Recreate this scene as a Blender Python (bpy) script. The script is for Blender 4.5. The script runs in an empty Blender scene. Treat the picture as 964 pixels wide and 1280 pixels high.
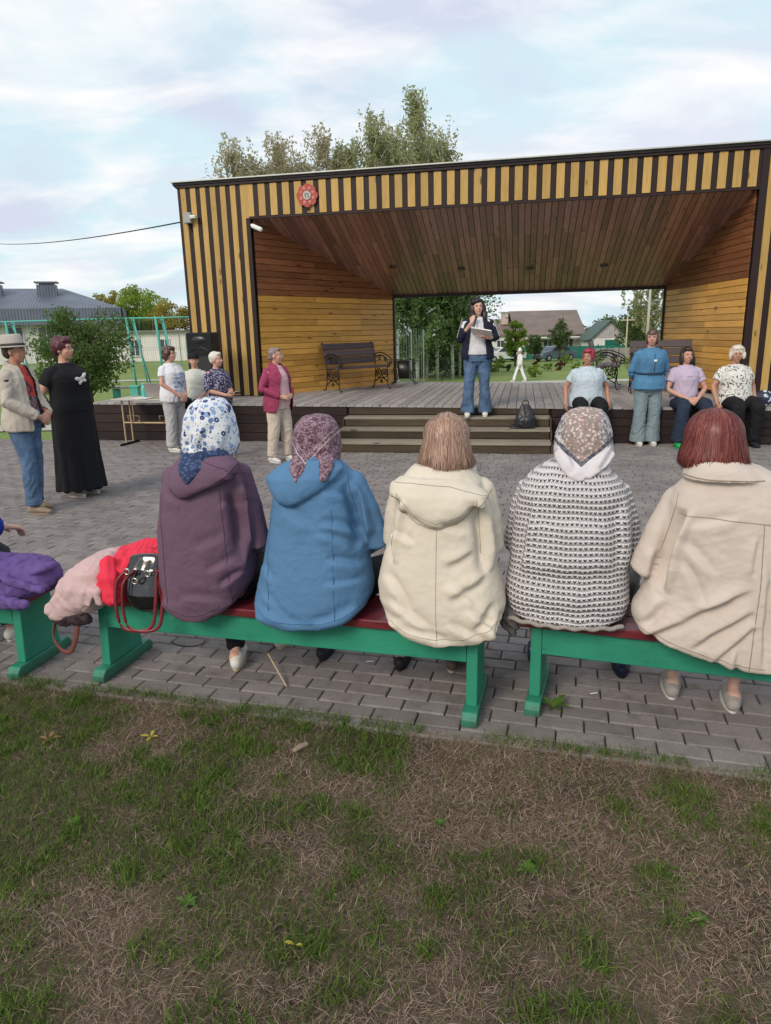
import bpy, bmesh, math, random
import numpy as np
from mathutils import Vector, Matrix, Euler
from mathutils.bvhtree import BVHTree
R = math.radians
SC = bpy.context.scene
COL = SC.collection
rng = np.random.default_rng(7)
random.seed(7)

# ------------------------------------------------------------ camera
F_PX, PITCH, ROLL = 868.0, math.atan(223 / 868.0), 0.024
fw = Vector((0, math.cos(PITCH), -math.sin(PITCH)))
r0 = Vector((1, 0, 0)); u0 = r0.cross(fw)
rt = math.cos(ROLL) * r0 - math.sin(ROLL) * u0
up = math.sin(ROLL) * r0 + math.cos(ROLL) * u0
cam_d = bpy.data.cameras.new("camera")
cam = bpy.data.objects.new("camera", cam_d); COL.objects.link(cam)
mw = Matrix((rt, up, -fw)).transposed().to_4x4(); mw.translation = (0, 0, 1.65)
cam.matrix_world = mw
cam_d.sensor_fit = 'VERTICAL'; cam_d.sensor_height = 36.0
cam_d.lens = F_PX / 1280 * 36.0
cam_d.clip_end = 3000; cam_d.clip_start = 0.05
SC.camera = cam

# ------------------------------------------------------------ world and sun
SUN_EL, SUN_AZ = R(34), R(215)          # azimuth clockwise from +Y
SC.world = bpy.data.worlds.new("World"); SC.world.use_nodes = True
nt = SC.world.node_tree; nt.nodes.clear(); N = nt.nodes.new; L = nt.links.new
out = N("ShaderNodeOutputWorld"); bg = N("ShaderNodeBackground"); L(bg.outputs[0], out.inputs[0])
bg.inputs[1].default_value = 0.1
sky = N("ShaderNodeTexSky"); sky.sky_type = 'NISHITA'; sky.sun_disc = False
sky.sun_elevation = SUN_EL; sky.sun_rotation = SUN_AZ; sky.air_density = 1.2; sky.dust_density = 2.0
tc = N("ShaderNodeTexCoord"); sep = N("ShaderNodeSeparateXYZ"); L(tc.outputs['Generated'], sep.inputs[0])
def wm(op, a, b=None):
    n = N("ShaderNodeMath"); n.operation = op
    for i, v in enumerate((a, b)):
        if v is None: continue
        if isinstance(v, (int, float)): n.inputs[i].default_value = v
        else: L(v, n.inputs[i])
    return n.outputs[0]
zz = wm('ADD', wm('MAXIMUM', sep.outputs[2], 0.0), 0.30)
cx = wm('DIVIDE', sep.outputs[0], zz); cy = wm('DIVIDE', sep.outputs[1], zz)
cmb = N("ShaderNodeCombineXYZ"); L(cx, cmb.inputs[0]); L(cy, cmb.inputs[1])
def wnoise(scale, det, rough, dist, off, sx=1.0, sy=1.0):
    mp = N("ShaderNodeMapping"); L(cmb.outputs[0], mp.inputs[0]); mp.inputs['Location'].default_value = off
    mp.inputs['Scale'].default_value = (sx, sy, 1)
    n = N("ShaderNodeTexNoise"); L(mp.outputs[0], n.inputs['Vector'])
    n.inputs['Scale'].default_value = scale; n.inputs['Detail'].default_value = det
    n.inputs['Roughness'].default_value = rough; n.inputs['Distortion'].default_value = dist
    return n.outputs[0]
def wramp(fac, stops):
    r = N("ShaderNodeValToRGB"); L(fac, r.inputs[0]); e = r.color_ramp.elements
    while len(e) < len(stops): e.new(0.5)
    for i, (p, c) in enumerate(stops): e[i].position = p; e[i].color = (c[0], c[1], c[2], 1)
    return r.outputs[0]
def wmix(f, a, b):
    m = N("ShaderNodeMix"); m.data_type = 'RGBA'; L(f, m.inputs[0]); L(a, m.inputs[6]); L(b, m.inputs[7]); return m.outputs[2]
big = wnoise(1.5, 4, 0.5, 0.3, (3.1, 1.7, 0))
fine = wnoise(2.6, 9, 0.55, 0.35, (7.3, 2.2, 0), 1.0, 1.7)
# thin veil from pale cyan to lilac grey, then brighter white streaks over it
veil = wramp(big, [(0.36, (6.2, 6.6, 7.9)), (0.50, (6.2, 7.9, 8.5)), (0.66, (7.0, 7.3, 8.2))])
white = wramp(fine, [(0.44, (0, 0, 0)), (0.66, (1, 1, 1))])
wc = N("ShaderNodeRGB"); wc.outputs[0].default_value = (9.3, 9.2, 9.2, 1)
cl = wmix(white, veil, wc.outputs[0])
cf = N("ShaderNodeValue"); cf.outputs[0].default_value = 0.9
L(wmix(cf.outputs[0], sky.outputs[0], cl), bg.inputs[0])
sun_d = bpy.data.lights.new("sun", 'SUN'); sun_d.energy = 1.9; sun_d.angle = R(20); sun_d.color = (1.0, 0.87, 0.72)
sun = bpy.data.objects.new("sun", sun_d); COL.objects.link(sun)
sdir = Vector((math.sin(SUN_AZ) * math.cos(SUN_EL), math.cos(SUN_AZ) * math.cos(SUN_EL), math.sin(SUN_EL)))
sun.rotation_euler = sdir.to_track_quat('Z', 'Y').to_euler()
SC.view_settings.view_transform = 'Standard'; SC.view_settings.look = 'None'
SC.view_settings.exposure = 0.22; SC.view_settings.gamma = 1.0

# ------------------------------------------------------------ object helpers
def link(o, parent=None):
    COL.objects.link(o)
    if parent is not None: o.parent = parent
    return o
def tag(o, label=None, cat=None, group=None, kind=None):
    if label: o['label'] = label
    if cat: o['category'] = cat
    if group: o['group'] = group
    if kind: o['kind'] = kind
    return o
def thing(name, label, cat, loc=(0, 0, 0), rz=0.0, group=None):
    o = bpy.data.objects.new(name, None); o.empty_display_size = 0.1
    link(o); o.location = loc; o.rotation_euler = (0, 0, rz)
    return tag(o, label, cat, group)
def kids(o): return [c for c in bpy.data.objects if c.parent == o]
def copy_tree(o, parent=None):
    c = o.copy(); link(c, parent); c.parent = parent
    for ch in kids(o): copy_tree(ch, c)
    return c
def mk_mesh(V, Fc, name='mesh', smooth=False):
    me = bpy.data.meshes.new(name); me.from_pydata([tuple(map(float, v)) for v in V], [], [tuple(map(int, f)) for f in Fc])
    if smooth: me.polygons.foreach_set('use_smooth', [True] * len(me.polygons))
    me.update(); return me
def obj(name, me, mat=None, parent=None, loc=None, rot=None):
    o = bpy.data.objects.new(name, me)
    if mat is not None and len(me.materials) == 0: me.materials.append(mat)
    link(o, parent)
    if loc is not None: o.location = loc
    if rot is not None: o.rotation_euler = rot
    return o

def cr(pts, k=5):
    """smooth curve through the points"""
    P = [np.array(p, float) for p in pts]; P = [2 * P[0] - P[1]] + P + [2 * P[-1] - P[-2]]; out = []
    for i in range(1, len(P) - 2):
        for j in range(k):
            t = j / k; a, b, c, d = P[i - 1], P[i], P[i + 1], P[i + 2]
            out.append(.5 * (2 * b + (c - a) * t + (2 * a - 5 * b + 4 * c - d) * t * t + (3 * b - a - 3 * c + d) * t ** 3))
    out.append(P[-2]); return out
class MB:
    """collects shapes into one mesh"""
    def __init__(s): s.V = []; s.F = []
    def add(s, V, Fc):
        b = len(s.V); s.V += [tuple(v) for v in V]; s.F += [tuple(b + i for i in f) for f in Fc]; return s
    def box(s, c, d, rz=0.0, rx=0.0, ry=0.0):
        x, y, z = d[0] / 2, d[1] / 2, d[2] / 2
        m = Euler((rx, ry, rz)).to_matrix(); c = Vector(c)
        V = [m @ Vector((a * x, b * y, e * z)) + c for a in (-1, 1) for b in (-1, 1) for e in (-1, 1)]
        return s.add(V, [(0, 1, 3, 2), (4, 6, 7, 5), (0, 4, 5, 1), (2, 3, 7, 6), (0, 2, 6, 4), (1, 5, 7, 3)])
    def prism(s, pts, y0, y1):
        """outline in x,z pushed along y"""
        n = len(pts); V = [(p[0], y0, p[1]) for p in pts] + [(p[0], y1, p[1]) for p in pts]
        return s.add(V, [tuple(range(n)), tuple(range(2 * n - 1, n - 1, -1))] + [(i, i + n, (i + 1) % n + n, (i + 1) % n) for i in range(n)])
    def tube(s, path, r, n=8, rb=None, ref=(1, 0, 0), closed=False, caps=True):
        V, Fc = tube(path, r, rb, ref, n, round_ends=False); return s.add(V, Fc)
    def build(s, name, mat, parent=None, smooth=False, loc=None, rot=None, bevel=0.0):
        me = mk_mesh(s.V, s.F, name, smooth)
        bm = bmesh.new(); bm.from_mesh(me)
        if bevel > 0:
            bmesh.ops.bevel(bm, geom=[e for e in bm.edges if len(e.link_faces) == 2 and e.calc_face_angle(0) > 0.6], offset=bevel, segments=1, affect='EDGES')
        bmesh.ops.recalc_face_normals(bm, faces=bm.faces[:]); bm.to_mesh(me); bm.free()
        return obj(name, me, mat, parent, loc, rot)

def tube(path, ra, rb=None, ref=(1, 0, 0), n=14, round_ends=True, sq=2.0):
    P = np.array(path, float); m = len(P)
    ra = np.broadcast_to(np.array(ra, float), (m,)).copy()
    rb = ra.copy() if rb is None else np.broadcast_to(np.array(rb, float), (m,)).copy()
    T = np.zeros_like(P); T[1:-1] = P[2:] - P[:-2]; T[0] = P[1] - P[0]; T[-1] = P[-1] - P[-2]
    T /= np.linalg.norm(T, axis=1)[:, None] + 1e-12
    rings = []
    ref = np.array(ref, float)
    ang = np.linspace(0, 2 * math.pi, n, endpoint=False)
    ca, sa = np.cos(ang), np.sin(ang)
    if sq != 2.0:
        ca = np.sign(ca) * abs(ca) ** (2 / sq); sa = np.sign(sa) * abs(sa) ** (2 / sq)
    prev = None
    def frame(t, prev):
        a = ref if prev is None else prev
        a = a - a.dot(t) * t; l = np.linalg.norm(a)
        if l < 1e-3:
            a = np.array([0, 0, 1.0]) if abs(t[2]) < .9 else np.array([0, 1.0, 0]); a = a - a.dot(t) * t; l = np.linalg.norm(a)
        a /= l; return a, np.cross(t, a)
    fr = []
    for i in range(m):
        a, b = frame(T[i], None if abs(ref.dot(T[i])) < .93 else prev); prev = a; fr.append((a, b))
    def ring(c, a, b, x, y): return c + ca[:, None] * a * x + sa[:, None] * b * y
    if round_ends:
        for k in (0.12, 0.55, 0.85):
            q = math.sqrt(1 - (1 - k) ** 2); rm = min(ra[0], rb[0])
            rings.append(ring(P[0] - T[0] * rm * (1 - k), *fr[0], ra[0] * q, rb[0] * q))
    for i in range(m): rings.append(ring(P[i], *fr[i], ra[i], rb[i]))
    if round_ends:
        for k in (0.85, 0.55, 0.12):
            q = math.sqrt(1 - (1 - k) ** 2); rm = min(ra[-1], rb[-1])
            rings.append(ring(P[-1] + T[-1] * rm * (1 - k), *fr[-1], ra[-1] * q, rb[-1] * q))
    V = np.vstack(rings); k = len(rings); Fc = []
    for i in range(k - 1):
        for j in range(n):
            j2 = (j + 1) % n; Fc.append((i * n + j, i * n + j2, (i + 1) * n + j2, (i + 1) * n + j))
    Fc.append(tuple(range(n - 1, -1, -1))); Fc.append(tuple((k - 1) * n + j for j in range(n)))
    return V, Fc
def ell(c, r, rot=None, n=14, k=9):
    V = []; Fc = []
    for i in range(k + 1):
        th = math.pi * i / k
        if i in (0, k): V.append((0, 0, math.cos(th))); continue
        for j in range(n):
            ph = 2 * math.pi * j / n; V.append((math.sin(th) * math.cos(ph), math.sin(th) * math.sin(ph), math.cos(th)))
    def ix(i, j): return 0 if i == 0 else (1 + (k - 1) * n if i == k else 1 + (i - 1) * n + j % n)
    for i in range(k):
        for j in range(n):
            if i == 0: Fc.append((0, ix(1, j), ix(1, j + 1)))
            elif i == k - 1: Fc.append((ix(i, j), ix(k, 0), ix(i, j + 1)))
            else: Fc.append((ix(i, j), ix(i + 1, j), ix(i + 1, j + 1), ix(i, j + 1)))
    V = np.array(V) * np.array(r)
    if rot is not None: V = V @ np.array(Euler(rot).to_matrix()).T
    return V + np.array(c), Fc
def hloft(rows, n=40, sq=2.3):
    """horizontal rings: (z, xl, xr, yback, yfront)"""
    ang = np.linspace(0, 2 * math.pi, n, endpoint=False); ca, sa = np.cos(ang), np.sin(ang)
    ca = np.sign(ca) * abs(ca) ** (2 / sq); sa = np.sign(sa) * abs(sa) ** (2 / sq); V = []
    for z, xl, xr, yb, yf in rows: V += [((xl + xr) / 2 + c * (xr - xl) / 2, (yb + yf) / 2 + s * (yf - yb) / 2, z) for c, s in zip(ca, sa)]
    k = len(rows); Fc = [(i * n + j, i * n + (j + 1) % n, (i + 1) * n + (j + 1) % n, (i + 1) * n + j) for i in range(k - 1) for j in range(n)]
    Fc += [tuple(range(n - 1, -1, -1)), tuple((k - 1) * n + j for j in range(n))]
    return np.array(V), Fc
def xf(prims, M4):
    """transform a list of (V, F) by a 4x4 matrix"""
    m = np.array(M4); return [(V @ m[:3, :3].T + m[:3, 3], Fc) for V, Fc in prims]

# value noise in numpy
_perm = rng.permutation(4096)
def _h(i, j, k): return _perm[(_perm[(_perm[i & 4095] + j) & 4095] + k) & 4095] / 4095.0
def vnoise(P):
    P = np.asarray(P, float); I = np.floor(P).astype(np.int64); f = P - I; f = f * f * (3 - 2 * f)
    r = 0
    for a in (0, 1):
        for b in (0, 1):
            for c in (0, 1):
                w = (f[:, 0] if a else 1 - f[:, 0]) * (f[:, 1] if b else 1 - f[:, 1]) * (f[:, 2] if c else 1 - f[:, 2])
                r = r + w * _h(I[:, 0] + a, I[:, 1] + b, I[:, 2] + c)
    return r * 2 - 1
def fbm(P, o=3):
    r = 0; a = 1.0; t = 0
    for _ in range(o): r = r + a * vnoise(P); t += a; a *= .5; P = np.asarray(P) * 2.03 + 17.1
    return r / t

def get_vn(me):
    n = len(me.vertices); V = np.empty(n * 3); me.vertices.foreach_get('co', V)
    Nn = np.empty(n * 3); me.vertex_normals.foreach_get('vector', Nn)
    return V.reshape(-1, 3), Nn.reshape(-1, 3)
_blobcache = {}
def blob(name, prims, vox, mat, parent=None, smooth=4, disp=None, deci=None, post_smooth=0, cut=None):
    """fuse overlapping shapes into one continuous skin"""
    V = []; Fc = []
    for v, f in prims:
        b = len(V); V += list(map(tuple, v)); Fc += [tuple(b + i for i in q) for q in f]
    me = mk_mesh(V, Fc, 'tmp')
    bm = bmesh.new(); bm.from_mesh(me); bmesh.ops.recalc_face_normals(bm, faces=bm.faces[:]); bm.to_mesh(me); bm.free()
    o = bpy.data.objects.new('tmp', me); COL.objects.link(o)
    md = o.modifiers.new('r', 'REMESH'); md.mode = 'VOXEL'; md.voxel_size = vox
    if smooth:
        s = o.modifiers.new('s', 'SMOOTH'); s.factor = .5; s.iterations = smooth
    if deci and disp is None:
        d = o.modifiers.new('d', 'DECIMATE'); d.ratio = deci
    dg = bpy.context.evaluated_depsgraph_get()
    me2 = bpy.data.meshes.new_from_object(o.evaluated_get(dg))
    bpy.data.objects.remove(o); bpy.data.meshes.remove(me)
    if disp is not None:
        V, Nn = get_vn(me2); V = disp(V, Nn); me2.vertices.foreach_set('co', V.ravel())
    if cut is not None:
        bm = bmesh.new(); bm.from_mesh(me2)
        for co, no in cut:
            bmesh.ops.bisect_plane(bm, geom=bm.verts[:] + bm.edges[:] + bm.faces[:], plane_co=co, plane_no=no, clear_outer=True)
        bm.to_mesh(me2); bm.free()
    me2.name = name; me2.materials.clear()
    me2.polygons.foreach_set('use_smooth', [True] * len(me2.polygons)); me2.update()
    return obj(name, me2, mat, parent)
def bvh_of(o):
    me = o.data; return BVHTree.FromPolygons([v.co[:] for v in me.vertices], [tuple(p.vertices) for p in me.polygons])

# ------------------------------------------------------------ materials
class NB:
    def __init__(s, name):
        s.m = bpy.data.materials.new(name); s.m.use_nodes = True; s.t = s.m.node_tree
        s.b = s.t.nodes['Principled BSDF']; s.tc = s.n('ShaderNodeTexCoord')
    def n(s, t): return s.t.nodes.new(t)
    def l(s, a, b): s.t.links.new(a, b)
    def setin(s, sock, v):
        if hasattr(v, 'is_linked') or isinstance(v, bpy.types.NodeSocket): s.l(v, sock)
        elif isinstance(v, (tuple, list)) and len(v) == 3 and sock.type == 'RGBA': sock.default_value = (*v, 1)
        else: sock.default_value = v
    def math(s, op, a, b=None, c=None):
        n = s.n('ShaderNodeMath'); n.operation = op
        for i, v in enumerate((a, b, c)):
            if v is not None: s.setin(n.inputs[i], v)
        return n.outputs[0]
    def mix(s, f, a, b, mode='MIX'):
        n = s.n('ShaderNodeMix'); n.data_type = 'RGBA'; n.blend_type = mode
        s.setin(n.inputs[0], f); s.setin(n.inputs[6], a); s.setin(n.inputs[7], b); return n.outputs[2]
    def map(s, sc=(1, 1, 1), loc=(0, 0, 0), src=None, rot=(0, 0, 0)):
        n = s.n('ShaderNodeMapping'); s.l(src or s.tc.outputs['Object'], n.inputs[0])
        n.inputs['Scale'].default_value = sc; n.inputs['Location'].default_value = loc; n.inputs['Rotation'].default_value = rot
        return n.outputs[0]
    def noise(s, vec, scale, det=3, rough=.5, dist=0.0):
        n = s.n('ShaderNodeTexNoise'); s.l(vec, n.inputs['Vector']); n.inputs['Scale'].default_value = scale
        n.inputs['Detail'].default_value = det; n.inputs['Roughness'].default_value = rough; n.inputs['Distortion'].default_value = dist
        return n.outputs[0]
    def vor(s, vec, scale, feat='F1', out='Distance', rnd=1.0):
        n = s.n('ShaderNodeTexVoronoi'); n.feature = feat; s.l(vec, n.inputs['Vector']); n.inputs['Scale'].default_value = scale
        n.inputs['Randomness'].default_value = rnd; return n.outputs[out]
    def ramp(s, f, stops, interp='LINEAR'):
        r = s.n('ShaderNodeValToRGB'); s.l(f, r.inputs[0]); e = r.color_ramp.elements; r.color_ramp.interpolation = interp
        while len(e) < len(stops): e.new(.5)
        for i, (p, c) in enumerate(stops):
            c = (c, c, c) if isinstance(c, (int, float)) else c; e[i].position = p; e[i].color = (*c, 1)
        return r.outputs[0]
    def oinfo(s): return s.n('ShaderNodeObjectInfo').outputs['Random']
    def island(s): return s.n('ShaderNodeNewGeometry').outputs['Random Per Island']
    def sep(s, v): n = s.n('ShaderNodeSeparateXYZ'); s.l(v, n.inputs[0]); return n.outputs
    def bump(s, h, strength=.3, dist=.01):
        n = s.n('ShaderNodeBump'); s.l(h, n.inputs['Height']); n.inputs['Strength'].default_value = strength; n.inputs['Distance'].default_value = dist
        s.l(n.outputs[0], s.b.inputs['Normal'])
    def col(s, c): s.setin(s.b.inputs['Base Color'], c)
    def rough(s, v): s.setin(s.b.inputs['Roughness'], v)
def sc3(c, k): return tuple(min(1, x * k) for x in c)
_mc = {}
def M(name, c, rough=.7, var=.12, vs=6.0, bump=0.0, bs=60.0, bd=.004, metal=0.0, rnd=0.0, sheen=0.0, coat=0.0):
    if name in _mc: return _mc[name]
    b = NB(name); v = b.map()
    f = b.noise(v, vs, 4, .6)
    col = b.mix(b.ramp(f, [(.3, 0.0), (.7, 1.0)]), sc3(c, 1 - var), sc3(c, 1 + var))
    if rnd:
        g = b.math('ADD', b.math('MULTIPLY', b.oinfo(), 2 * rnd), 1 - rnd)
        col = b.mix(1.0, col, g, 'MULTIPLY')
    b.col(col); b.b.inputs['Specular IOR Level'].default_value = .5 if rough < .45 else .2; b.rough(b.math('ADD', b.math('MULTIPLY', f, .15), rough - .075)); b.b.inputs['Metallic'].default_value = metal
    if sheen: b.b.inputs['Sheen Weight'].default_value = sheen
    if coat: b.b.inputs['Coat Weight'].default_value = coat
    if bump: b.bump(b.noise(v, bs, 4, .6), bump, bd)
    _mc[name] = b.m; return b.m
def cloth(name, c, weave=900, rough=.8, var=.07, bump=.25):
    """woven fabric: fine weave relief and broad soft creasing"""
    if name in _mc: return _mc[name]
    b = NB(name); v = b.map()
    f = b.noise(v, 5, 5, .6)
    b.col(b.mix(b.ramp(f, [(.3, 0.0), (.7, 1.0)]), sc3(c, 1 - var), sc3(c, 1 + var))); b.rough(rough)
    b.b.inputs['Specular IOR Level'].default_value = .22
    w = b.n('ShaderNodeTexWave'); w.inputs['Scale'].default_value = weave / 6; b.l(v, w.inputs[0]); w.inputs['Distortion'].default_value = 1.5
    crease = b.noise(b.map((1, 1, 2.2)), 14, 5, .62, .8)
    cr2 = b.noise(b.map((.8, 1, 1.5), rot=(.3, .5, .2)), 7.5, 3, .5, 1.2)
    rg = b.math('SUBTRACT', 1.0, b.math('MULTIPLY', b.math('ABSOLUTE', b.math('SUBTRACT', cr2, .5)), 7.0)); rg = b.math('MAXIMUM', rg, 0.0)
    h = b.math('ADD', b.math('ADD', b.math('MULTIPLY', w.outputs[1], .06), b.math('MULTIPLY', crease, .5)), b.math('MULTIPLY', b.math('POWER', rg, 1.5), .22))
    b.bump(h, bump, .012)
    _mc[name] = b.m; return b.m
def wood(name, c1, c2, rough=.55, knots=True, rnd=.22, grain=3.0, bump=.25, wear=None, coat=0.0, spec=None):
    """board along local x"""
    if name in _mc: return _mc[name]
    b = NB(name); r = b.oinfo()
    off = b.n('ShaderNodeCombineXYZ'); b.l(b.math('MULTIPLY', r, 37.0), off.inputs[0]); b.l(b.math('MULTIPLY', r, 91.0), off.inputs[1])
    ad = b.n('ShaderNodeVectorMath'); ad.operation = 'ADD'; b.l(b.tc.outputs['Object'], ad.inputs[0]); b.l(off.outputs[0], ad.inputs[1])
    v = ad.outputs[0]
    g = b.noise(b.map((1.2, 16, 16), src=v), grain, 6, .65, .6)
    g2 = b.noise(b.map((.6, 2, 2), src=v), 2.2, 4, .6)
    col = b.mix(b.ramp(g, [(.32, 0.0), (.68, 1.0)]), c1, c2)
    col = b.mix(b.math('MULTIPLY', b.ramp(g2, [(.35, 0.0), (.75, 1.0)]), .4), col, sc3(c1, .65))
    if knots:
        k = b.vor(b.map((2.1, 6.5, 6.5), src=v), 1.0)
        col = b.mix(b.ramp(k, [(.0, .85), (.10, .75), (.16, 0.0)]), col, sc3(c1, .25))
    gain = b.math('ADD', b.math('MULTIPLY', r, 2 * rnd), 1 - rnd)
    col = b.mix(1.0, col, gain, 'MULTIPLY')
    if wear is not None:
        wv = b.noise(b.map((1, 5, 5), src=v), 5, 8, .75)
        col = b.mix(b.ramp(wv, [(.62, 0.0), (.70, .8)]), col, wear)
    b.col(col); b.rough(b.math('ADD', b.math('MULTIPLY', g, .25), rough - .12))
    if coat: b.b.inputs['Coat Weight'].default_value = coat; b.b.inputs['Coat Roughness'].default_value = .3
    b.b.inputs['Specular IOR Level'].default_value = .3
    b.bump(g, bump, .003)
    _mc[name] = b.m; return b.m
def leafmat(name, c1, c2, c3=None, trans=.25):
    b = NB(name); r = b.island(); f = b.noise(b.map(), .9, 3, .5)
    stops = [(0.0, c1), (.55, c2), (1.0, c3 or c2)]
    col = b.mix(b.math('MULTIPLY', f, .6), b.ramp(r, stops), sc3(c1, .8))
    b.col(col); b.rough(.7); b.b.inputs['Specular IOR Level'].default_value = .12
    b.b.inputs['Transmission Weight'].default_value = 0.0
    try: b.b.inputs['Subsurface Weight'].default_value = 0.0
    except Exception: pass
    tr = b.n('ShaderNodeBsdfTranslucent'); b.l(col, tr.inputs[0])
    mx = b.n('ShaderNodeMixShader'); mx.inputs[0].default_value = trans
    o = b.t.nodes['Material Output']; b.l(b.b.outputs[0], mx.inputs[1]); b.l(tr.outputs[0], mx.inputs[2]); b.l(mx.outputs[0], o.inputs[0])
    return b.m

# boards: real-size meshes shared between equal boards
_bc = {}
def board_mesh(Lx, Wy, Tz, bev=.003):
    k = (round(Lx, 3), round(Wy, 3), round(Tz, 3), bev)
    if k not in _bc:
        bm = bmesh.new(); bmesh.ops.create_cube(bm, size=1.0)
        for v in bm.verts: v.co = (v.co.x * Lx, v.co.y * Wy, v.co.z * Tz)
        if bev: bmesh.ops.bevel(bm, geom=[e for e in bm.edges if abs((e.verts[0].co - e.verts[1].co).length - Lx) < 1e-5 or Lx < .5], offset=bev, segments=1, affect='EDGES')
        me = bpy.data.meshes.new('board'); bm.to_mesh(me); bm.free(); _bc[k] = me
    return _bc[k]
_bm2 = {}
def board(name, mat, parent, a, b, width, thick, nrm, bev=.003, jit=0.0):
    """a board whose centre line runs a->b, its face looking along nrm"""
    a = Vector(a); b = Vector(b); x = (b - a); Ln = x.length; x.normalize()
    z = Vector(nrm); z = (z - z.dot(x) * x).normalized(); y = z.cross(x)
    key = (round(Ln, 3), round(width, 3), round(thick, 3), bev, mat.name)
    if key not in _bm2:
        me = board_mesh(Ln, width, thick, bev).copy(); me.materials.append(mat); _bm2[key] = me
    o = bpy.data.objects.new(name, _bm2[key]); link(o, parent)
    m = Matrix((x, y, z)).transposed().to_4x4(); m.translation = (a + b) / 2 + z * random.uniform(-jit, jit)
    o.matrix_local = m
    return o
# ------------------------------------------------------------ ground
def sst(t): t = min(1, max(0, t)); return t * t * (3 - 2 * t)
def tz(x, y):
    d = 0.85 * sst((y - 15.2) / 8) * sst((x + 4.5) / 6) + 0.6 * sst((y - 30) / 60) * sst((x + 8) / 14)
    return -0.05 - d
EDGE_YAW = R(-15.4)
def edge_y(x): return 2.71 - 0.275 * x
def stage_line(x): return 11.85 - (x + 4.9) * 0.2016       # stage front line
xs = sorted(set([-600, -300, -160, -90, -60, -45] + [i * 1.5 for i in range(-24, 28)] + [45, 60, 90, 160, 300, 600]))
ys = sorted(set([-60, -20, -6] + [i * 1.5 for i in range(-3, 60)] + [95, 110, 140, 200, 300, 500, 900]))
V = [(x, y, tz(x, y)) for y in ys for x in xs]; nx = len(xs)
Fg = [(j * nx + i, j * nx + i + 1, (j + 1) * nx + i + 1, (j + 1) * nx + i) for j in range(len(ys) - 1) for i in range(nx - 1)]
b = NB('lawn')
v = b.map(); f1 = b.noise(v, .35, 5, .6); f2 = b.noise(v, 9, 5, .7)
c = b.mix(b.ramp(f1, [(.3, 0.0), (.7, 1.0)]), (.15, .24, .04), (.26, .31, .085))
c = b.mix(b.ramp(f2, [(.35, 0.0), (.75, .7)]), c, (.08, .12, .03)); b.col(c); b.rough(.95); b.bump(f2, .8, .06)
M_LAWN = b.m
tag(obj('lawn', mk_mesh(V, Fg, 'lawn', True), M_LAWN), 'mown green lawn running from the plaza to the far fences', kind='structure')

# foreground soil sheet
b = NB('soil'); v = b.map(); f1 = b.noise(v, 2.2, 6, .65); f2 = b.noise(v, 60, 6, .7); f3 = b.noise(v, 14, 5, .6)
c = b.mix(b.ramp(f1, [(.35, 0.0), (.65, 1.0)]), (.030, .021, .016), (.12, .085, .062))
c = b.mix(b.ramp(f2, [(.4, 0.0), (.7, .8)]), c, (.17, .13, .10)); c = b.mix(b.ramp(f3, [(.5, 0.0), (.75, .45)]), c, (.05, .06, .02))
b.col(c); b.rough(.95); b.b.inputs['Specular IOR Level'].default_value = .1; b.bump(f2, .9, .012)
M_SOIL = b.m
gx = np.linspace(-5, 5, 110); gt = np.concatenate([np.linspace(0, 1.9, 60), np.linspace(2.0, 6, 14)])
P = np.array([(x, edge_y(x) - .075 - t, 0.0) for t in gt for x in gx])
def soil_h(P): return .016 * fbm(np.c_[P[:, 0] * 2.3, P[:, 1] * 2.3, P[:, 0] * 0], 4) + .004 * fbm(np.c_[P[:, 0] * 19, P[:, 1] * 19, P[:, 0] * 0 + 3], 2) - .002
P[:, 2] = soil_h(P)
Fs = [(j * 110 + i + 1, j * 110 + i, (j + 1) * 110 + i, (j + 1) * 110 + i + 1) for j in range(len(gt) - 1) for i in range(109)]
me = mk_mesh(P, Fs, 'soil', True)
tag(obj('soil', me, M_SOIL), 'bare dark soil under the worn grass in front of the paving', kind='structure')

# ------------------------------------------------------------ paving
pav = bpy.data.objects.new('paving', None); link(pav); tag(pav, 'grey block paving of the plaza between the grass and the stage', kind='structure')
b = NB('paver'); v = b.map((1, 1, 1)); r = b.oinfo(); isl = b.island()
f2 = b.noise(v, 120, 4, .7); f1 = b.noise(v, 1.6, 5, .6)
gain = b.math('ADD', b.math('MULTIPLY', isl, .26), .87)
c = b.mix(b.ramp(f1, [(.3, 0.0), (.7, 1.0)]), (.170, .148, .146), (.232, .205, .198))
c = b.mix(b.ramp(f2, [(.42, 0.0), (.72, .55)]), c, (.30, .285, .28))
c = b.mix(1.0, c, gain, 'MULTIPLY')
st = b.noise(v, 5.5, 6, .7); c = b.mix(b.ramp(st, [(.48, 0.0), (.72, .6)]), c, (.085, .075, .07))
b.col(c); b.rough(.9); b.b.inputs['Specular IOR Level'].default_value = .18; b.bump(f2, .5, .003); M_PAV = b.m
b = NB('paver_one'); v = b.map(); r = b.oinfo()
off = b.n('ShaderNodeCombineXYZ'); b.l(b.math('MULTIPLY', r, 57.0), off.inputs[0]); b.l(b.math('MULTIPLY', r, 23.0), off.inputs[1])
ad = b.n('ShaderNodeVectorMath'); b.l(v, ad.inputs[0]); b.l(off.outputs[0], ad.inputs[1]); v = ad.outputs[0]
f2 = b.noise(v, 120, 4, .7); f1 = b.noise(v, 4, 5, .6)
c = b.mix(b.ramp(f1, [(.3, 0.0), (.7, 1.0)]), (.170, .148, .146), (.232, .205, .198))
c = b.mix(b.ramp(f2, [(.42, 0.0), (.72, .55)]), c, (.30, .285, .28))
c = b.mix(1.0, c, b.math('ADD', b.math('MULTIPLY', r, .26), .87), 'MULTIPLY')
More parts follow.
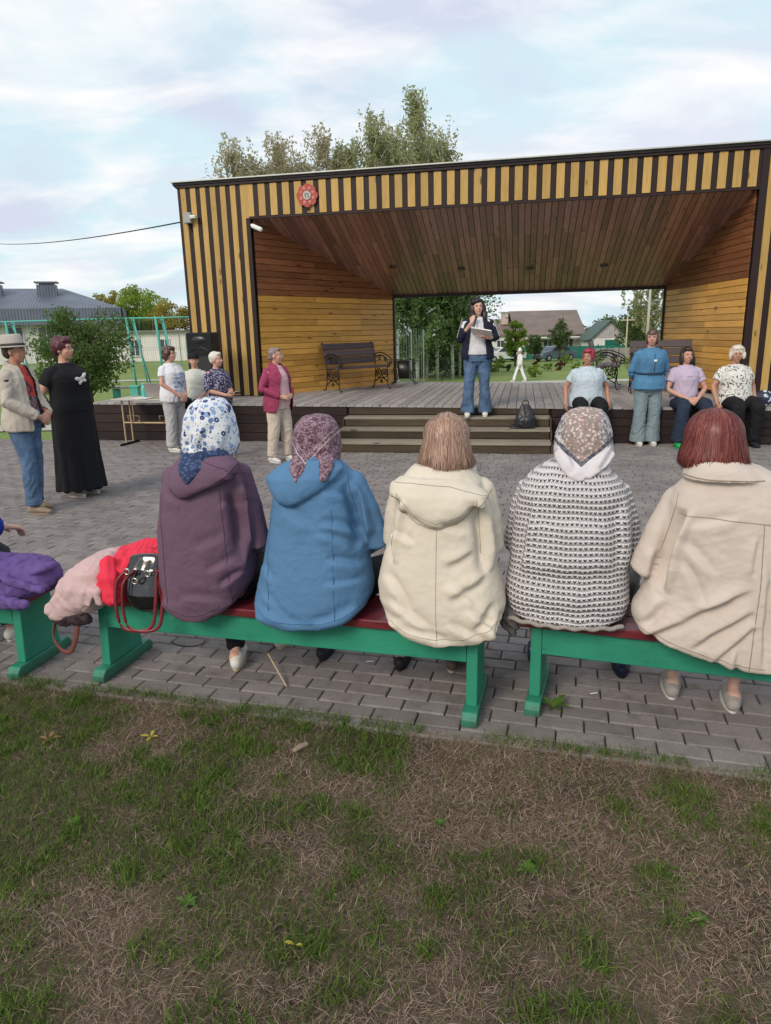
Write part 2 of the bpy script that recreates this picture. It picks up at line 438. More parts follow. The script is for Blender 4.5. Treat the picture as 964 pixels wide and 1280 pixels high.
st = b.noise(v, 9, 6, .7); c = b.mix(b.ramp(st, [(.48, 0.0), (.72, .65)]), c, (.085, .075, .07))
b.col(c); b.rough(.9); b.b.inputs['Specular IOR Level'].default_value = .18; b.bump(f2, .5, .003); M_PAV1 = b.m
M_SAND = M('joint_sand', (.045, .04, .036), .95, .3, 30, .5, 200)
# sand bed
bed = [(-10, edge_y(-10) - .07, -.016), (9, edge_y(9) - .07, -.016), (9, stage_line(9) + .1, -.016), (-10, stage_line(-10) + .1, -.016)]
obj('sand_bed', mk_mesh(bed, [(0, 1, 2, 3)], 'sand_bed'), M_SAND, pav)
ue = Vector((math.cos(EDGE_YAW), math.sin(EDGE_YAW), 0)); ve = Vector((-ue.y, ue.x, 0))
org = Vector((0, edge_y(0), 0))
PL, PW, GAP = .2, .1, .006
def paver_V(c, rz, dz, tx, ty, l=PL, w=PW):
    hx, hy = l / 2 - GAP / 2, w / 2 - GAP / 2; bv = .005; h = .0
    V = []
    cr, sr = math.cos(rz), math.sin(rz)
    for (kx, ky, z) in ((hx, hy, -.03), (hx, hy, -bv), (hx - bv, hy - bv, 0)):
        for sx, sy in ((-1, -1), (1, -1), (1, 1), (-1, 1)):
            x, y = sx * kx, sy * ky
            V.append((c[0] + cr * x - sr * y, c[1] + sr * x + cr * y, c[2] + dz + z + x * tx + y * ty))
    return V
PF = [(0, 1, 5, 4), (1, 2, 6, 5), (2, 3, 7, 6), (3, 0, 4, 7), (4, 5, 9, 8), (5, 6, 10, 9), (6, 7, 11, 10), (7, 4, 8, 11), (8, 9, 10, 11)]
items = []
for j in range(0, 98):
    v0 = .02 + PW / 2 + j * PW
    for i in range(-60, 60):
        u_ = (i + (.5 if j % 2 else 0)) * PL + .02 * math.sin(j * .9)
        p = org + ue * u_ + ve * v0
        if p.y > stage_line(p.x) + .02 or p.y < 1.5: continue
        if abs(p.x) > .68 * p.y + 1.9: continue
        items.append(p)
def insight(p):
    return abs(p.x + .0) < .545 * p.y and p.y > 2.2
items.sort(key=lambda p: (0 if insight(p) else 1, p.length))
pm = [mk_mesh(paver_V((0, 0, 0), 0, 0, random.uniform(-.012, .012), random.uniform(-.02, .02)), PF, 'paver') for _ in range(4)]
for k, p in enumerate(items[:300]):
    o = obj('paver', pm[k % 4], M_PAV1, pav, (p.x, p.y, random.uniform(-.0025, .0025)), (0, 0, EDGE_YAW + random.gauss(0, .006)))
mb = MB()
for p in items[300:]:
    mb.add(paver_V(p, EDGE_YAW + random.gauss(0, .005), random.uniform(-.003, .003), random.gauss(0, .008), random.gauss(0, .012)), PF)
o = mb.build('paver_field', M_PAV, pav); tag(o, kind='stuff')
# edging slabs between paving and grass
cm = board_mesh(.99, .07, .12, .006)
for i in range(-5, 6):
    p = org + ue * (i * 1.0 + .3) - ve * .02
    o = obj('edging_slab', cm, M('edging', (.2, .185, .175), .9, .25, 12, .4, 90), pav, (p.x, p.y, -.06 + random.uniform(-.004, .003)), (0, 0, EDGE_YAW + random.gauss(0, .004)))

# ------------------------------------------------------------ grass
def blades(name, base, h, w, lean, mat, label, up=1.0):
    n = len(base); a = rng.uniform(0, 2 * math.pi, n); la = rng.uniform(0, 2 * math.pi, n)
    sx, sy = np.cos(a) * w / 2, np.sin(a) * w / 2; dx, dy = np.cos(la) * lean * h, np.sin(la) * lean * h
    zt = h * np.sqrt(np.clip(1 - lean ** 2, .02, 1))
    V = np.zeros((n, 5, 3)); V[:, :, :] = base[:, None, :]
    V[:, 0, 0] -= sx; V[:, 0, 1] -= sy; V[:, 1, 0] += sx; V[:, 1, 1] += sy
    V[:, 2, 0] += dx * .38 + sx * .8; V[:, 2, 1] += dy * .38 + sy * .8; V[:, 2, 2] += zt * .62
    V[:, 3, 0] += dx * .38 - sx * .8; V[:, 3, 1] += dy * .38 - sy * .8; V[:, 3, 2] += zt * .62
    V[:, 4, 0] += dx; V[:, 4, 1] += dy; V[:, 4, 2] += zt
    me = bpy.data.meshes.new(name); me.vertices.add(n * 5); me.vertices.foreach_set('co', V.ravel())
    loops = np.empty((n, 7), np.int32); bi = np.arange(n)[:, None] * 5
    loops[:] = bi + np.array([0, 1, 2, 3, 3, 2, 4]); me.loops.add(n * 7); me.loops.foreach_set('vertex_index', loops.ravel())
    me.polygons.add(n * 2); st = np.empty((n, 2), np.int32); st[:, 0] = np.arange(n) * 7; st[:, 1] = st[:, 0] + 4
    me.polygons.foreach_set('loop_start', st.ravel()); me.update(calc_edges=True); me.validate()
    return tag(obj(name, me, mat), label, 'grass', kind='stuff')
def sample(n, x0, x1, t0, t1):
    x = rng.uniform(x0, x1, n); t = t0 + (t1 - t0) * rng.random(n)
    P = np.c_[x, 2.71 - .275 * x - .06 - t, np.zeros(n)]; P[:, 2] = soil_h(P) - .002
    k = (abs(P[:, 0]) < .74 * P[:, 1] + .9) & (P[:, 1] > .9); return P[k]
def gdens(P):
    q = np.c_[P[:, 0], P[:, 1], P[:, 0] * 0]
    a = fbm(q * 1.9 + 5, 3); bq = fbm(q * 7.5 + 11, 2); dist = (2.71 - .275 * P[:, 0] - P[:, 1])
    return .9 * a + .75 * bq + .20 * np.clip(dist - .3, -.3, 1) - .16 * P[:, 0] * .5
M_GREEN = leafmat('grass_green', (.065, .13, .022), (.135, .215, .04), (.23, .29, .075), .35)
M_STRAW = leafmat('grass_straw', (.17, .115, .08), (.34, .24, .175), (.60, .47, .36), .1)
P = sample(430000, -4.2, 4.2, -.02, 3.2); d = gdens(P); P = P[rng.random(len(P)) < np.clip(.46 + d * 1.6, .08, 1)]
n = len(P); blades('green_grass', P, rng.uniform(.015, .045, n), rng.uniform(.0014, .0034, n), rng.uniform(.25, .92, n), M_GREEN, 'short green grass blades growing in patches through the worn turf')
P = sample(560000, -4.2, 4.2, -.03, 3.2); d = gdens(P); P = P[rng.random(len(P)) < np.clip(.62 - d * .9, .12, 1)]
n = len(P); P[:, 2] += rng.uniform(0, .008, n)
blades('dry_grass', P, rng.uniform(.012, .060, n), rng.uniform(.0009, .0021, n), rng.uniform(.90, .995, n), M_STRAW, 'dry straw coloured grass lying flat over the worn turf')
# thicker green tufts: clustered blades
cen = sample(1700, -3.8, 3.8, 0, 2.9); d = gdens(cen); cen = cen[d > -.05][:560]
P = np.repeat(cen, 42, axis=0); P[:, :2] += rng.normal(0, .018, (len(P), 2)); n = len(P)
blades('grass_tufts', P, rng.uniform(.022, .065, n), rng.uniform(.0022, .0050, n), rng.uniform(.4, .95, n), M_GREEN, 'denser tufts of longer green grass scattered over the turf')
# grass creeping over the paving edge and broad leaved weeds
x = rng.uniform(-3.6, 3.6, 5600); P = np.c_[x, 2.71 - .275 * x - .03 + rng.normal(0, .02, len(x)), np.zeros(len(x))]
P = P[fbm(np.c_[x * 4, x * 0, x * 0], 2) > -.05]; n = len(P)
blades('edge_grass', P, rng.uniform(.02, .055, n), rng.uniform(.002, .0038, n), rng.uniform(.3, .9, n), M_GREEN, 'fringe of green grass along the edge of the paving')
def weed(x, y, z, n, Ls, name, mat, label, cat, group=None, w=.28, lift=.35):
    mb = MB()
    for i in range(n):
        a = 2 * math.pi * i / n + random.uniform(-.25, .25); l = Ls * random.uniform(.7, 1.1); W = l * w; lf = lift * random.uniform(.6, 1.3)
        ca, sa = math.cos(a), math.sin(a)
        pts = []
        for t, hw in ((.05, .08), (.3, .75), (.6, 1.0), (.85, .55), (1.0, .03)):
            zz = l * lf * math.sin(t * 2.2)
            for sgn, dz in ((-1, .012), (0, 0), (1, .012)):
                pts.append((ca * l * t - sa * W / 2 * hw * sgn, sa * l * t + ca * W / 2 * hw * sgn, zz + (dz * l * 4 * hw if sgn else 0)))
        Fc = [(k * 3 + q, k * 3 + q + 1, k * 3 + q + 4, k * 3 + q + 3) for k in range(4) for q in (0, 1)]
        mb.add(pts, Fc)
    return tag(mb.build(name, mat, None, True, (x, y, z)), label, cat, group)
M_WEED = leafmat('weed_leaf', (.06, .13, .02), (.09, .17, .03), (.13, .2, .05), .2)
weed(.735, 2.80, .004, 9, .085, 'weed', M_WEED, 'green weed growing between the pavers beside the right bench leg', 'weed')
M_YEL = leafmat('yellow_leaf', (.45, .36, .05), (.5, .42, .08), (.36, .36, .06), .2)
M_BRN = leafmat('brown_leaf', (.24, .13, .06), (.3, .17, .09), (.2, .11, .06), .1)
weed(-1.02, 2.63, .012, 4, .045, 'fallen_leaf', M_YEL, 'yellow green fallen leaf near the left bench leg', 'leaf', 'fallen leaves', .4, .2)
weed(-1.45, 2.62, .012, 4, .06, 'fallen_leaf', M_BRN, 'dry brown fallen leaf at the left edge of the turf', 'leaf', 'fallen leaves', .3, .25)
weed(-.28, 1.57, .012, 2, .03, 'fallen_leaf', M_YEL, 'small yellow leaf in the grass near the bottom of the photo', 'leaf', 'fallen leaves', .4, .2)
for x, y, l, lb in ((-.62, 1.72, .05, 'in the green turf left of the small yellow leaf'), (.42, 1.83, .055, 'in the dry turf near the middle right of the photo'), (.16, 2.05, .04, 'in the turf below the middle bench end'), (-1.12, 2.1, .045, 'at the left edge of the turf below the brown leaf'), (.86, 1.62, .05, 'near the lower right corner of the photo')):
    weed(x, y, .006, 9, l * .7, 'turf_weed', M_WEED, 'low broad leaved green weed ' + lb, 'weed', 'small weeds in the turf', .35, .5)
blob('wood_chip', [tube([(-.035, 0, 0), (0, .003, .002), (.035, 0, 0)], [.009, .013, .010], [.006, .008, .006])], .0035, wood('chip_wood', (.22, .15, .11), (.33, .25, .2), knots=False), None, 1)
o = bpy.data.objects['wood_chip']; o.location = (-.37, 2.52, .016); o.rotation_euler = (0, .05, R(48)); tag(o, 'small weathered chip of wood lying on the turf', 'wood chip')

# ------------------------------------------------------------ the stage
P0 = Vector((-4.9, 11.85, 0)); SY = R(-11.4)
stage = thing('stage_pavilion', 'open wooden stage pavilion with black and yellow striped front and splayed plank walls', 'stage', P0, SY)
SM = Matrix.Translation(P0) @ Matrix.Rotation(SY, 4, 'Z')
def S(s, n, z=0): return SM @ Vector((s, n, z))
def dz(s): return .645 - .0125 * s
M_YB = wood('yellow_board', (.42, .26, .075), (.56, .36, .125), .5, rnd=.12, wear=(.22, .13, .06))
M_DB = wood('dark_board', (.014, .006, .008), (.026, .011, .012), .5, knots=False, rnd=.15)
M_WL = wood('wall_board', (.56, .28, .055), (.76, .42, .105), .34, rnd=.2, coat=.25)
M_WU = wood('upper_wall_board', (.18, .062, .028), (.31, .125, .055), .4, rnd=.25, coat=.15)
M_CB = wood('ceiling_board', (.25, .115, .095), (.42, .22, .18), .30, rnd=.36, coat=.6)
M_DK = wood('deck_board', (.26, .235, .23), (.40, .37, .36), .7, rnd=.18, wear=(.1, .085, .08))
M_SK = wood('skirt_board', (.016, .009, .009), (.032, .019, .017), .6, knots=False, rnd=.3)
M_ST = wood('step_board', (.19, .165, .125), (.30, .265, .21), .75, rnd=.15)
M_STR = wood('riser_board', (.045, .032, .022), (.085, .062, .04), .8, rnd=.25)
M_BLK = M('black_paint', (.012, .011, .012), .55, .2)
M_ROOF = M('roof_metal', (.045, .04, .045), .5, .2)
ZR, ZF, NF, NBK = 4.17, 3.61, 1.30, 4.6
SL, SO, SQ, SRR = 1.25, 2.50, 10.47, 11.75
LB, RB = 4.32, 9.88            # back corners of the splayed walls
ZB = 2.44
def ptop(n): return ZF + (ZB - ZF) * (n - NF) / (NBK - NF)
# hidden structure behind the boards
mb = MB()
def quadbox(mb, a, b_, z0a, z1a, z0b, z1b, t):
    a, b_ = Vector(a), Vector(b_); d = (b_ - a).normalized(); nn = Vector((-d.y, d.x)) * t
    V = [(a.x, a.y, z0a), (b_.x, b_.y, z0b), (b_.x, b_.y, z1b), (a.x, a.y, z1a)]
    V += [(p[0] + nn.x, p[1] + nn.y, p[2]) for p in V]
    mb.add(V, [(0, 1, 2, 3), (7, 6, 5, 4), (0, 4, 5, 1), (1, 5, 6, 2), (2, 6, 7, 3), (3, 7, 4, 0)])
quadbox(mb, (SO, NF + .05), (LB, NBK), dz(SO), ZF + .05, dz(LB), ZB + .05, .06); mb.build('wall_frame', M_BLK, stage); mb = MB()
quadbox(mb, (RB, NBK), (SQ, NF + .05), dz(RB), ZB + .05, dz(SQ), ZF + .05, .06)
mb.build('wall_frame', M_BLK, stage)
mb = MB()
quadbox(mb, (SRR, NF + .04), (SRR, NBK + .2), .5, ZR - .05, .5, 3.3, .05); mb.build('side_wall', M_DB, stage); mb = MB()
quadbox(mb, (SL, NBK + .2), (SL, NF + .04), .6, 3.3, .6, ZR - .05, .05)
mb.build('side_wall', M_DB, stage)
# roof
mb = MB()
mb.add([(SL - .06, NF - .06, ZR), (SRR + .06, NF - .06, ZR), (SRR + .06, NBK + .3, 3.3), (SL - .06, NBK + .3, 3.3),
        (SL - .06, NF - .06, ZR + .035), (SRR + .06, NF - .06, ZR + .035), (SRR + .06, NBK + .3, 3.335), (SL - .06, NBK + .3, 3.335)],
       [(3, 2, 1, 0), (4, 5, 6, 7), (0, 1, 5, 4), (1, 2, 6, 5), (2, 3, 7, 6), (3, 0, 4, 7)])
mb.build('roof', M_ROOF, stage)
MB().box(((SL + SRR) / 2, NF - .075, ZR + .045), (SRR - SL + .16, .05, .018)).build('roof_flashing', M('pale_metal', (.5, .5, .48), .4, .1, metal=.3), stage)
mb = MB(); quadbox(mb, (LB - .1, NBK + .02), (RB + .1, NBK + .02), ZB - .06, 3.35, ZB - .06, 3.35, .06)
mb.build('rear_wall', M_DB, stage)
# facade backing and boards
mb = MB()
mb.box(((SL + SO) / 2, NF + .03, (dz(2) + ZR) / 2), (SO - SL, .04, ZR - dz(2)))
mb.box(((SQ + SRR) / 2, NF + .03, (dz(11) + ZR) / 2), (SRR - SQ, .04, ZR - dz(11)))
mb.box(((SO + SQ) / 2, NF + .03, (ZF + ZR) / 2 + .005), (SQ - SO + .01, .04, ZR - ZF - .01))
mb.build('facade_backing', M_BLK, stage)
fr = (0, -1, 0)
def vboard(s, z0, z1, w, mat, nm, t=.022, n=None): board(nm, mat, stage, (s, NF - t / 2 if n is None else n, z0), (s, NF - t / 2 if n is None else n, z1), w, t, fr, jit=.001)
vboard(SL + .025, dz(1), ZR - .01, .05, M_DB, 'dark_facade_board')
x = SL + .05
for k in range(6):
    vboard(x + .05, dz(x) + .005 + random.uniform(0, .01), ZR - .05, .098, M_YB, 'yellow_facade_board')
    vboard(x + .14, dz(x) + .005, ZR - .03, .078, M_DB, 'dark_facade_board', .014); x += .18
vboard(x + .068, dz(x) + .005, ZR - .05, .132, M_YB, 'yellow_facade_board')
x0 = SO - .02; per = (SQ - x0 + .03) / 38.0
vboard(x0 + .068, ZF + .005, ZR - .05, .125, M_YB, 'yellow_facade_board')
for k in range(1, 38):
    c = x0 + k * per
    vboard(c + .066, ZF + .004 + random.uniform(0, .008), ZR - .05 - random.uniform(0, .006), .122, M_YB, 'yellow_facade_board')
for k in range(1, 39):
    c = x0 + k * per
    vboard(c - .04, ZF - .015, ZR - .03, .08, M_DB, 'dark_facade_board', .014)
vboard(SO - .005, dz(SO), ZF - .02, .075, M_DB, 'dark_facade_board', .03)
vboard(SQ + .045, dz(SQ), ZR - .03, .10, M_DB, 'dark_facade_board', .03)
x = SQ + .10
for k in range(6):
    vboard(x + .055, dz(x) + .005, ZR - .05, .105, M_YB, 'yellow_facade_board')
    vboard(x + .155, dz(x) + .005, ZR - .03, .09, M_DB, 'dark_facade_board', .014); x += .20
board('top_rail', M_DB, stage, (SL, NF - .03, ZR - .028), (SRR, NF - .03, ZR - .028), .04, .03, fr)
board('lower_rail', M_DB, stage, (SO + .03, NF - .012, ZF - .018), (SQ, NF - .012, ZF - .018), .035, .03, fr)
# splayed wall boards
def wallboards(a, b_, joints, side):
    a = Vector(a); b_ = Vector(b_); d = b_ - a; ln = d.length
    nn = Vector((d.y, -d.x)).normalized() * side
    z = .58; row = 0; w = .104
    while z < ZF:
        zc = z + w / 2
        f = min(1.0, (ZF - z + .01) / (ZF - ZB))
        if f < .03: break
        f = min(f, 1.0)
        js = [0.0] + [j + random.choice((-.0, 0, .0)) for j in joints[row % len(joints)]] + [1.0]
        js = [min(j, f) for j in js]
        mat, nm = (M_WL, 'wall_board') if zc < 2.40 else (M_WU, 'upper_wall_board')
        for j0, j1 in zip(js[:-1], js[1:]):
            if (j1 - j0) * ln < .06: continue
            p = a + d * j0; q = a + d * j1
            e = d.normalized() * .002
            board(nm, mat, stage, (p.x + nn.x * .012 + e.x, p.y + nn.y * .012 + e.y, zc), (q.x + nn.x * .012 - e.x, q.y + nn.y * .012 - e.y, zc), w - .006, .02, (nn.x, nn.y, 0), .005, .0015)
        z += w; row += 1
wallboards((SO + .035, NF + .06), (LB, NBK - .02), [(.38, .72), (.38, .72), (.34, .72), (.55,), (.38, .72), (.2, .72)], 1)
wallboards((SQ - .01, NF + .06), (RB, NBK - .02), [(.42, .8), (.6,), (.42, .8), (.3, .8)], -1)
for s in (LB + .02, RB - .02): board('corner_post', M_DB, stage, (s, NBK + .02, .5), (s, NBK + .02, ZB), .08, .08, fr)
# ceiling boards, running front to back
w = .104; s = SO + .06
def leftn(s): return NBK if s >= LB else NF + (s - SO) / (LB - SO) * (NBK - NF)
def rightn(s): return NBK if s <= RB else NF + (SQ - s) / (SQ - RB) * (NBK - NF)
k = 0
while s < SQ - .03:
    ne = min(NBK, max(leftn(s), leftn(s + w / 2) if s < LB else 0) + .06 if s < LB else NBK, rightn(s - w / 2) + .06 if s > RB else NBK); js = [NF + .05] + [[2.35, 3.6], [2.9], [2.35, 3.9], [3.2]][(k * 7 + k // 3) % 4] + [ne]
    js = [min(j, ne) for j in js]
    for j0, j1 in zip(js[:-1], js[1:]):
        if j1 - j0 < .07: continue
        board('ceiling_board', M_CB, stage, (s, j0 + .002, ptop(j0) + .01), (s, j1 - .002, ptop(j1) + .01), w - .007, .02, (0, -.33, -1), .005, .002)
    s += w; k += 1
mb = MB(); mb.add([(SO - .02, NF + .06, ptop(NF) + .035), (SQ + .05, NF + .06, ptop(NF) + .035), (RB + .1, NBK + .01, ZB + .03), (LB - .1, NBK + .01, ZB + .03),
                   (SO - .02, NF + .06, ptop(NF) + .06), (SQ + .05, NF + .06, ptop(NF) + .06), (RB + .1, NBK + .01, ZB + .055), (LB - .1, NBK + .01, ZB + .055)],
                  [(3, 2, 1, 0), (4, 5, 6, 7), (0, 1, 5, 4), (1, 2, 6, 5), (2, 3, 7, 6), (3, 0, 4, 7)])
mb.build('ceiling_backing', M_BLK, stage)
tilt = math.atan((ZF - ZB) / (NBK - NF))
for (s, n) in ((4.6, 3.3), (5.9, 3.5), (7.2, 3.6), (8.55, 3.6)):
    V1, F1 = tube([(0, 0, .0), (0, 0, -.012)], .075, n=18, round_ends=False); V2, F2 = tube([(0, 0, -.012), (0, 0, -.02)], .052, n=18, round_ends=False)
    lo = MB().add(V1, F1).build('ceiling_light', M('lamp_rim', (.08, .05, .04), .4), stage, True, (s, n, ptop(n) - .002), (-tilt, 0, 0))
    MB().add(V2, F2).build('light_glass', M('lamp_glass', (.03, .03, .03), .2), lo, True)
# deck boards
w = .138; s = .07; k = 0
while s < 12.4:
    n1 = NF if (s < SL or s > SRR) else (NBK + .35 if LB - .1 < s < RB + .1 else (leftn(s) if s < LB else rightn(s)) + .03)
    if SL < s < SO or SQ < s < SRR: n1 = NF + .02
    js = [-.03] + ([[2.1], [3.0], [1.5, 3.9]][k % 3] if n1 > 2.5 else []) + [n1]
    js = [min(j, n1) for j in js]
    for j0, j1 in zip(js[:-1], js[1:]):
        if j1 - j0 > .05: board('deck_board', M_DK, stage, (s, j0 + .003, dz(s) - .02), (s, j1 - .003, dz(s) - .02), w - .008, .034, (0, 0, 1), .004, .002)
    s += w; k += 1
mb = MB(); mb.add([(0.0, .02, .0), (12.4, .02, .0), (12.4, NBK + .3, 0), (0, NBK + .3, 0), (0.0, .02, dz(0) - .045), (12.4, .02, dz(12.4) - .045), (12.4, NBK + .3, dz(12.4) - .045), (0, NBK + .3, dz(0) - .045)],
                  [(3, 2, 1, 0), (4, 5, 6, 7), (0, 1, 5, 4), (1, 2, 6, 5), (2, 3, 7, 6), (3, 0, 4, 7)])
mb.build('deck_frame', M_BLK, stage)
for row in range(4):
    for j0, j1 in ((0, 1.9), (1.9, 4.42), (7.56, 9.6), (9.6, 12.3)):
        za, zb = (dz(j0) - .04) * (row + .5) / 4, (dz(j1) - .04) * (row + .5) / 4
        board('skirt_board', M_SK, stage, (j0 + .003, -.002, za), (j1 - .003, -.002, zb), (dz((j0 + j1) / 2) - .04) / 4 - .006, .024, fr, .003, .003)
for row in range(4):
    zc = (dz(0) - .04) * (row + .5) / 4
    board('skirt_board', M_SK, stage, (-.01, 1.3, zc), (-.01, .0, zc), .14, .024, (-1, 0, 0), .003, .003)
# steps
s0, s1 = 4.45, 7.52
treads = [(.42, .0, -.32), (.283, -.30, -.64), (.145, -.62, -1.02)]
for z, na, nb in treads:
    for q in range(2):
        a = na + (nb - na) * q / 2; c = na + (nb - na) * (q + 1) / 2
        board('step_tread', M_ST, stage, (s0, (a + c) / 2, z - .015), (s1, (a + c) / 2, z - .015), abs(c - a) - .006, .03, (0, 0, 1), .003)
for z0, z1, n in ((.43, .545, -.005), (.29, .39, -.3), (.15, .255, -.62), (0, .115, -.99)):
    board('step_riser', M_STR, stage, (s0 + .01, n, (z0 + z1) / 2), (s1 - .01, n, (z0 + z1) / 2), z1 - z0 - .003, .02, fr, .003)
for s in (s0 - .015, s1 + .015):
    pr_ = [(.0, 0), (.0, .40), (-.33, .40), (-.33, .265), (-.65, .265), (-.65, .13), (-.98, .13), (-.98, 0)]
    V = [(s - .012, a, c) for a, c in pr_] + [(s + .012, a, c) for a, c in pr_]; n = 8
    MB().add(V, [tuple(range(n)), tuple(range(2 * n - 1, n - 1, -1))] + [(i, i + n, (i + 1) % n + n, (i + 1) % n) for i in range(n)]).build('step_side', M_STR, stage)

# emblem, floodlight, camera
em = thing('flower_emblem', 'red scalloped flower emblem with a grey centre fixed on the striped fascia', 'emblem', S(3.56, NF - .05, 3.88), SY)
pts = []
for i in range(96):
    a = 2 * math.pi * i / 96; r = .155 + .026 * abs(math.cos(4 * a)) ** .6; pts.append((r * math.cos(a), r * math.sin(a)))
MB().prism(pts, -.015, .02).build('petals', M('emblem_red', (.40, .085, .075), .6, .3, 25), em)
for i in range(8):
    a = 2 * math.pi * (i + .5) / 8
    Ve, Fe = ell((.112 * math.cos(a), -.016, .112 * math.sin(a)), (.030, .006, .030), n=12, k=6); MB().add(Ve, Fe).build('petal_spot', M('emblem_pink', (.52, .20, .17), .6, .3), em, True)
V1, F1 = tube([(0, -.015, 0), (0, -.028, 0)], .068, n=28, round_ends=False); MB().add(V1, F1).build('centre_disc', M('emblem_grey', (.45, .43, .40), .6, .25, 30), em)
MB().box((0, -.03, .022), (.07, .006, .012)).box((-.024, -.03, -.012), (.012, .006, .05)).box((.024, -.03, -.012), (.012, .006, .05)).build('centre_mark', M('emblem_mark', (.2, .17, .16), .6), em)
MB().box((0, .0, -.19), (.05, .02, .06)).build('lower_tab', M_BLK, em)
fl = thing('floodlight', 'grey outdoor floodlight box with white lamp on the left striped pillar', 'floodlight', S(1.43, NF - .06, 3.64), SY)
MB().box((0, -.02, 0), (.13, .08, .17)).build('housing', M('grey_plastic', (.33, .33, .34), .5), fl, bevel=.008)
MB().box((.115, -.05, .01), (.1, .1, .055), rx=.2).build('lamp_head', M('white_plastic', (.72, .72, .72), .4), fl, bevel=.01)
V1, F1 = tube([(0, 0, -.08), (.02, .02, -.16), (.04, .03, -.21)], .012); MB().add(V1, F1).build('cable', M_BLK, fl, True)
cc = thing('security_camera', 'white bullet security camera in the upper left corner of the stage opening', 'camera', S(2.55, NF - .02, 3.46), SY)
V1, F1 = tube([(0, 0, .02), (.06, -.03, -.02)], .022); MB().add(V1, F1).build('bracket', M('white_plastic', (.72, .72, .72), .4), cc, True)
V1, F1 = tube([(.04, -.04, -.005), (.19, -.10, -.07)], .038, n=14); MB().add(V1, F1).build('camera_body', M('white_plastic', (.72, .72, .72), .4), cc, True)
# ------------------------------------------------------------ green benches in the foreground
M_GRN = M('green_paint', (.018, .23, .145), .5, .14, 9, .35, 120, .002)
def green_paint(nm, dirt):
    b = NB(nm); v = b.map(); n1 = b.noise(b.map((1.5, 8, 8)), 6, 6, .7); n2 = b.noise(v, 3, 3)
    c = b.mix(b.ramp(n2, [(.35, 0.0), (.65, 1.0)]), (.016, .20, .125), (.024, .27, .165)); c = b.mix(b.ramp(n1, [(.60, 0.0), (.70, .7)]), c, (.02, .075, .045))
    n3 = b.noise(v, 26, 6, .75); c = b.mix(b.ramp(n3, [(.665, 0.0), (.70, .85)]), c, (.16, .13, .10))
    zs_ = b.sep(v)[2]; dn = b.math('ADD', b.math('MULTIPLY', b.noise(v, 22, 5, .7), .16), b.math('MULTIPLY', zs_, -1.0))
    c = b.mix(b.ramp(dn, [(.0, 0.0), (.10, .8)]), c, (.045, .045, .035)) if dirt else c
    b.col(c); b.rough(b.math('ADD', b.math('MULTIPLY', n3, .3), .35)); b.bump(b.math('ADD', n1, n3), .45, .004); return b.m
M_GRN = green_paint('green_paint_worn', False); M_GRNF = green_paint('green_paint_muddy', True)
b = NB('seat_paint'); v = b.map(); n1 = b.noise(b.map((1.5, 12, 12)), 6, 6, .7); n3 = b.noise(v, 20, 6, .75)
c = b.mix(b.ramp(n1, [(.35, 0.0), (.65, 1.0)]), (.105, .010, .018), (.17, .020, .028)); c = b.mix(b.ramp(n3, [(.70, 0.0), (.74, .8)]), c, (.30, .13, .12))
b.col(c); b.rough(.38); b.bump(n1, .4, .003); b.b.inputs['Coat Weight'].default_value = .3; M_SEAT = b.m
def green_bench(label, x, y, yaw, ln, l0, l1, flip=False):
    t = thing('park_bench', label, 'bench', (x, y, 0), yaw, 'green benches along the grass edge')
    for q in range(2):
        board('seat_board', M_SEAT, t, (0, .078 + .155 * q, .411), (ln, .078 + .155 * q, .411), .150, .040, (0, 0, 1), .005)
    for yy, nm in ((.045, 'apron_board'), (.25, 'apron_board')):
        board(nm, M_GRN, t, (l0 + .026, yy, .325), (l1 - .026, yy, .325), .128, .028, (0, -1, 0), .003)
    for lx in (l0, l1):
        lg = MB().prism([(.015, .0601), (.29, .0601), (.265, .389), (.035, .389)], -.024, .024)
        lg.V = [(y_, x_, z_) for x_, y_, z_ in lg.V]
        o = lg.build('leg', M_GRNF, t, False, (lx, 0, 0), None, .003)
        f = MB().prism([(-.06, 0), (-.06, .035), (-.035, .06), (.34, .06), (.365, .035), (.365, 0)], -.034, .034)
        f.V = [(y_, x_, z_) for x_, y_, z_ in f.V]
        f.build('foot', M_GRNF, t, False, (lx, 0, 0), None, .003)
    for lx in (l0, l1):
        for yy in (.06, .10, .20, .25): MB().add(*ell((lx, yy, .4315), (.006, .006, .0022), n=10, k=6)).build('bolt', M_IRONB, t, True)
    return t
M_IRONB = M('bolt_steel', (.10, .06, .05), .5, .2, 30, metal=.3)
green_bench('green bench with dark red seat, the long middle one carrying three women and bags', -1.53, 3.23, R(-15.3), 2.04, .10, 1.95)
green_bench('green bench at the right edge under the knitted sweater and the beige jacket', .575, 2.815, R(-19.3), 2.1, .07, 2.0)
ux, uy = math.cos(R(-12)), math.sin(R(-12))
green_bench('green bench at the left edge with a purple jacket on its end', -1.79 - 2.0 * ux, 3.235 - 2.0 * uy, R(-12), 2.0, .10, 1.90)

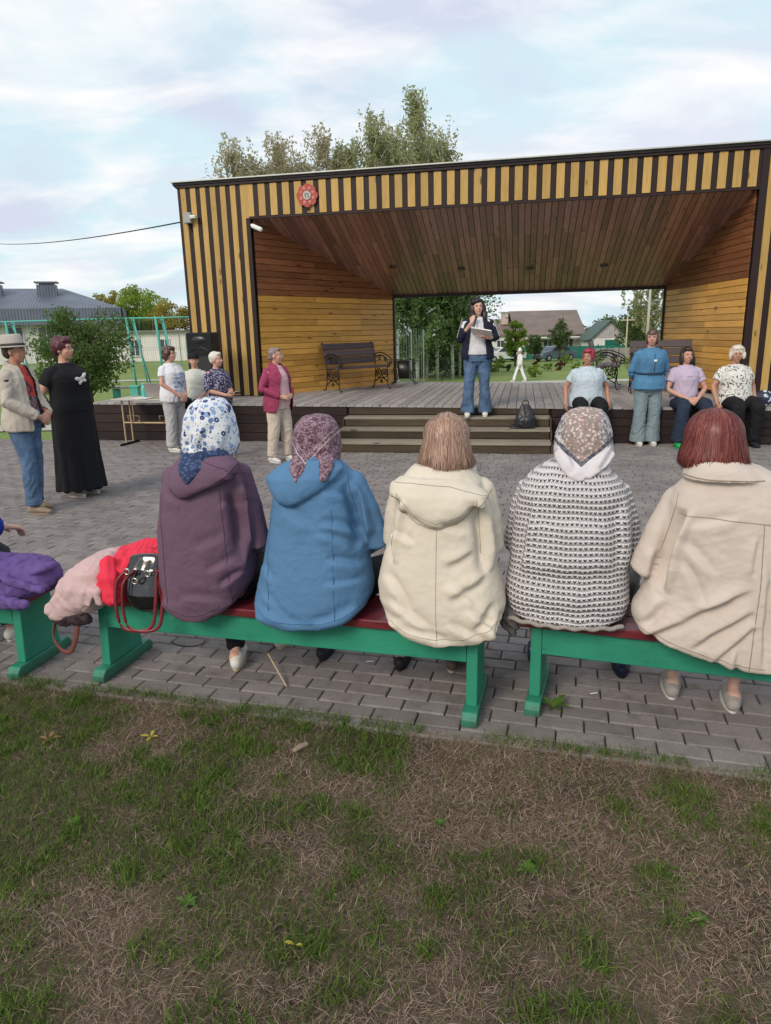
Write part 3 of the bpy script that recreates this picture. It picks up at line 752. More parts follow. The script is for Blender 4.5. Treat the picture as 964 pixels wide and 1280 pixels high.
# ------------------------------------------------------------ stage furniture
M_IRON = M('black_iron', (.014, .014, .016), .4, .2, 20, metal=.4)
M_SLAT = wood('bench_slat', (.055, .042, .05), (.10, .08, .09), .5, knots=False, rnd=.15)
def spiral(cx, cz, r0, r1, a0, turns, n=16):
    return [(0, cx + (r0 + (r1 - r0) * t) * math.cos(a0 + turns * 2 * math.pi * t), cz + (r0 + (r1 - r0) * t) * math.sin(a0 + turns * 2 * math.pi * t)) for t in np.linspace(0, 1, n)]
def iron_frame(mb):
    r = .011
    def tb(p, rr=r): mb.add(*tube(cr(p, 3) if len(p) < 12 else p, rr, n=6, round_ends=False, ref=(1, 0, 0)))
    # y: 0 front, .5 back.  legs, seat rail, arm rest and scrolls in the yz plane
    tb([(0, -.04, .02), (0, .0, .0), (0, .03, .03), (0, .05, .12), (0, .04, .25), (0, .06, .38), (0, .03, .44)])
    tb([(0, .60, .02), (0, .56, .0), (0, .52, .03), (0, .48, .14), (0, .46, .28), (0, .45, .42), (0, .50, .62), (0, .56, .86), (0, .60, .90), (0, .63, .87)])
    tb([(0, .0, .42), (0, .12, .43), (0, .3, .41), (0, .47, .40)], .013)
    tb([(0, .49, .62), (0, .40, .68), (0, .22, .69), (0, .04, .63), (0, -.06, .58), (0, -.09, .52), (0, -.05, .48), (0, -.01, .50), (0, -.02, .54)], .012)
    tb([(0, .03, .44), (0, -.02, .47), (0, -.05, .50)])
    tb(spiral(.30, .58, .005, .06, 0, 1.4)); tb(spiral(.12, .56, .005, .05, 1.5, 1.3))
    tb([(0, .03, .44), (0, .08, .55), (0, .2, .63), (0, .33, .64), (0, .42, .60)])
    tb(spiral(.15, .29, .085, .085, 0, 1.0, 18)); tb(spiral(.34, .29, .085, .085, 0, 1.0, 18))
    tb(spiral(.15, .29, .005, .05, 2, 1.2)); tb(spiral(.34, .29, .005, .05, 1, 1.2))
    tb([(0, .05, .12), (0, .15, .18), (0, .25, .20), (0, .36, .18), (0, .48, .12)])
    tb(spiral(.25, .13, .005, .04, 0, 1.2))
def iron_bench(label, loc, rz, ln=1.45):
    t = thing('iron_bench', label, 'bench', loc, rz, 'wrought iron benches on the stage')
    for x in (0, ln):
        mb = MB(); iron_frame(mb); mb.V = [(a + x, b_, c_) for a, b_, c_ in mb.V]
        mb.build('side_frame', M_IRON, t, True)
    for y, z in ((.06, .435), (.20, .44), (.34, .43)): board('seat_slat', M_SLAT, t, (-.03, y, z), (ln + .03, y, z), .125, .035, (0, 0, 1), .006)
    for y, z in ((.475, .56), (.51, .70), (.545, .83)): board('back_slat', M_SLAT, t, (-.03, y, z), (ln + .03, y, z), .12, .032, (0, -1, .25), .006)
    return t
def zd(s): return dz(s) - .003
iron_bench('wrought iron bench with dark slats against the left stage wall', S(3.76, 2.17, zd(3.5)), SY + R(48), 1.15)
iron_bench('wrought iron bench seen from its side at the back right of the stage', S(8.85, 3.0, zd(8.6)), SY + R(82), 1.2)
iron_bench('wrought iron bench partly hidden behind the woman in the blue blouse', S(8.98, 2.25, zd(9)), SY + R(-4), .98)
bn = thing('litter_bin', 'black litter bin hung in a scrolled iron stand at the back left of the stage', 'bin', S(4.62, 4.25, zd(4.6)), SY)
Vb, Fb = tube([(0, 0, .13), (0, 0, .14), (0, 0, .5)], [.10, .115, .15], n=20, round_ends=False, sq=3.5)
MB().add(Vb, Fb).build('bin_body', M('bin_black', (.012, .012, .012), .35), bn, True)
mb = MB()
for x in (-.2, .2):
    sg = 1 if x > 0 else -1
    for y in (-.1, .1):
        mb.add(*tube([(x, y, .52), (x * .98, y, .40), (x * 1.05, y, .30), (x * .8, y, .2), (x * .85, y, .10), (x * 1.25, y, .01), (x * 1.4, y, .03), (x * 1.3, y, .06)], .01, n=6, ref=(0, 1, 0)))
        mb.add(*tube([(x + sg * .05 * math.cos(a) * (1 - a / 9), y, .27 + .05 * math.sin(a) * (1 - a / 9)) for a in np.linspace(0, 7, 14)], .007, n=5, ref=(0, 1, 0)))
mb.add(*tube([(-.2, 0, .52), (0, 0, .515), (.2, 0, .52)], .01, n=6)).add(*tube([(-.17, -.1, .13), (.17, -.1, .13)], .009, n=6, ref=(0, 1, 0))).add(*tube([(-.04, 0, .5), (-.04, 0, .62), (0, 0, .66), (.04, 0, .62), (.04, 0, .5)], .009, n=6, ref=(0, 1, 0)))
mb.build('stand', M_IRON, bn, True)

# loudspeaker on the deck beside the pillar
sp = thing('loudspeaker', 'large black loudspeaker standing on the stage edge before the striped pillar', 'speaker', S(1.82, .62, 0), SY - R(4))
sp.location.z = 0
Vs = [(-.245, -.18), (.245, -.18), (.19, .18), (-.19, .18)]
def spk(z0, z1, sh=0):
    V = [(x * (1 - sh), y, z0) for x, y in Vs] + [(x * (1 - sh), y, z1) for x, y in Vs]
    return V, [(3, 2, 1, 0), (4, 5, 6, 7), (0, 1, 5, 4), (1, 2, 6, 5), (2, 3, 7, 6), (3, 0, 4, 7)]
MB().add(*spk(.98, 1.74)).build('cabinet', M('speaker_black', (.010, .011, .014), .45, .1, 30, .3, 300), sp, bevel=.02)
b = NB('speaker_grille'); b.col((.008, .009, .012)); b.rough(.5); b.bump(b.vor(b.map(), 130), .6, .004)
MB().box((0, -.184, 1.18), (.41, .012, .34)).build('grille', b.m, sp, bevel=.004)
Vh, Fh = ell((0, -.175, 1.62), (.14, .028, .065)); MB().add(Vh, Fh).build('horn', M('horn_black', (.016, .017, .02), .3), sp, True)
Vh, Fh = tube([(.18 * math.cos(a), -.186, 1.38 + .12 * math.sin(a)) for a in np.linspace(.3, 2.84, 14)], .008, n=6, ref=(0, 1, 0)); MB().add(Vh, Fh).build('woofer_rim', M('horn_black', (.016, .017, .02), .3), sp, True)
mb = MB(); mb.add(*tube([(0, 0, 1.0), (0, 0, .80)], .018))
for a in (90, 210, 330): mb.add(*tube([(0, 0, .86), (.22 * math.cos(R(a)), .22 * math.sin(R(a)), .636)], .011))
mb.build('tripod', M_BLK, sp, True)

# folding school table with laptop and bottle
tb = thing('school_table', 'pale school table with beige tube frame standing before the stage', 'table', (-4.30, 11.12, 0), R(-14))
board('table_top', wood('table_top', (.42, .38, .32), (.55, .5, .43), .5, knots=False), tb, (0, .22, .735), (1.30, .22, .735), .48, .02, (0, 0, 1), .003)
M_TB = M('beige_tube', (.45, .33, .2), .5, .1)
for x in (.10, 1.22):
    mb = MB(); mb.add(*tube([(x, .12, .03), (x, .12, .725)], .013)); mb.add(*tube([(x, .32, .03), (x, .32, .725)], .013)); mb.build('leg', M_TB, tb, True)
    MB().add(*tube([(x, -.03, .018), (x, .47, .018)], .017)).build('foot', M_BLK, tb, True)
MB().add(*tube([(.10, .12, .36), (1.22, .12, .36)], .014, ref=(0, 1, 0))).build('cross_bar', M_TB, tb, True)
for x in (.3, .86):
    mb = MB(); mb.add(*tube([(x, .10, .72), (x, .10, .40), (x - .06, .06, .38), (x - .06, .03, .48), (x + .14, .03, .48), (x + .14, .06, .38), (x + .08, .10, .40)], .006, n=6)); mb.build('bag_hook', M_TB, tb, True)
def on_table(x, y, z=.746):
    p = tb.matrix_basis @ Vector((x, y, z)); return p
mwt = Matrix.Translation((-4.30, 11.12, 0)) @ Matrix.Rotation(R(-14), 4, 'Z')
lp = thing('laptop', 'grey laptop open with its back to the photographer on the school table', 'laptop', mwt @ Vector((.72, .2, .746)), R(-14))
MB().box((0, .06, .01), (.36, .25, .018)).build('keyboard_base', M('laptop_grey', (.26, .25, .25), .4), lp, bevel=.004)
MB().box((0, -.085, .125), (.36, .010, .235), rx=R(14)).build('screen_lid', M('laptop_lid', (.30, .275, .26), .35, metal=.2), lp, bevel=.004)
bt = thing('water_bottle', 'turquoise water bottle on the table left of the laptop', 'bottle', mwt @ Vector((.46, .22, .746)), 0)
MB().add(*tube([(0, 0, 0), (0, 0, .005), (0, 0, .17), (0, 0, .20)], [.036, .038, .038, .028], n=20, round_ends=False)).build('bottle_body', M('turquoise', (.07, .48, .45), .3, coat=.3), bt, True)
MB().add(*tube([(0, 0, .198), (0, 0, .235)], .024, n=16, round_ends=False)).build('cap', M('turquoise_cap', (.15, .5, .48), .4), bt, True)
ppm = M('paper', (.75, .74, .72), .8, .03)
tag(MB().box((0, 0, 0), (.28, .2, .006), rz=.2).box((.04, -.02, .007), (.26, .19, .005), rz=-.15).build('paper_sheets', ppm, None, loc=mwt @ Vector((.50, .09, .75)), rot=(0, 0, R(-14))), 'loose white paper sheets on the table in front of the bottle', 'papers')
tag(MB().box((0, 0, 0), (.16, .12, .05)).build('white_box', ppm, None, loc=mwt @ Vector((1.05, .2, .771)), rot=(0, 0, 0), bevel=.01), 'small white box on the table right of the laptop', 'box')

# black leather backpack on the steps
bp = thing('backpack', 'black leather backpack standing on the steps right of the speaker with the microphone', 'backpack', S(7.17, -.47, .284), SY)
M_LE = M('black_leather', (.014, .014, .020), .38, .3, 14, .5, 60, .006)
blob('bag_body', [tube([(0, 0, .0), (0, 0, .03), (0, .005, .14), (0, .015, .26), (0, .02, .31)], [.135, .15, .145, .11, .075], [.08, .09, .085, .06, .035], n=20, round_ends=True), ell((0, -.075, .09), (.10, .03, .085))], .008, M_LE, bp, 3,
     disp=lambda V, Nn: V + Nn * (fbm(V * 16, 3) * .012)[:, None])
MB().add(*tube(cr([(-.035, .02, .31), (-.04, .02, .36), (-.02, .02, .395), (.02, .02, .395), (.04, .02, .36), (.035, .02, .31)]), .008, n=7, ref=(0, 1, 0))).build('top_handle', M_LE, bp, True)
MB().add(*tube([(-.01, -.112, .12), (-.015, -.085, .22), (-.02, -.04, .30), (-.02, 0, .325)], .012, .004, n=8)).build('front_strap', M_LE, bp, True)
MB().add(*tube([(-.13, .02, .06), (-.19, -.02, .05), (-.21, -.05, .015), (-.15, -.07, .012), (-.08, -.08, .02)], .013, .006, n=8)).build('shoulder_strap', M_LE, bp, True)

# bag at the right edge on the deck
def lump(name, label, cat, loc, rz, r, mat, seed=0, amp=.02, freq=9, flat=.0):
    o = blob(name, [ell((0, 0, r[2]), r, n=20, k=12)], min(r) / 9, mat, None, 2, disp=lambda V, Nn: V + Nn * (fbm(V * freq + seed, 3) * amp)[:, None])
    o.location = loc; o.rotation_euler = (0, 0, rz); return tag(o, label, cat)
b = NB('bag_print'); v = b.map(); vv = b.vor(v, 22, out='Color'); b.col(b.mix(b.ramp(b.vor(v, 16), [(.35, 0.0), (.42, 1.0)], 'LINEAR'), (.55, .58, .68), (.02, .025, .06))); b.rough(.6)
lump('shopping_bag', 'blue and white patterned bag on the stage edge at the right edge of the photo', 'bag', S(10.48, .15, dz(10.5)), 0, (.15, .1, .12), b.m, 3)
lump('dark_bag', 'small dark grey bag lying on the stage edge beside the patterned bag', 'bag', S(10.28, .30, dz(10.5)), 0, (.11, .09, .06), M('dark_canvas', (.02, .02, .026), .7), 9)

# ------------------------------------------------------------ things lying on the benches
def crumple(name, prims, mat, parent, vox=.007, amp=.022, freq=9, seed=0, smooth=3, sharp=True):
    def dp(V, Nn):
        # long creases running down and across, sharp on top
        u = np.c_[V[:, 0] * 1.7 + V[:, 2] * 1.0, V[:, 1] * 1.2, V[:, 2] * .45 - V[:, 0] * .35] * freq + seed
        wv = np.c_[vnoise(u * .5), vnoise(u * .5 + 31), vnoise(u * .5 + 57)] * .9
        r = np.clip(1 - np.abs(fbm(u + wv, 2)) * 4.2, -.6, 1)
        u2 = u[:, [2, 0, 1]] * 1.7 + 9; r2 = np.clip(1 - np.abs(fbm(u2 + wv, 2)) * 6, 0, 1)
        return V + Nn * (r * amp + r2 * amp * .5 - amp * .3 + fbm(V * 40, 2) * .0015)[:, None]
    return blob(name, prims, vox, mat, parent, smooth, disp=dp)
M_PINK = cloth('dusty_pink_cloth', (.53, .37, .37)); M_RED = cloth('red_cloth', (.70, .035, .07), bump=.15); M_PURP = cloth('purple_cloth', (.125, .075, .24))
bx = Matrix.Translation((-1.53, 3.23, 0)) @ Matrix.Rotation(R(-15.3), 4, 'Z')
jk = thing('pink_jacket', 'dusty pink jacket heaped over the left end of the middle bench', 'jacket', (-1.53, 3.23, 0), R(-15.3))
crumple('jacket_cloth', [hloft([(.34, -.14, .0, -.10, .03), (.36, -.155, .09, -.115, .08), (.42, -.14, .19, -.125, .24), (.50, -.10, .22, -.115, .27), (.57, -.03, .22, -.08, .27), (.61, .03, .19, .0, .24), (.63, .08, .15, .08, .18)], sq=2.2), ell((.15, .18, .56), (.11, .09, .07))] + [tube([(.10 + .02 * k, -.02 + .03 * abs(k - 2), .60 - .01 * k), (.02 + .035 * k, -.10 - .01 * (k % 2), .50), (-.10 + .058 * k + .01 * (k % 2), -.105, .385 + .012 * k)], [.012, .020, .024], [.012, .014, .010], ref=(1, 0, 0), n=10) for k in range(6)], M_PINK, jk, .006, .008, 7, 2, 7)
crumple('lining', [ell((-.04, -.05, .335), (.075, .05, .035)), ell((.05, -.07, .345), (.07, .03, .03))], cloth('dark_lining', (.05, .03, .035)), jk, .006, .012, 14, 4)
Vz, Fz = tube(cr([(-.10, -.05, .33), (-.09, -.10, .25), (-.05, -.11, .19), (.0, -.11, .18), (.03, -.10, .23), (.05, -.09, .31)]), .012, .004, n=8, ref=(0, 0, 1)); MB().add(Vz, Fz).build('strap', M('brown_leather', (.17, .06, .05), .5), jk, True)
rj = thing('red_jacket', 'bright red quilted jacket folded on the middle bench beside the pink one', 'jacket', (-1.53, 3.23, 0), R(-15.3))
def quilt(V, Nn):
    r = np.abs(np.sin((V[:, 0] * .9 + V[:, 1] * .3 + V[:, 2] * .25 + .02 * vnoise(V * 9)) * 95)) ** .7
    u = V * 7 + 5; rr = np.clip(1 - np.abs(fbm(u, 2)) * 4, -.5, 1)
    return V + Nn * (r * .006 + rr * .014)[:, None]
blob('quilted_cloth', [hloft([(.435, .17, .28, -.06, .24), (.47, .16, .30, -.085, .28), (.53, .14, .30, -.07, .30), (.58, .13, .36, -.02, .31), (.62, .15, .50, .09, .32), (.645, .22, .52, .13, .30), (.655, .28, .50, .17, .27)], sq=2.3), tube([(.20, -.0, .62), (.24, -.075, .56), (.25, -.09, .46)], [.03, .04, .045], .014), tube([(.3, .05, .63), (.42, .10, .65), (.54, .18, .66)], [.03, .03, .02], .02)], .006, M_RED, rj, 3, disp=quilt)
hb = thing('handbag', 'shiny black handbag with dark red side and straps on the middle bench', 'handbag', bx @ Vector((.395, .0, .432)), R(-15.3) + R(4))
M_PAT = M('patent_black', (.010, .010, .012), .12, .1, coat=.6); M_BUR = M('burgundy_leather', (.17, .018, .025), .35, .2, 20, .2, 150)
blob('bag_body', [tube([(0, 0, .01), (0, 0, .04), (0, .02, .16), (0, .03, .21)], [.085, .10, .095, .08], [.06, .07, .05, .025], n=20, round_ends=True, sq=3)], .006, M_PAT, hb, 3, disp=lambda V, Nn: V + Nn * (fbm(V * 13, 2) * .007)[:, None])
blob('side_panel', [tube([(.11, .0, .01), (.11, .0, .1), (.11, .02, .2)], [.028, .035, .03], [.06, .06, .04], n=14)], .006, M_BUR, hb, 3, disp=lambda V, Nn: V + Nn * (fbm(V * 22, 3) * .008)[:, None])
for dx, dy in ((0, 0), (.035, .03)):
    MB().add(*tube(cr([(-.06 + dx, -.07 + dy, .17), (-.095 + dx, -.09, .12), (-.10 + dx, -.11, .0), (-.075 + dx, -.115, -.09), (.02 + dx, -.115, -.10), (.075 + dx, -.105, -.07), (.09 + dx, -.09, .02), (.10 + dx, -.07, .15), (.09, -.05, .18)]), .008, .004, n=8, ref=(0, 0, 1))).build('strap', M_BUR, hb, True)
M_STEEL = M('steel', (.55, .52, .48), .25, .05, metal=.9)
for x, z in ((-.045, .175), (-.01, .13), (.06, .17)):
    MB().add(*tube([(x + .014 * math.cos(a), -.075, z + .014 * math.sin(a)) for a in np.linspace(0, 6.28, 12)], .004, n=5, ref=(0, 1, 0))).build('buckle', M_STEEL, hb, True)
pj = thing('purple_jacket', 'purple jacket dropped on the end of the left bench', 'jacket', (-1.79, 3.235, 0), R(-12))
crumple('jacket_cloth', [hloft([(.415, -.60, .02, -.06, .30), (.44, -.62, .06, -.075, .32), (.49, -.60, .085, -.06, .31), (.53, -.56, .06, -.01, .28), (.565, -.50, .03, .06, .25), (.575, -.42, -.10, .12, .20)], sq=2.6)] + [tube([(-.62 + .05 * k, .0 + .05 * k, .50 + .012 * (k % 3)), (-.35, -.05 + .07 * k, .545 + .02 * (k % 2)), (-.08 + .03 * k, -.03 + .06 * k, .53 - .01 * k), (.09 - .01 * k, .0 + .05 * k, .47)], [.018, .026, .024, .016], [.014, .02, .018, .012], ref=(0, 1, 0), n=10) for k in range(5)] + [tube([(-.30, -.08, .44), (-.1, -.095, .43), (.06, -.085, .425)], [.03, .035, .02], .02, ref=(0, 0, 1))] + [ell((.03, .10, .545), (.075, .07, .022), (0, -.3, 0))], M_PURP, pj, .006, .011, 7, 12, 6)
V1, F1 = tube([(-.12, -.048, .425), (-.12, -.058, .425)], .014, n=14); MB().add(V1, F1).build('button', M('button_purple', (.03, .02, .07), .3), pj, True)
# walking stick piece and cable loop under the bench
tag(MB().add(*tube([(-.62, 3.28, .07), (-.60, 3.25, .05), (-.50, 3.05, .008)], .004, n=6)).build('thin_stick', M('straw_stick', (.5, .38, .24), .7), None, True), 'thin pale stick leaning on the pavers under the middle bench', 'stick')
tag(MB().add(*tube([(-1.02 + .085 * math.cos(a), 3.27, .16 + .035 * math.sin(a)) for a in np.linspace(3.3, 6.2, 10)], .003, n=5)).build('hanging_cord', M_BLK, None, True), 'thin dark cord looping below the middle bench seat', 'cord')
for (x, y) in ((.95, 2.92), (-.1, 3.3)):
    tag(MB().box((0, 0, 0), (.035, .007, .002), rz=.2).build('paper_scrap', ppm, None, loc=(x, y, .004)), 'tiny white scrap of paper lying on the pavers' + (' under the right bench' if x > 0 else ' under the middle bench'), 'paper scrap')
# ------------------------------------------------------------ trees
def leaf_cloud(C, size, n=None):
    """one small random quad per point"""
    n = len(C); a = rng.normal(size=(n, 3)); a /= np.linalg.norm(a, axis=1)[:, None]
    c = rng.normal(size=(n, 3)); c -= (c * a).sum(1)[:, None] * a; c /= np.linalg.norm(c, axis=1)[:, None]
    s = size * rng.uniform(.5, 1.25, n)[:, None]; a = a * s; c = c * s * .55
    V = np.stack([C - a, C + c, C + a, C - c], 1).reshape(-1, 3); return V
def leaf_mesh(name, C, size, mat, parent):
    V = leaf_cloud(C, size); n = len(V) // 4
    me = bpy.data.meshes.new(name); me.vertices.add(n * 4); me.vertices.foreach_set('co', V.ravel())
    me.loops.add(n * 4); me.loops.foreach_set('vertex_index', np.arange(n * 4, dtype=np.int32)); me.polygons.add(n)
    me.polygons.foreach_set('loop_start', np.arange(0, n * 4, 4, dtype=np.int32)); me.update(calc_edges=True)
    me.materials.append(mat); return obj(name, me, None, parent)
M_BB = NB('birch_bark'); _b = M_BB; v = _b.map((3, 3, 14)); _n = _b.noise(v, 1.3, 5, .7)
_b.col(_b.mix(_b.ramp(_n, [(.52, 0.0), (.62, 1.0)]), (.55, .53, .50), (.05, .045, .04))); _b.rough(.8); M_BB = _b.m
M_BARK = M('bark', (.085, .065, .05), .9, .35, 12, .8, 30, .02)
LM = dict(birch=leafmat('birch_leaf', (.32, .35, .18), (.48, .50, .28), (.62, .60, .38), .65),
          autumn=leafmat('birch_leaf_yellowing', (.40, .37, .24), (.54, .50, .33), (.66, .58, .42), .65),
          green=leafmat('birch_leaf_green', (.09, .17, .055), (.16, .25, .085), (.26, .34, .14), .5),
          dark=leafmat('dark_leaf', (.06, .11, .038), (.11, .17, .055), (.18, .24, .08), .4),
          lime=leafmat('lime_leaf', (.19, .28, .045), (.30, .42, .065), (.40, .50, .10), .5),
          gold=leafmat('gold_leaf', (.26, .25, .06), (.40, .34, .07), (.52, .42, .10), .5),
          shrub=leafmat('shrub_leaf', (.07, .13, .035), (.13, .20, .055), (.22, .29, .10), .45),
          purple=leafmat('purple_leaf', (.07, .02, .02), (.12, .04, .03), (.16, .07, .04), .2))
def tree(name, label, x, y, z, h, rad, kind='round', mat='dark', n=5000, size=.1, trunk=.12, bark=None, crown0=.25, group=None, cat='tree', seed=1, nclump=60):
    rs = np.random.default_rng(seed)
    t = thing(name, label, cat, (x, y, z), 0, group)
    mb = MB(); lean = rs.normal(0, .02, 2) * h
    tr = [(lean[0] * q, lean[1] * q, h * q * .97) for q in (0, .2, .45, .7, 1.0)]
    mb.add(*tube(tr, [trunk, trunk * .85, trunk * .6, trunk * .35, trunk * .08], n=9, round_ends=False))
    cl = []
    if kind == 'birch':
        for i in range(nclump):
            q = crown0 + (1 - crown0) * rs.random() ** .62; a = rs.uniform(0, 6.28)
            w = rad * min(1.0, 5.5 * (1.03 - q) ** .95) * rs.uniform(.1, 1.0)
            p0 = np.array([lean[0] * q, lean[1] * q, h * max(.12, q - .12)]); p1 = np.array([math.cos(a) * w, math.sin(a) * w, h * q])
            mb.add(*tube([p0, (p0 + p1) / 2 + (0, 0, .25), p1], [trunk * .22, trunk * .13, .012], n=5, round_ends=False))
            for s in range(5):   # hanging twigs
                st = p0 + (p1 - p0) * rs.uniform(.45, 1.08) + rs.normal(0, .22, 3)
                ln = rs.uniform(.5, 1.7) * min(1, h / 12); k = max(4, int(n / nclump / 5))
                tt = rs.random(k); cl.append(np.c_[st[0] + rs.normal(0, .10, k), st[1] + rs.normal(0, .10, k), st[2] + .3 - tt * ln])
        # upright leader twigs
        for s in range(8):
            k = int(n / 120); tt = rs.random(k); st = np.array([rs.normal(0, .2), rs.normal(0, .2), h * .84])
            cl.append(np.c_[st[0] + rs.normal(0, .10, k), st[1] + rs.normal(0, .10, k), st[2] + tt * h * (.16 if h > 16 else .10)])
    else:
        for i in range(nclump):
            a = rs.uniform(0, 6.28); u = rs.uniform(-1, 1); rr = rs.random() ** .4
            zc = h * (crown0 + (1 - crown0) * .5); hz = h * (1 - crown0) * .5
            c = np.array([math.cos(a) * math.sqrt(1 - u * u) * rad * rr, math.sin(a) * math.sqrt(1 - u * u) * rad * rr, zc + u * hz * rr])
            p0 = np.array([0, 0, max(.1 * h, c[2] * .55)])
            mb.add(*tube([p0, (p0 + c) / 2 + (0, 0, .1 * rad), c], [trunk * .35, trunk * .18, .01], n=5, round_ends=False))
            k = int(n / nclump); d = rs.normal(size=(k, 3)); d /= np.linalg.norm(d, axis=1)[:, None]
            r = rad * rs.uniform(.2, .36); cl.append(c + d * r * (rs.random(k) ** .33)[:, None] * np.array([1, 1, .75]))
    mb.build('trunk', bark or M_BARK, t, True)
    C = np.vstack(cl); leaf_mesh('crown', C, size, LM[mat], t)
    return t
gb = 'birches behind the stage'
tree('birch_tree', 'tallest birch rising above the stage roof behind the fascia', 2.25, 45, -1, 16.3, 2.3, 'birch', 'birch', 10500, .10, .16, M_BB, .12, gb, seed=3, nclump=80)
tree('birch_tree', 'birch with a broad top just left of the tallest one above the roof', -.1, 46, -1, 15.2, 2.5, 'birch', 'birch', 10500, .10, .16, M_BB, .15, gb, seed=4, nclump=75)
tree('birch_tree', 'lower birch at the right end of the group above the roof', 4.0, 44, -1, 13.6, 1.9, 'birch', 'birch', 10500, .10, .15, M_BB, .10, gb, seed=5, nclump=75)
tree('birch_tree', 'thin yellowing birch in the middle of the group above the roof', -3.3, 46, -.8, 14.6, 2.0, 'birch', 'autumn', 4500, .10, .12, M_BB, .3, gb, seed=6)
tree('birch_tree', 'yellowing birch left of the middle above the red emblem', -5.9, 46, -.6, 14.3, 2.6, 'birch', 'autumn', 6500, .10, .13, M_BB, .3, gb, seed=7)
tree('birch_tree', 'leftmost yellowing birch above the stage roof', -8.6, 46, -.6, 13.8, 2.2, 'birch', 'autumn', 5500, .10, .13, M_BB, .3, gb, seed=8)
tree('birch_tree', 'small birch filling the gap left of the broad birch above the roof', -1.9, 47, -1, 13.9, 2.0, 'birch', 'birch', 8000, .12, .12, M_BB, .3, gb, seed=31, nclump=60)
tree('birch_tree', 'low yellowing birch between the two leftmost tops above the roof', -7.3, 48, -.6, 12.9, 2.0, 'birch', 'autumn', 7000, .12, .12, M_BB, .3, gb, seed=32, nclump=60)
tree('birch_tree', 'lowest yellowing birch top just left of the thin middle birch', -4.6, 48, -.6, 13.0, 1.8, 'birch', 'autumn', 6000, .12, .12, M_BB, .3, gb, seed=33, nclump=60)
tree('birch_tree', 'olive birch top filling the space right of the leftmost tree above the roof', -7.9, 47.5, -1, 13.2, 2.2, 'birch', 'autumn', 8000, .10, .12, M_BB, .45, gb, seed=51, nclump=70)
tree('birch_tree', 'low olive birch top above the emblem on the fascia', -6.6, 47.5, -1, 13.4, 2.2, 'birch', 'autumn', 8000, .10, .12, M_BB, .45, gb, seed=52, nclump=70)
tree('birch_tree', 'olive birch top behind the thin middle birch', -2.7, 47.5, -1, 14.0, 2.1, 'birch', 'birch', 8000, .10, .12, M_BB, .45, gb, seed=53, nclump=70)
tree('birch_tree', 'leafy birch top between the broad birch and the tallest one', 0.95, 47.5, -1, 14.9, 2.0, 'birch', 'birch', 8000, .10, .12, M_BB, .45, gb, seed=54, nclump=70)
tree('birch_tree', 'leafy birch top right of the tallest birch above the roof', 3.2, 47.5, -1, 14.4, 2.0, 'birch', 'birch', 8000, .10, .12, M_BB, .45, gb, seed=55, nclump=70)
tree('birch_tree', 'weeping birch hanging at the left side of the stage opening', 1.9, 38, -.95, 9.0, 2.3, 'birch', 'green', 19000, .10, .10, M_BB, .16, gb, seed=9, nclump=120)
tree('birch_tree', 'leafy birch in the middle of the view through the stage opening', 4.0, 40, -.95, 8.5, 2.0, 'birch', 'green', 16000, .10, .10, M_BB, .14, gb, seed=10, nclump=110)
for k, (x, y) in enumerate(((.9, 39), (2.6, 41), (3.1, 39.5), (4.6, 42), (5.2, 41))):
    t = thing('slender_birch', ['bare pale birch stem at the left side of the stage opening', 'pale birch stem second from the left in the stage opening', 'pale birch stem in the middle of the dark wood', 'pale birch stem right of the middle of the wood', 'rightmost pale birch stem at the edge of the wood'][k], 'tree', (x, y, -.95), 0, gb)
    MB().add(*tube([(0, 0, 0), (random.uniform(-.1, .1), 0, 3), (random.uniform(-.2, .2), 0, 6.5)], [.09, .075, .04], n=8, round_ends=False)).build('trunk', M_BB, t, True)
    C = np.random.default_rng(k).normal(size=(2200, 3)) * (.75, .7, 1.5) + (0, 0, 4.6); leaf_mesh('crown', C, .1, LM['green'], t)
tree('undergrowth_bush', 'dark bush filling the foot of the wood behind the litter bin', 2.0, 43, -1.0, 2.6, 2.4, 'round', 'dark', 5000, .10, .05, None, .0, None, 'bush', 20)
tree('undergrowth_bush', 'dark bush at the foot of the wood behind the woman with the microphone', 5.0, 45, -1.1, 2.4, 2.0, 'round', 'dark', 4000, .10, .05, None, .0, None, 'bush', 21)
tree('weeping_birch', 'tall weeping birch at the right side of the stage opening', 20.6, 55, -1.1, 10.5, 2.6, 'birch', 'birch', 9000, .15, .15, M_BB, .25, None, seed=11, nclump=70)
tree('garden_tree', 'dark round tree left of the weeping birch behind the garage', 22.9, 64, -1.2, 4.4, 1.9, 'round', 'dark', 4000, .14, .12, None, .2, None, seed=12)
tree('garden_tree', 'small green tree in front of the white wall right of the microphone', 10.5, 56, -1.1, 3.6, .95, 'round', 'lime', 4000, .10, .08, None, .15, None, seed=13)
tree('garden_tree', 'slim green tree in front of the brown roof of the house', 17.0, 68, -1.1, 3.7, .95, 'round', 'dark', 2600, .10, .08, None, .25, None, seed=14)
tree('garden_tree', 'low green tree before the lit porch of the house', 14.6, 68, -1.1, 2.4, .8, 'round', 'dark', 2600, .10, .08, None, .15, None, seed=15)
tree('garden_tree', 'far dark tree beyond the garage', 30.5, 95, -1.5, 4.5, 3.2, 'round', 'dark', 3500, .2, .15, None, .1, None, seed=16)
tree('garden_tree', 'far dark tree between the house and the garage', 26.5, 100, -1.5, 4.0, 2.6, 'round', 'dark', 3000, .2, .15, None, .1, None, seed=17)
tree('shrub_tree', 'dark green bushy tree with a bent dark trunk behind the woman in black', -7.05, 17.0, -.05, 2.42, 1.12, 'round', 'shrub', 13000, .040, .07, None, .20, None, seed=18, nclump=90)
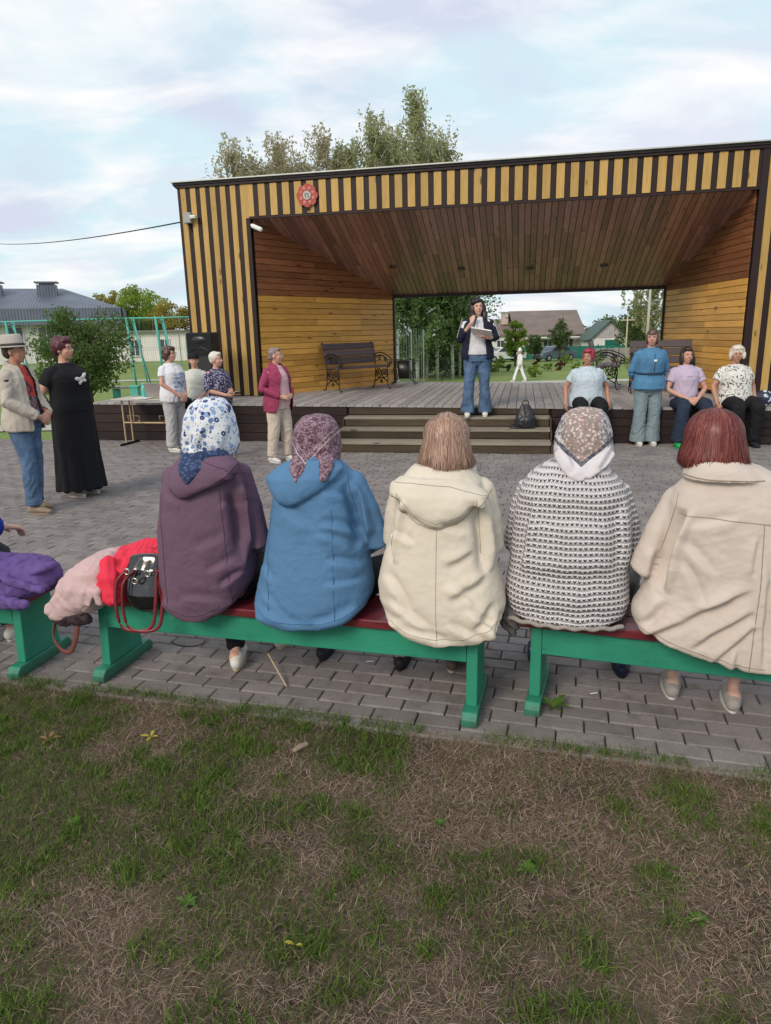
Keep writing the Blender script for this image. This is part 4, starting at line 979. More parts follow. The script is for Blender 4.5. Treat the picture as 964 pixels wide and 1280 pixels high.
tree('shrub_tree', 'lower green bush at the left between the man and the woman in black', -8.0, 18.2, -.05, 1.9, .85, 'round', 'shrub', 7000, .04, .05, None, .1, None, seed=19, nclump=50)
tree('maple_tree', 'bright lime green round maple beyond the school', -23.3, 70, -.2, 6.5, 2.6, 'round', 'lime', 9000, .13, .2, None, .3, None, seed=22, nclump=80)
tree('maple_tree', 'golden green tree right of the lime maple beside the stage', -17.6, 60, -.2, 4.8, 2.1, 'round', 'gold', 8000, .11, .16, None, .15, None, seed=23, nclump=70)
tree('maple_tree', 'small golden treetop behind the right end of the school roof', -28.6, 76, -.2, 6.9, 1.7, 'round', 'gold', 4000, .13, .16, None, .4, None, seed=24)
tree('maple_tree', 'dark green tree below the lime maple beside the teal posts', -19.8, 58, -.1, 3.4, 1.6, 'round', 'dark', 5000, .10, .12, None, .1, None, seed=25)
# row of round border shrubs
cols = ['purple', 'lime', 'lime', 'dark', 'gold', 'purple', 'lime', 'purple', 'lime', 'dark', 'lime', 'purple', 'lime', 'lime', 'dark']
for k in range(15):
    fx = 5.7 + k * .90; fy = 47.5 + .25 * math.sin(k * 2.1)
    t = tree('border_shrub', '%s round shrub, %s from the left in the row across the far lawn' % (dict(purple='reddish purple', lime='light green', dark='dark green', gold='golden green')[cols[k]], 'first second third fourth fifth sixth seventh eighth ninth tenth eleventh twelfth thirteenth fourteenth fifteenth'.split()[k]), fx, fy, tz(fx, fy), .66 + .12 * math.sin(k * 1.7), .34, 'round', cols[k], 700, .05, .02, None, .0, 'round shrubs in a row across the far lawn', 'shrub', 40 + k, nclump=14)
for k, (fx, fy, hh) in enumerate(((8.7, 40, .9), (7.9, 48, 1.5), (13.9, 54, 1.6), (17.0, 56, 1.5))):
    tree('lime_shrub', ['yellow green loose shrub behind the walking figure', 'light green shrub left of the walking figure', 'light green shrub before the teal fence', 'light green shrub right of the blue car'][k], fx, fy, tz(fx, fy), hh * .75, .42, 'round', 'lime', 1400, .05, .03, None, .0, None, 'shrub', 70 + k, nclump=18)

# ------------------------------------------------------------ distant buildings
M_WHT = M('white_render', (.66, .64, .62), .9, .08, 1.5); M_WIN = M('window_glass', (.05, .06, .075), .12, .2); M_FRM = M('window_frame', (.6, .6, .6), .6)
b = NB('blue_metal_roof'); v = b.map(); w = b.n('ShaderNodeTexWave'); w.inputs['Scale'].default_value = 1.4; b.l(v, w.inputs[0])
b.col(b.mix(b.ramp(b.noise(v, .7, 5, .6), [(.3, 0.0), (.7, 1.0)]), (.085, .10, .14), (.13, .15, .20))); b.rough(.5); b.bump(w.outputs[1], .5, .05); M_BLUE = b.m
def window(parent, x, y, z, w, h, mul=1):
    f = MB().box((x, y - .02, z + h / 2 + .04), (w, .10, .08)).box((x, y - .02, z - h / 2 - .04), (w + .12, .16, .08))
    f.box((x - w / 2 + .03, y - .02, z), (.07, .09, h)).box((x + w / 2 - .03, y - .02, z), (.07, .09, h)).box((x, y - .02, z), (.06, .09, h)).build('window', M_FRM, parent)
    p = bpy.data.objects[-1] if False else None
    MB().box((x, y + .01, z), (w - .06, .05, h)).build('window_pane', M_WIN, parent)
SCH = thing('school_building', 'long white one storey building with dark blue hipped metal roof and chimneys', 'building', (-21.9, 60, -.1), R(18)); SCH.scale = (1, 1, 1.1)
# local: x 0 right end .. -30 left, y depth 0..12
wal = MB().box((-15, 5.5, 1.35), (30, 11, 3.1)); wal.build('wall', M_WHT, SCH)
rf = MB(); rf.add([(-31, -.7, 3.9), (.5, -.7, 3.9), (.5, 12, 3.9), (-31, 12, 3.9), (-31, 5.6, 5.75), (-4.4, 5.6, 5.65)], [(0, 1, 5, 4), (1, 2, 5), (2, 3, 4, 5), (3, 0, 4), (3, 2, 1, 0)])
rf.build('roof', M_BLUE, SCH)
mb = MB(); mb.box((-15.2, -.75, 3.35), (31.2, .1, 1.15)).box((.55, 5.6, 3.35), (.1, 12.6, 1.15)); mb.build('roof_fascia', M_BLUE, SCH)
for cx_ in (-5.4, -9.6):
    c = MB().box((cx_, 3.6, 5.25), (1.5, 1.2, 1.1)).build('chimney', M_BLUE, SCH)
    MB().box((cx_, 3.6, 5.98), (1.8, 1.5, .09)).box((cx_, 3.6, 5.88), (1.1, 1.0, .12)).build('chimney_cap', M('cap_grey', (.2, .21, .25), .5), c)
for k in range(10):
    window(SCH, -3.2 - k * 2.3, -.03, 1.75, 1.25 if k % 3 else .8, 1.75)
dp = MB()
for k in range(3): dp.add(*tube([(-4.4 - k * 6.9, -.12, 2.8), (-4.4 - k * 6.9, -.12, 0)], .06, n=7, ref=(1, 0, 0)))
dp.build('drain_pipe', M_BLUE, SCH)
an = thing('annex_building', 'low white flat roofed building right of the school behind the teal posts', 'building', (-16.0, 56.5, 0), R(-6))
MB().box((-4.2, 3, 1.0), (9.5, 6, 2.4)).build('wall', M_WHT, an); MB().box((-4.2, 2.9, 2.26), (9.9, 6.6, .12)).build('roof', M('grey_felt', (.2, .19, .19), .8), an)
for x in (-1.1, -3.6, -6.1): window(an, x, -.03, 1.0, .8, 1.2)
# brown roofed house
M_BRN_R = NB('brown_roof'); b = M_BRN_R; v = b.map(); b.col(b.mix(b.ramp(b.noise(b.map((1, 1, 3)), .8, 6, .65), [(.3, 0.0), (.7, 1.0)]), (.15, .115, .105), (.225, .18, .165))); w = b.n('ShaderNodeTexWave'); w.inputs['Scale'].default_value = 2.2; b.l(v, w.inputs[0]); b.rough(.9); b.bump(w.outputs[1], .5, .05); M_BRN_R = b.m
M_SAGE = M('cream_render', (.50, .44, .38), .9, .1)
hs = thing('brown_roof_house', 'house with a large brown tiled roof and a lower wing beyond the fence', 'house', (18.8, 82, -1.3), R(2))
def gable(mb, x0, x1, y0, y1, z0, z1, th=.12):
    ym = (y0 + y1) / 2
    mb.add([(x0, y0, z0), (x1, y0, z0), (x1, ym, z1), (x0, ym, z1), (x1, y1, z0), (x0, y1, z0),
            (x0, y0, z0 - th), (x1, y0, z0 - th), (x1, ym, z1 - th), (x0, ym, z1 - th), (x1, y1, z0 - th), (x0, y1, z0 - th)],
           [(0, 1, 2, 3), (3, 2, 4, 5), (7, 6, 9, 8), (8, 9, 11, 10), (0, 6, 7, 1), (5, 4, 10, 11), (1, 7, 8, 2), (2, 8, 10, 4), (0, 3, 9, 6), (3, 5, 11, 9)])
MB().box((.4, 3.2, 1.2), (7.2, 7.2, 2.6)).build('wall', M_SAGE, hs)
MB().add([(4.0, -.3, 2.5), (4.0, 6.7, 2.5), (4.0, 3.2, 5.0)], [(0, 1, 2)]).build('gable_wall', M_SAGE, hs)
mb = MB(); gable(mb, -3.6, 4.5, -.8, 7.2, 2.45, 5.15); mb.build('roof', M_BRN_R, hs)
mb = MB(); gable(mb, -9.5, -3.4, .5, 7.0, 2.5, 4.3); mb.build('wing_roof', M_BRN_R, hs)
MB().box((-6.2, 3.6, 1.2), (6.0, 5.6, 2.6)).build('wing_wall', M_WHT, hs)
c = MB().box((-4.2, 2.6, 4.3), (.7, .7, 1.3)).build('chimney', M('chimney_brick', (.5, .4, .36), .9, .2, 6), hs)
MB().box((-4.2, 2.6, 5.0), (.85, .85, .1)).build('chimney_cap', M('cap_grey', (.2, .21, .25), .5), c)
MB().box((.5, -1.2, 2.1), (6.0, .9, .12)).build('porch_roof', M('white_plastic', (.72, .72, .72), .4), hs)
for x in (-2.0, .2, 2.6): window(hs, x, -.42, 1.35, 1.1, 1.1)
for x in (-5.0, -7.5): window(hs, x, .78, 1.35, .9, 1.0)
ga = thing('garage', 'white garage with a pale plank gable and a green double door', 'garage', (23.9, 75, -1.25), R(-4))
MB().box((0, 2.8, .95), (3.7, 5.6, 2.0)).build('wall', M_WHT, ga)
mb = MB()
for k in range(14):
    x0 = -1.82 + k * .26; x1 = x0 + .24; zt = lambda x: 1.96 + (1.86 - abs(x)) * .92
    mb.add([(x0, -.04, 1.95), (x1, -.04, 1.95), (x1, -.04, zt(x1)), (x0, -.04, zt(x0)), (x0, .03, 1.95), (x1, .03, 1.95), (x1, .03, zt(x1)), (x0, .03, zt(x0))], [(0, 1, 2, 3), (7, 6, 5, 4), (0, 3, 7, 4), (1, 5, 6, 2), (3, 2, 6, 7)])
mb.build('gable_planks', M('grey_plank', (.42, .38, .40), .85, .15, 3), ga)
mb = MB()
for sgn in (-1, 1):
    a = [(0, -.35, 3.74), (sgn * 2.15, -.35, 1.75), (sgn * 2.15, 5.9, 1.75), (0, 5.9, 3.74)]
    mb.add(a + [(x, y, z - .12) for x, y, z in a], [(0, 1, 2, 3), (7, 6, 5, 4), (0, 4, 5, 1), (1, 5, 6, 2), (2, 6, 7, 3)])
mb.build('roof', M('dark_green_roof', (.07, .11, .10), .6), ga)
M_TEALD = M('door_green', (.012, .13, .10), .6, .1, 3)
for x in (-.02, .78): MB().box((x, -.05, .86), (.76, .06, 1.72)).build('door', M_TEALD, ga)
# teal plank fence along the gardens
fn = thing('garden_fence', 'long dark teal board fence in front of the houses', 'fence', (6.0, 73, 0), R(0))
M_TF = M('fence_teal', (.02, .15, .12), .7, .15, 1.5)
M_GF = M('fence_green', (.07, .26, .16), .7, .15, 1.5)
for k in range(13):
    x = k * 1.8; zb = tz(6 + x, 73)
    pnl = MB()
    for q in range(12): pnl.box((x + .075 + q * .15, 0, zb + .70 + .012 * ((q * 7) % 3)), (.138, .03, 1.25))
    pnl.build('fence_panel', M_TF, fn)
    MB().box((x, .05, zb + .75), (.09, .09, 1.5)).build('post', M_TF, fn)
fn2 = thing('green_fence', 'short bright green board fence at the edge of the birch wood', 'fence', (4.4, 52, 0), 0)
for k in range(2):
    pnl = MB()
    for q in range(12): pnl.box((k * 1.8 + .075 + q * .15, 0, -1.1 + .62), (.14, .03, 1.2))
    pnl.build('fence_panel', M_GF, fn2)
for x in (0, 1.8, 3.6): MB().box((x, 0, -.35), (.1, .1, 1.6)).build('post', M_BLK, fn2)
wf = thing('white_wall', 'pale garden wall and gate beyond the lawn behind the woman with the microphone', 'wall', (6.2, 66, -1.3), 0)
MB().box((0, 0, 1.1), (3.6, .2, 2.4)).build('wall_panel', M_WHT, wf); MB().box((0, 0, 2.33), (3.8, .35, .08)).build('coping', M('grey_felt', (.2, .19, .19), .8), wf)
# cars
def car(label, x, y, z, rz, body, s=1.0):
    t = thing('parked_car', label, 'car', (x, y, z), rz)
    prof = [(-2.05, .28), (-2.1, .75), (-1.9, .92), (-1.45, .97), (-.95, 1.40), (.45, 1.42), (1.05, .98), (1.85, .85), (2.1, .62), (2.08, .28)]
    MB().prism(prof, -.82, .82).build('body', body, t, False, None, None, .05)
    MB().prism([(-1.32, .98), (-.92, 1.34), (-.32, 1.36), (-.32, .98)], -.828, .828).build('side_window', M_WIN, t)
    MB().prism([(-.26, .98), (-.26, 1.36), (.40, 1.36), (.86, .98)], -.828, .828).build('side_window', M_WIN, t)
    MB().box((.78, 0, 1.19), (.02, 1.3, .5), ry=R(-54)).build('windscreen', M_WIN, t)
    for xx in (-1.3, 1.32):
        for yy in (-.78, .78):
            w_ = MB().add(*tube([(xx, yy - .09, .31), (xx, yy + .09, .31)], .31, n=18, round_ends=False)).build('wheel', M('tyre', (.02, .02, .02), .8), t)
            MB().add(*tube([(xx, yy - .1, .31), (xx, yy + .1, .31)], .18, n=14, round_ends=False)).build('rim', M('rim', (.4, .4, .42), .3, metal=.5), w_)
    for yy in (-.6, .6): MB().box((2.06, yy, .66), (.08, .3, .14)).build('headlight', M('lamp_clear', (.7, .7, .7), .2), t)
    return t
car('blue grey parked car half hidden by shrubs before the teal fence', 16.9, 69.5, tz(16.9, 69.5) + .02, R(205), M('car_blue', (.09, .13, .19), .3, .05, coat=.5))
car('white parked car beside the small tree right of the microphone', 12.2, 71, tz(12.2, 71) + .02, R(190), M('car_white', (.62, .63, .66), .3, .05, coat=.5))
# thin poles
M_CON = M('concrete', (.42, .40, .38), .9, .1, 3)
def pole(label, x, y, z, h, r, mat, nm='utility_pole', cat='pole', arm=True):
    t = thing(nm, label, cat, (x, y, z)); MB().add(*tube([(0, 0, 0), (0, 0, h)], [r, r * .7], n=8, round_ends=False)).build('shaft', mat, t, True)
    if arm: MB().box((0, 0, h - .25), (1.0, .08, .08)).build('cross_arm', mat, t)
    return t
pole('pale concrete pole before the weeping birch at the right of the opening', 18.6, 50, tz(18.6, 50), 6.0, .12, M_CON)
pole('short wooden pole with cross arm between the garage and the weeping birch', 17.5, 51, tz(17.5, 51), 3.5, .06, M('pale_wood', (.5, .42, .3), .8))
pole('very thin dark rod standing on the lawn behind the stage', 3.05, 36, tz(3, 36), .95, .015, M_BLK, 'thin_rod', 'rod', False)
gfb = thing('plank_fence', 'grey old board fence at the right beyond the lawn', 'fence', (17.6, 58, -1.15), 0)
for k in range(9): MB().box((k * .5, 0, .6 + .03 * (k % 2)), (.42, .04, 1.25)).build('fence_board', M('old_fence', (.3, .27, .26), .9, .2, 3), gfb)
# concrete path behind the stage
px_ = [(-6, 34.2), (30, 34.2), (30, 36.6), (-6, 36.6)]
b = NB('path_concrete'); b.col(b.mix(b.noise(b.map(), .8, 5), (.34, .33, .28), (.46, .45, .40))); b.rough(.9)
nseg = 40; V = []
for i in range(nseg + 1):
    x = -8 + 40 * i / nseg
    for y in (34.6, 36.4): V.append((x, y, tz(x, y) + .02))
tag(obj('path', mk_mesh(V, [(2 * i, 2 * i + 2, 2 * i + 3, 2 * i + 1) for i in range(nseg)], 'path', True), b.m), 'pale concrete path crossing the lawn behind the stage', kind='structure')
V = []
for i in range(21):
    x = -26 + 22 * i / 20
    for y in (29.5, 30.6): V.append((x, y, tz(x, y) + .02))
tag(obj('path', mk_mesh(V, [(2 * i, 2 * i + 2, 2 * i + 3, 2 * i + 1) for i in range(20)], 'path', True), b.m), 'pale path crossing the lawn at the left', kind='structure')
V = []
for i in range(11):
    x = -14 + 9.2 * i / 10
    for y in (13.6, 14.6): V.append((x, y, tz(x, y) + .02))
tag(obj('path', mk_mesh(V, [(2 * i, 2 * i + 2, 2 * i + 3, 2 * i + 1) for i in range(10)], 'path', True), b.m), 'grey path joining the plaza at the left behind the man', kind='structure')
# teal sports fence
M_TEAL = M('teal_paint', (.10, .42, .36), .55, .1, 5)
M_WIRE = M('wire_grey', (.20, .24, .24), .6, .1)
sf = thing('sports_fence', 'tall teal steel tube fence with thin wire around the sports ground', 'fence', (0, 0, 0))
def T(pts, r, nm='post', m=M_TEAL): MB().add(*tube(pts, r, n=7, round_ends=False, ref=(0, 1, 0))).build(nm, m, sf, True)
for x, y in ((-7.55, 21.7), (-6.55, 21.3), (-11.6, 22.5), (-15.0, 23.2), (-5.2, 20.8)):
    T([(x, y, -.05), (x - .10, y, 2.3)], .036); T([(x + .35, y + .1, -.05), (x + .08, y + .1, 2.3)], .024); T([(x + .2, y + .9, -.05), (x + .02, y + .1, 2.25)], .022, 'brace')
T([(-15.1, 23.2, 2.28), (-11.7, 22.5, 2.28), (-7.65, 21.7, 2.28), (-6.65, 21.3, 2.25), (-5.3, 20.8, 2.25)], .022, 'top_rail')
wr = MB()
for i in range(24):
    x = -15.1 + i * .42; y = 23.2 - (x + 15.1) * .245
    wr.add(*tube([(x, y, 0.0), (x, y, 2.25)], .004, n=3, round_ends=False, ref=(0, 1, 0)))
for z in (.7, 1.4): wr.add(*tube([(-15.1, 23.2, z), (-5.3, 20.8, z)], .004, n=3, round_ends=False))
tag(wr.build('wire_mesh', M_WIRE, sf), kind='stuff')
# far grey mesh fence
ff = thing('mesh_fence', 'grey wire mesh fence with posts across the far left lawn', 'fence', (0, 0, 0))
wr = MB()
for i in range(14):
    x = -22 + i * 1.2; MB().add(*tube([(x, 44, -.1), (x, 44, 1.9)], .03, n=5, round_ends=False)).build('post', M_WIRE, ff)
for i in range(130):
    x = -22 + i * .12; wr.add(*tube([(x, 44.05, .0), (x, 44.05, 1.8)], .006, n=3, round_ends=False))
for z in (.1, 1.0, 1.8): wr.add(*tube([(-22, 44, z), (-6.4, 44, z)], .012, n=3, round_ends=False))
tag(wr.build('wire_mesh', M_WIRE, ff), kind='stuff')
# mesh panels by the birch wood
mf = thing('metal_panel_fence', 'grey metal panel fence before the birch wood behind the litter bin', 'fence', (0, 0, 0))
for i in range(3):
    x = .75 + i * .62; y = 31.5 + i * 1.15
    MB().add(*tube([(x, y, tz(x, y)), (x, y, tz(x, y) + (2.7 if i < 3 else 1.6))], .035, n=6, round_ends=False)).build('post', M_WIRE, mf)
wr = MB()
for i in range(11):
    x = .75 + i * .124; y = 31.5 + i * .23; hh = 2.7
    wr.add(*tube([(x, y, tz(x, y)), (x, y, tz(x, y) + hh)], .010, n=3, round_ends=False))
tag(wr.build('bars', M_WIRE, mf), kind='stuff')
# low benches at left lawn
lb = thing('lawn_bench', 'pale low bench on the lawn behind the woman in black', 'bench', (-6.9, 19.6, -.05), 0)
MB().box((.35, 0, .42), (2.0, .3, .06)).build('seat', M_CON, lb)
for x in (-.5, 1.15): MB().box((x, 0, .2), (.12, .28, .39)).build('leg', M_TEAL, lb)
sg = thing('teal_box', 'small teal post box standing on the lawn behind the table', 'post', (-5.72, 16.3, -.05)); MB().box((0, 0, .3), (.18, .18, .66)).box((0, 0, .65), (.22, .22, .05)).build('box_body', M_TEAL, sg, bevel=.01)
# overhead wire
pts = [(-30, 40, 9.1)] + [tuple(np.array((-15.3, 30, 5.52)) * (1 - t) + np.array((-3.43, 12.92, 3.60)) * t - np.array((0, 0, .12)) * 4 * t * (1 - t)) for t in np.linspace(0, 1, 14)]
tag(MB().add(*tube(pts, .012, n=5, round_ends=False)).build('overhead_wire', M_BLK, None, True), 'thin black overhead wire running to the left corner of the stage roof', 'wire')
# ------------------------------------------------------------ people
def _v(*a): return np.array(a, float)
def skinmat(name, c):
    if name in _mc: return _mc[name]
    b = NB(name); v = b.map(); n = b.noise(v, 18, 3)
    b.col(b.mix(b.ramp(n, [(.35, 0.0), (.65, 1.0)]), c, (min(1, c[0] * 1.12), c[1] * .86, c[2] * .82))); b.rough(.55)
    b.b.inputs['Subsurface Weight'].default_value = .08; b.b.inputs['Subsurface Radius'].default_value = (.01, .004, .002)
    _mc[name] = b.m; return b.m
SKIN = skinmat('skin', (.50, .31, .24)); SKIN_T = skinmat('skin_tanned', (.42, .235, .165)); SKIN_L = skinmat('skin_light', (.56, .37, .30))
def hairmat(name, c, var=.3, rough=.45):
    if name in _mc: return _mc[name]
    b = NB(name); v = b.map((55, 55, 6)); n = b.noise(v, 1.0, 4, .6); n2 = b.noise(b.map(), 7, 3)
    c1 = b.mix(b.ramp(n, [(.3, 0.0), (.7, 1.0)]), sc3(c, 1 - var), sc3(c, 1 + var)); c1 = b.mix(b.math('MULTIPLY', b.ramp(n2, [(.4, 0.0), (.7, 1.0)]), .3), c1, sc3(c, 1.5))
    b.col(c1); b.rough(rough); b.bump(n, .5, .006); _mc[name] = b.m; return b.m
def head_prims(s=1.0):
    """face looks along +y, origin at the head centre"""
    P = [ell((0, -.016, .030), (.077, .093, .084), n=18, k=12), ell((0, .018, -.030), (.060, .070, .082), n=16, k=12), ell((0, .046, -.088), (.030, .027, .024)),
         ell((-.034, .050, -.030), (.026, .026, .028)), ell((.034, .050, -.030), (.026, .026, .028)), ell((0, .072, .026), (.044, .014, .012)),
         tube([(0, .080, .014), (0, .094, -.006), (0, .104, -.022)], [.008, .010, .014], n=10), ell((-.011, .092, -.026), (.009, .010, .008)), ell((.011, .092, -.026), (.009, .010, .008)),
         ell((0, .080, -.058), (.022, .014, .013)), ell((-.077, -.008, -.012), (.009, .020, .030), (0, 0, .25)), ell((.077, -.008, -.012), (.009, .020, .030), (0, 0, -.25))]
    return [(V * s, F_) for V, F_ in P]
def hand_prims(w, d, pn, L=1.0, curl=.7, right=True, spread=.0):
    w = _v(*w); d = _v(*d); d /= np.linalg.norm(d); pn = _v(*pn); pn = pn - pn.dot(d) * d; pn /= np.linalg.norm(pn)
    s = np.cross(d, pn) * (1 if right else -1)          # towards the thumb
    P = []
    P.append(tube([w - d * .012 * L, w + d * .03 * L, w + d * .085 * L], [.022 * L, .034 * L, .040 * L], [.018 * L, .017 * L, .014 * L], ref=s, n=12))
    for k, (off, ln) in enumerate(((.029, .070), (.010, .078), (-.010, .073), (-.029, .058))):
        b0 = w + d * .085 * L + s * off * L; p = [b0]; ang = 0; 
        for q, f in enumerate((.42, .32, .26)):
            ang += curl * (.55, .8, .6)[q]
            p.append(p[-1] + (d * math.cos(ang) + pn * math.sin(ang) + s * off * spread) * ln * f * L)
        P.append(tube(p, [.0098 * L, .0094 * L, .0088 * L, .0078 * L], n=8))
    t0 = w + d * .022 * L + s * .026 * L; t1 = t0 + (d * .6 + s * .65 + pn * .35) * .036 * L; t2 = t1 + (d * .85 + s * .15 + pn * .45 * curl) * .030 * L; t3 = t2 + (d * .9 - s * .1 + pn * .5 * curl) * .024 * L
    P.append(tube([t0, t1, t2, t3], [.014 * L, .0125 * L, .011 * L, .009 * L], n=8))
    return P
def lerp(a, b, t): return _v(*a) * (1 - t) + _v(*b) * t
class Fig:
    """a person: local frame faces +y, feet at z=0; all lengths for a 1.70 m adult, scaled by k"""
    def __init__(s, label, pos, rz, H=1.65, w=1.0, skin=None, seat=None, lean=0.0, yaw=0.0, pitch=0.0, feet=None, knees=None, bust=.02, belly=.02, arms=None, shoulder=1.0, turn=0.0, neck=1.0, group=None, name='person', headtilt=0.0, headshift=(0, 0, 0)):
        s.root = thing(name, label, 'person', pos, rz, group); s.k = k = H / 1.70; s.w = w; s.skin = skin or SKIN
        s.root.scale = (k, k, k)
        s.seat = seat; zs = 0.0 if seat is None else seat / k + .10 - .92
        s.zs = zs; s.lean = lean; s.bust = bust; s.belly = belly
        def L(y, z):      # leaning about the hip
            dzv = z - .92; return (y + math.sin(lean) * dzv, zs + .92 + math.cos(lean) * dzv)
        s.L = L
        def P3(x, y, z): yy, zz = L(y, z); return _v(x, yy, zz)
        s.P3 = P3
        sh = .160 * shoulder * (.75 + .25 * w)
        s.sh = {-1: P3(-sh, 0, 1.368), 1: P3(sh, 0, 1.368)}
        s.neck0 = P3(0, -.012, 1.42); s.headc = P3(0, .022, 1.588) + _v(*headshift)
        hx = .088 * (.6 + .4 * w)
        s.hip = {-1: P3(-hx, 0, .90), 1: P3(hx, 0, .90)}
        if seat is None:
            s.knee = {i: _v(i * (.095 + .01 * w), .012, .49) for i in (-1, 1)}; s.ank = {i: _v(i * (.105), -.02, .085) for i in (-1, 1)}
        else:
            kn = knees or ((-.13, .46), (.13, .46)); s.knee = {-1: _v(kn[0][0], kn[0][1], seat / k + .07), 1: _v(kn[1][0], kn[1][1], seat / k + .07)}
            ft = feet or ((-.12, .44), (.12, .44)); s.ank = {-1: _v(ft[0][0], ft[0][1], .085), 1: _v(ft[1][0], ft[1][1], .085)}
        if seat is None and feet:
            s.ank = {-1: _v(feet[0][0], feet[0][1], .085), 1: _v(feet[1][0], feet[1][1], .085)}
            for i in (-1, 1): s.knee[i] = (s.hip[i] + s.ank[i]) / 2 + _v(0, .03, .02)
        if seat is None and knees:
            for i, q in zip((-1, 1), knees): s.knee[i] = _v(q[0], q[1], .49)
        s.toe = {-1: 0.0, 1: 0.0}
        s.arms = arms or {}
        for i in (-1, 1):
            s.arms.setdefault(i, dict(e=(i * .24, -.02, 1.13), h=(i * .25, .04, .88), d=(0, .1, -1), p=(-i, 0, 0)))
        s.el = {i: P3(*s.arms[i]['e']) for i in (-1, 1)}; s.wr = {i: P3(*s.arms[i]['h']) for i in (-1, 1)}
        s.hm = Matrix.Translation(s.headc) @ Euler((pitch - lean * .3, headtilt, yaw), 'ZYX' if False else 'XYZ').to_matrix().to_4x4()
    def torso(s, e=0.0, z0=.88, z1=1.46, w=None, flare=0.0, arm=True, ends=False):
        w = s.w if w is None else w
        tab = [(.80, .158, .125), (.88, .172, .130), (.97, .170, .128), (1.07, .150, .112), (1.17, .150, .112), (1.27, .162, .118), (1.33, .166, .108), (1.375, .148, .092), (1.405, .112, .076), (1.43, .080, .066), (1.47, .056, .054)]
        zt = np.array([t[0] for t in tab]); rx = np.array([t[1] for t in tab]); ry = np.array([t[2] for t in tab])
        zs = np.linspace(z0, z1, 12); P = []; A = []; B = []
        for z in zs:
            q = min(1, max(0, (1.42 - z) / .12)); ww = 1 + (w - 1) * q
            be = s.belly * math.exp(-((z - 1.04) / .14) ** 2); bu = s.bust * .85 * math.exp(-((z - 1.235) / .10) ** 2)
            yy, zz = s.L((be + bu) * .6, z)
            P.append((0, yy, zz)); fl = flare * max(0, (1.05 - z)) 
            A.append(np.interp(z, zt, rx) * ww + e + fl); B.append(np.interp(z, zt, ry) * (1 + (w - 1) * q * .9) + e + (be + bu) * .6 + fl)
        return tube(P, A, B, ref=(1, 0, 0), n=22, round_ends=ends)
    def armt(s, i, e=0.0, t0=0.0, t1=2.0, fat=1.0, flat=True):
        sh, el, wr = s.sh[i], s.el[i], s.wr[i]; pts = []; r = []
        for t in np.linspace(t0, t1, 9):
            if t <= 1: p = lerp(sh, el, t); rr = .052 - .012 * t
            else: p = lerp(el, wr, t - 1); rr = .040 - .013 * (t - 1)
            pts.append(p); r.append(rr * fat + e)
        return tube(pts, r, n=12, round_ends=not flat)
    def legt(s, i, e=0.0, t1=2.0, prof=None, fat=None, flat=True, t0=0.0):
        hp, kn, an = s.hip[i], s.knee[i], s.ank[i]; pts = []; r = []; fat = (.75 + .25 * s.w) if fat is None else fat
        for t in np.linspace(t0, t1, 12):
            p = lerp(hp, kn, t) if t <= 1 else lerp(kn, an, t - 1)
            rr = np.interp(t, [0, .5, 1, 1.35, 2], [.088, .075, .054, .053, .036]) * fat
            if prof is not None: rr = np.interp(t, prof[0], prof[1])
            pts.append(p); r.append(rr + e)
        return tube(pts, r, n=14, round_ends=not flat)
    def body(s, vox=.0085, hands=True, deci=.35):
        P = xf(head_prims(), s.hm)
        P.append(tube([s.neck0 - _v(0, 0, .03), lerp(s.neck0, s.headc, .5), s.headc + _v(0, -.01, -.03)], [.058, .050, .050], n=14))
        P.append(s.torso(-.012, .88, 1.45, ends=True))
        for i in (-1, 1):
            P.append(s.armt(i, flat=False)); P.append(ell(s.sh[i], (.048, .045, .045)))
            a = s.arms[i]
            if hands: P += hand_prims(s.wr[i], a['d'], a['p'], 1.0, a.get('c', .7), i == 1 if not a.get('flip') else i != 1)
            P.append(s.legt(i, -.01, flat=False)); an = s.ank[i]; t = s.toe[i]
            P.append(tube([an + _v(0, -.03, -.02), an + _v(math.sin(t) * .07, .07 * math.cos(t), -.045), an + _v(math.sin(t) * .14, .14 * math.cos(t), -.06)], [.032, .032, .025], [.03, .022, .015], n=10))
        o = blob('body', P, vox, s.skin, s.root, 2, deci=deci)
        s.face(); return s
    def face(s):
        M_EYE = M('eye_white', (.55, .52, .50), .3, .02); M_IR = M('eye_dark', (.03, .02, .015), .2, .02); M_LIP = M('lips', (.38, .10, .10), .5, .05); M_BROW = M('brow', (.07, .045, .035), .8, .1)
        for x in (-.029, .029):
            V, Fc = xf([ell((x, .079, .006), (.011, .008, .0065), n=10, k=6)], s.hm)[0]; e = MB().add(V, Fc).build('eye', M_EYE, s.root, True)
            V, Fc = xf([ell((x, .0855, .006), (.0055, .003, .0055), n=8, k=6)], s.hm)[0]; MB().add(V, Fc).build('iris', M_IR, e, True)
            V, Fc = xf([tube([(x - .016, .083, .021), (x, .089, .025), (x + .016, .083, .022)], .0032, n=6)], s.hm)[0]; MB().add(V, Fc).build('eyebrow', M_BROW, s.root, True)
        V, Fc = xf([tube([(-.021, .083, -.056), (0, .0935, -.060), (.021, .083, -.056)], [.003, .005, .003], n=8)], s.hm)[0]; MB().add(V, Fc).build('mouth', M_LIP, s.root, True)
    def hprims(s, pr): return xf(pr, s.hm)
    def hair(s, prims, mat, vox=.009, amp=.007, freq=26, cut=None, name='hair', sm=2):
        def dp(V, Nn): return V + Nn * (fbm(V * np.array([freq, freq, freq * .4]), 3) * amp)[:, None]
        return blob(name, s.hprims(prims), vox, mat, s.root, sm, disp=dp)
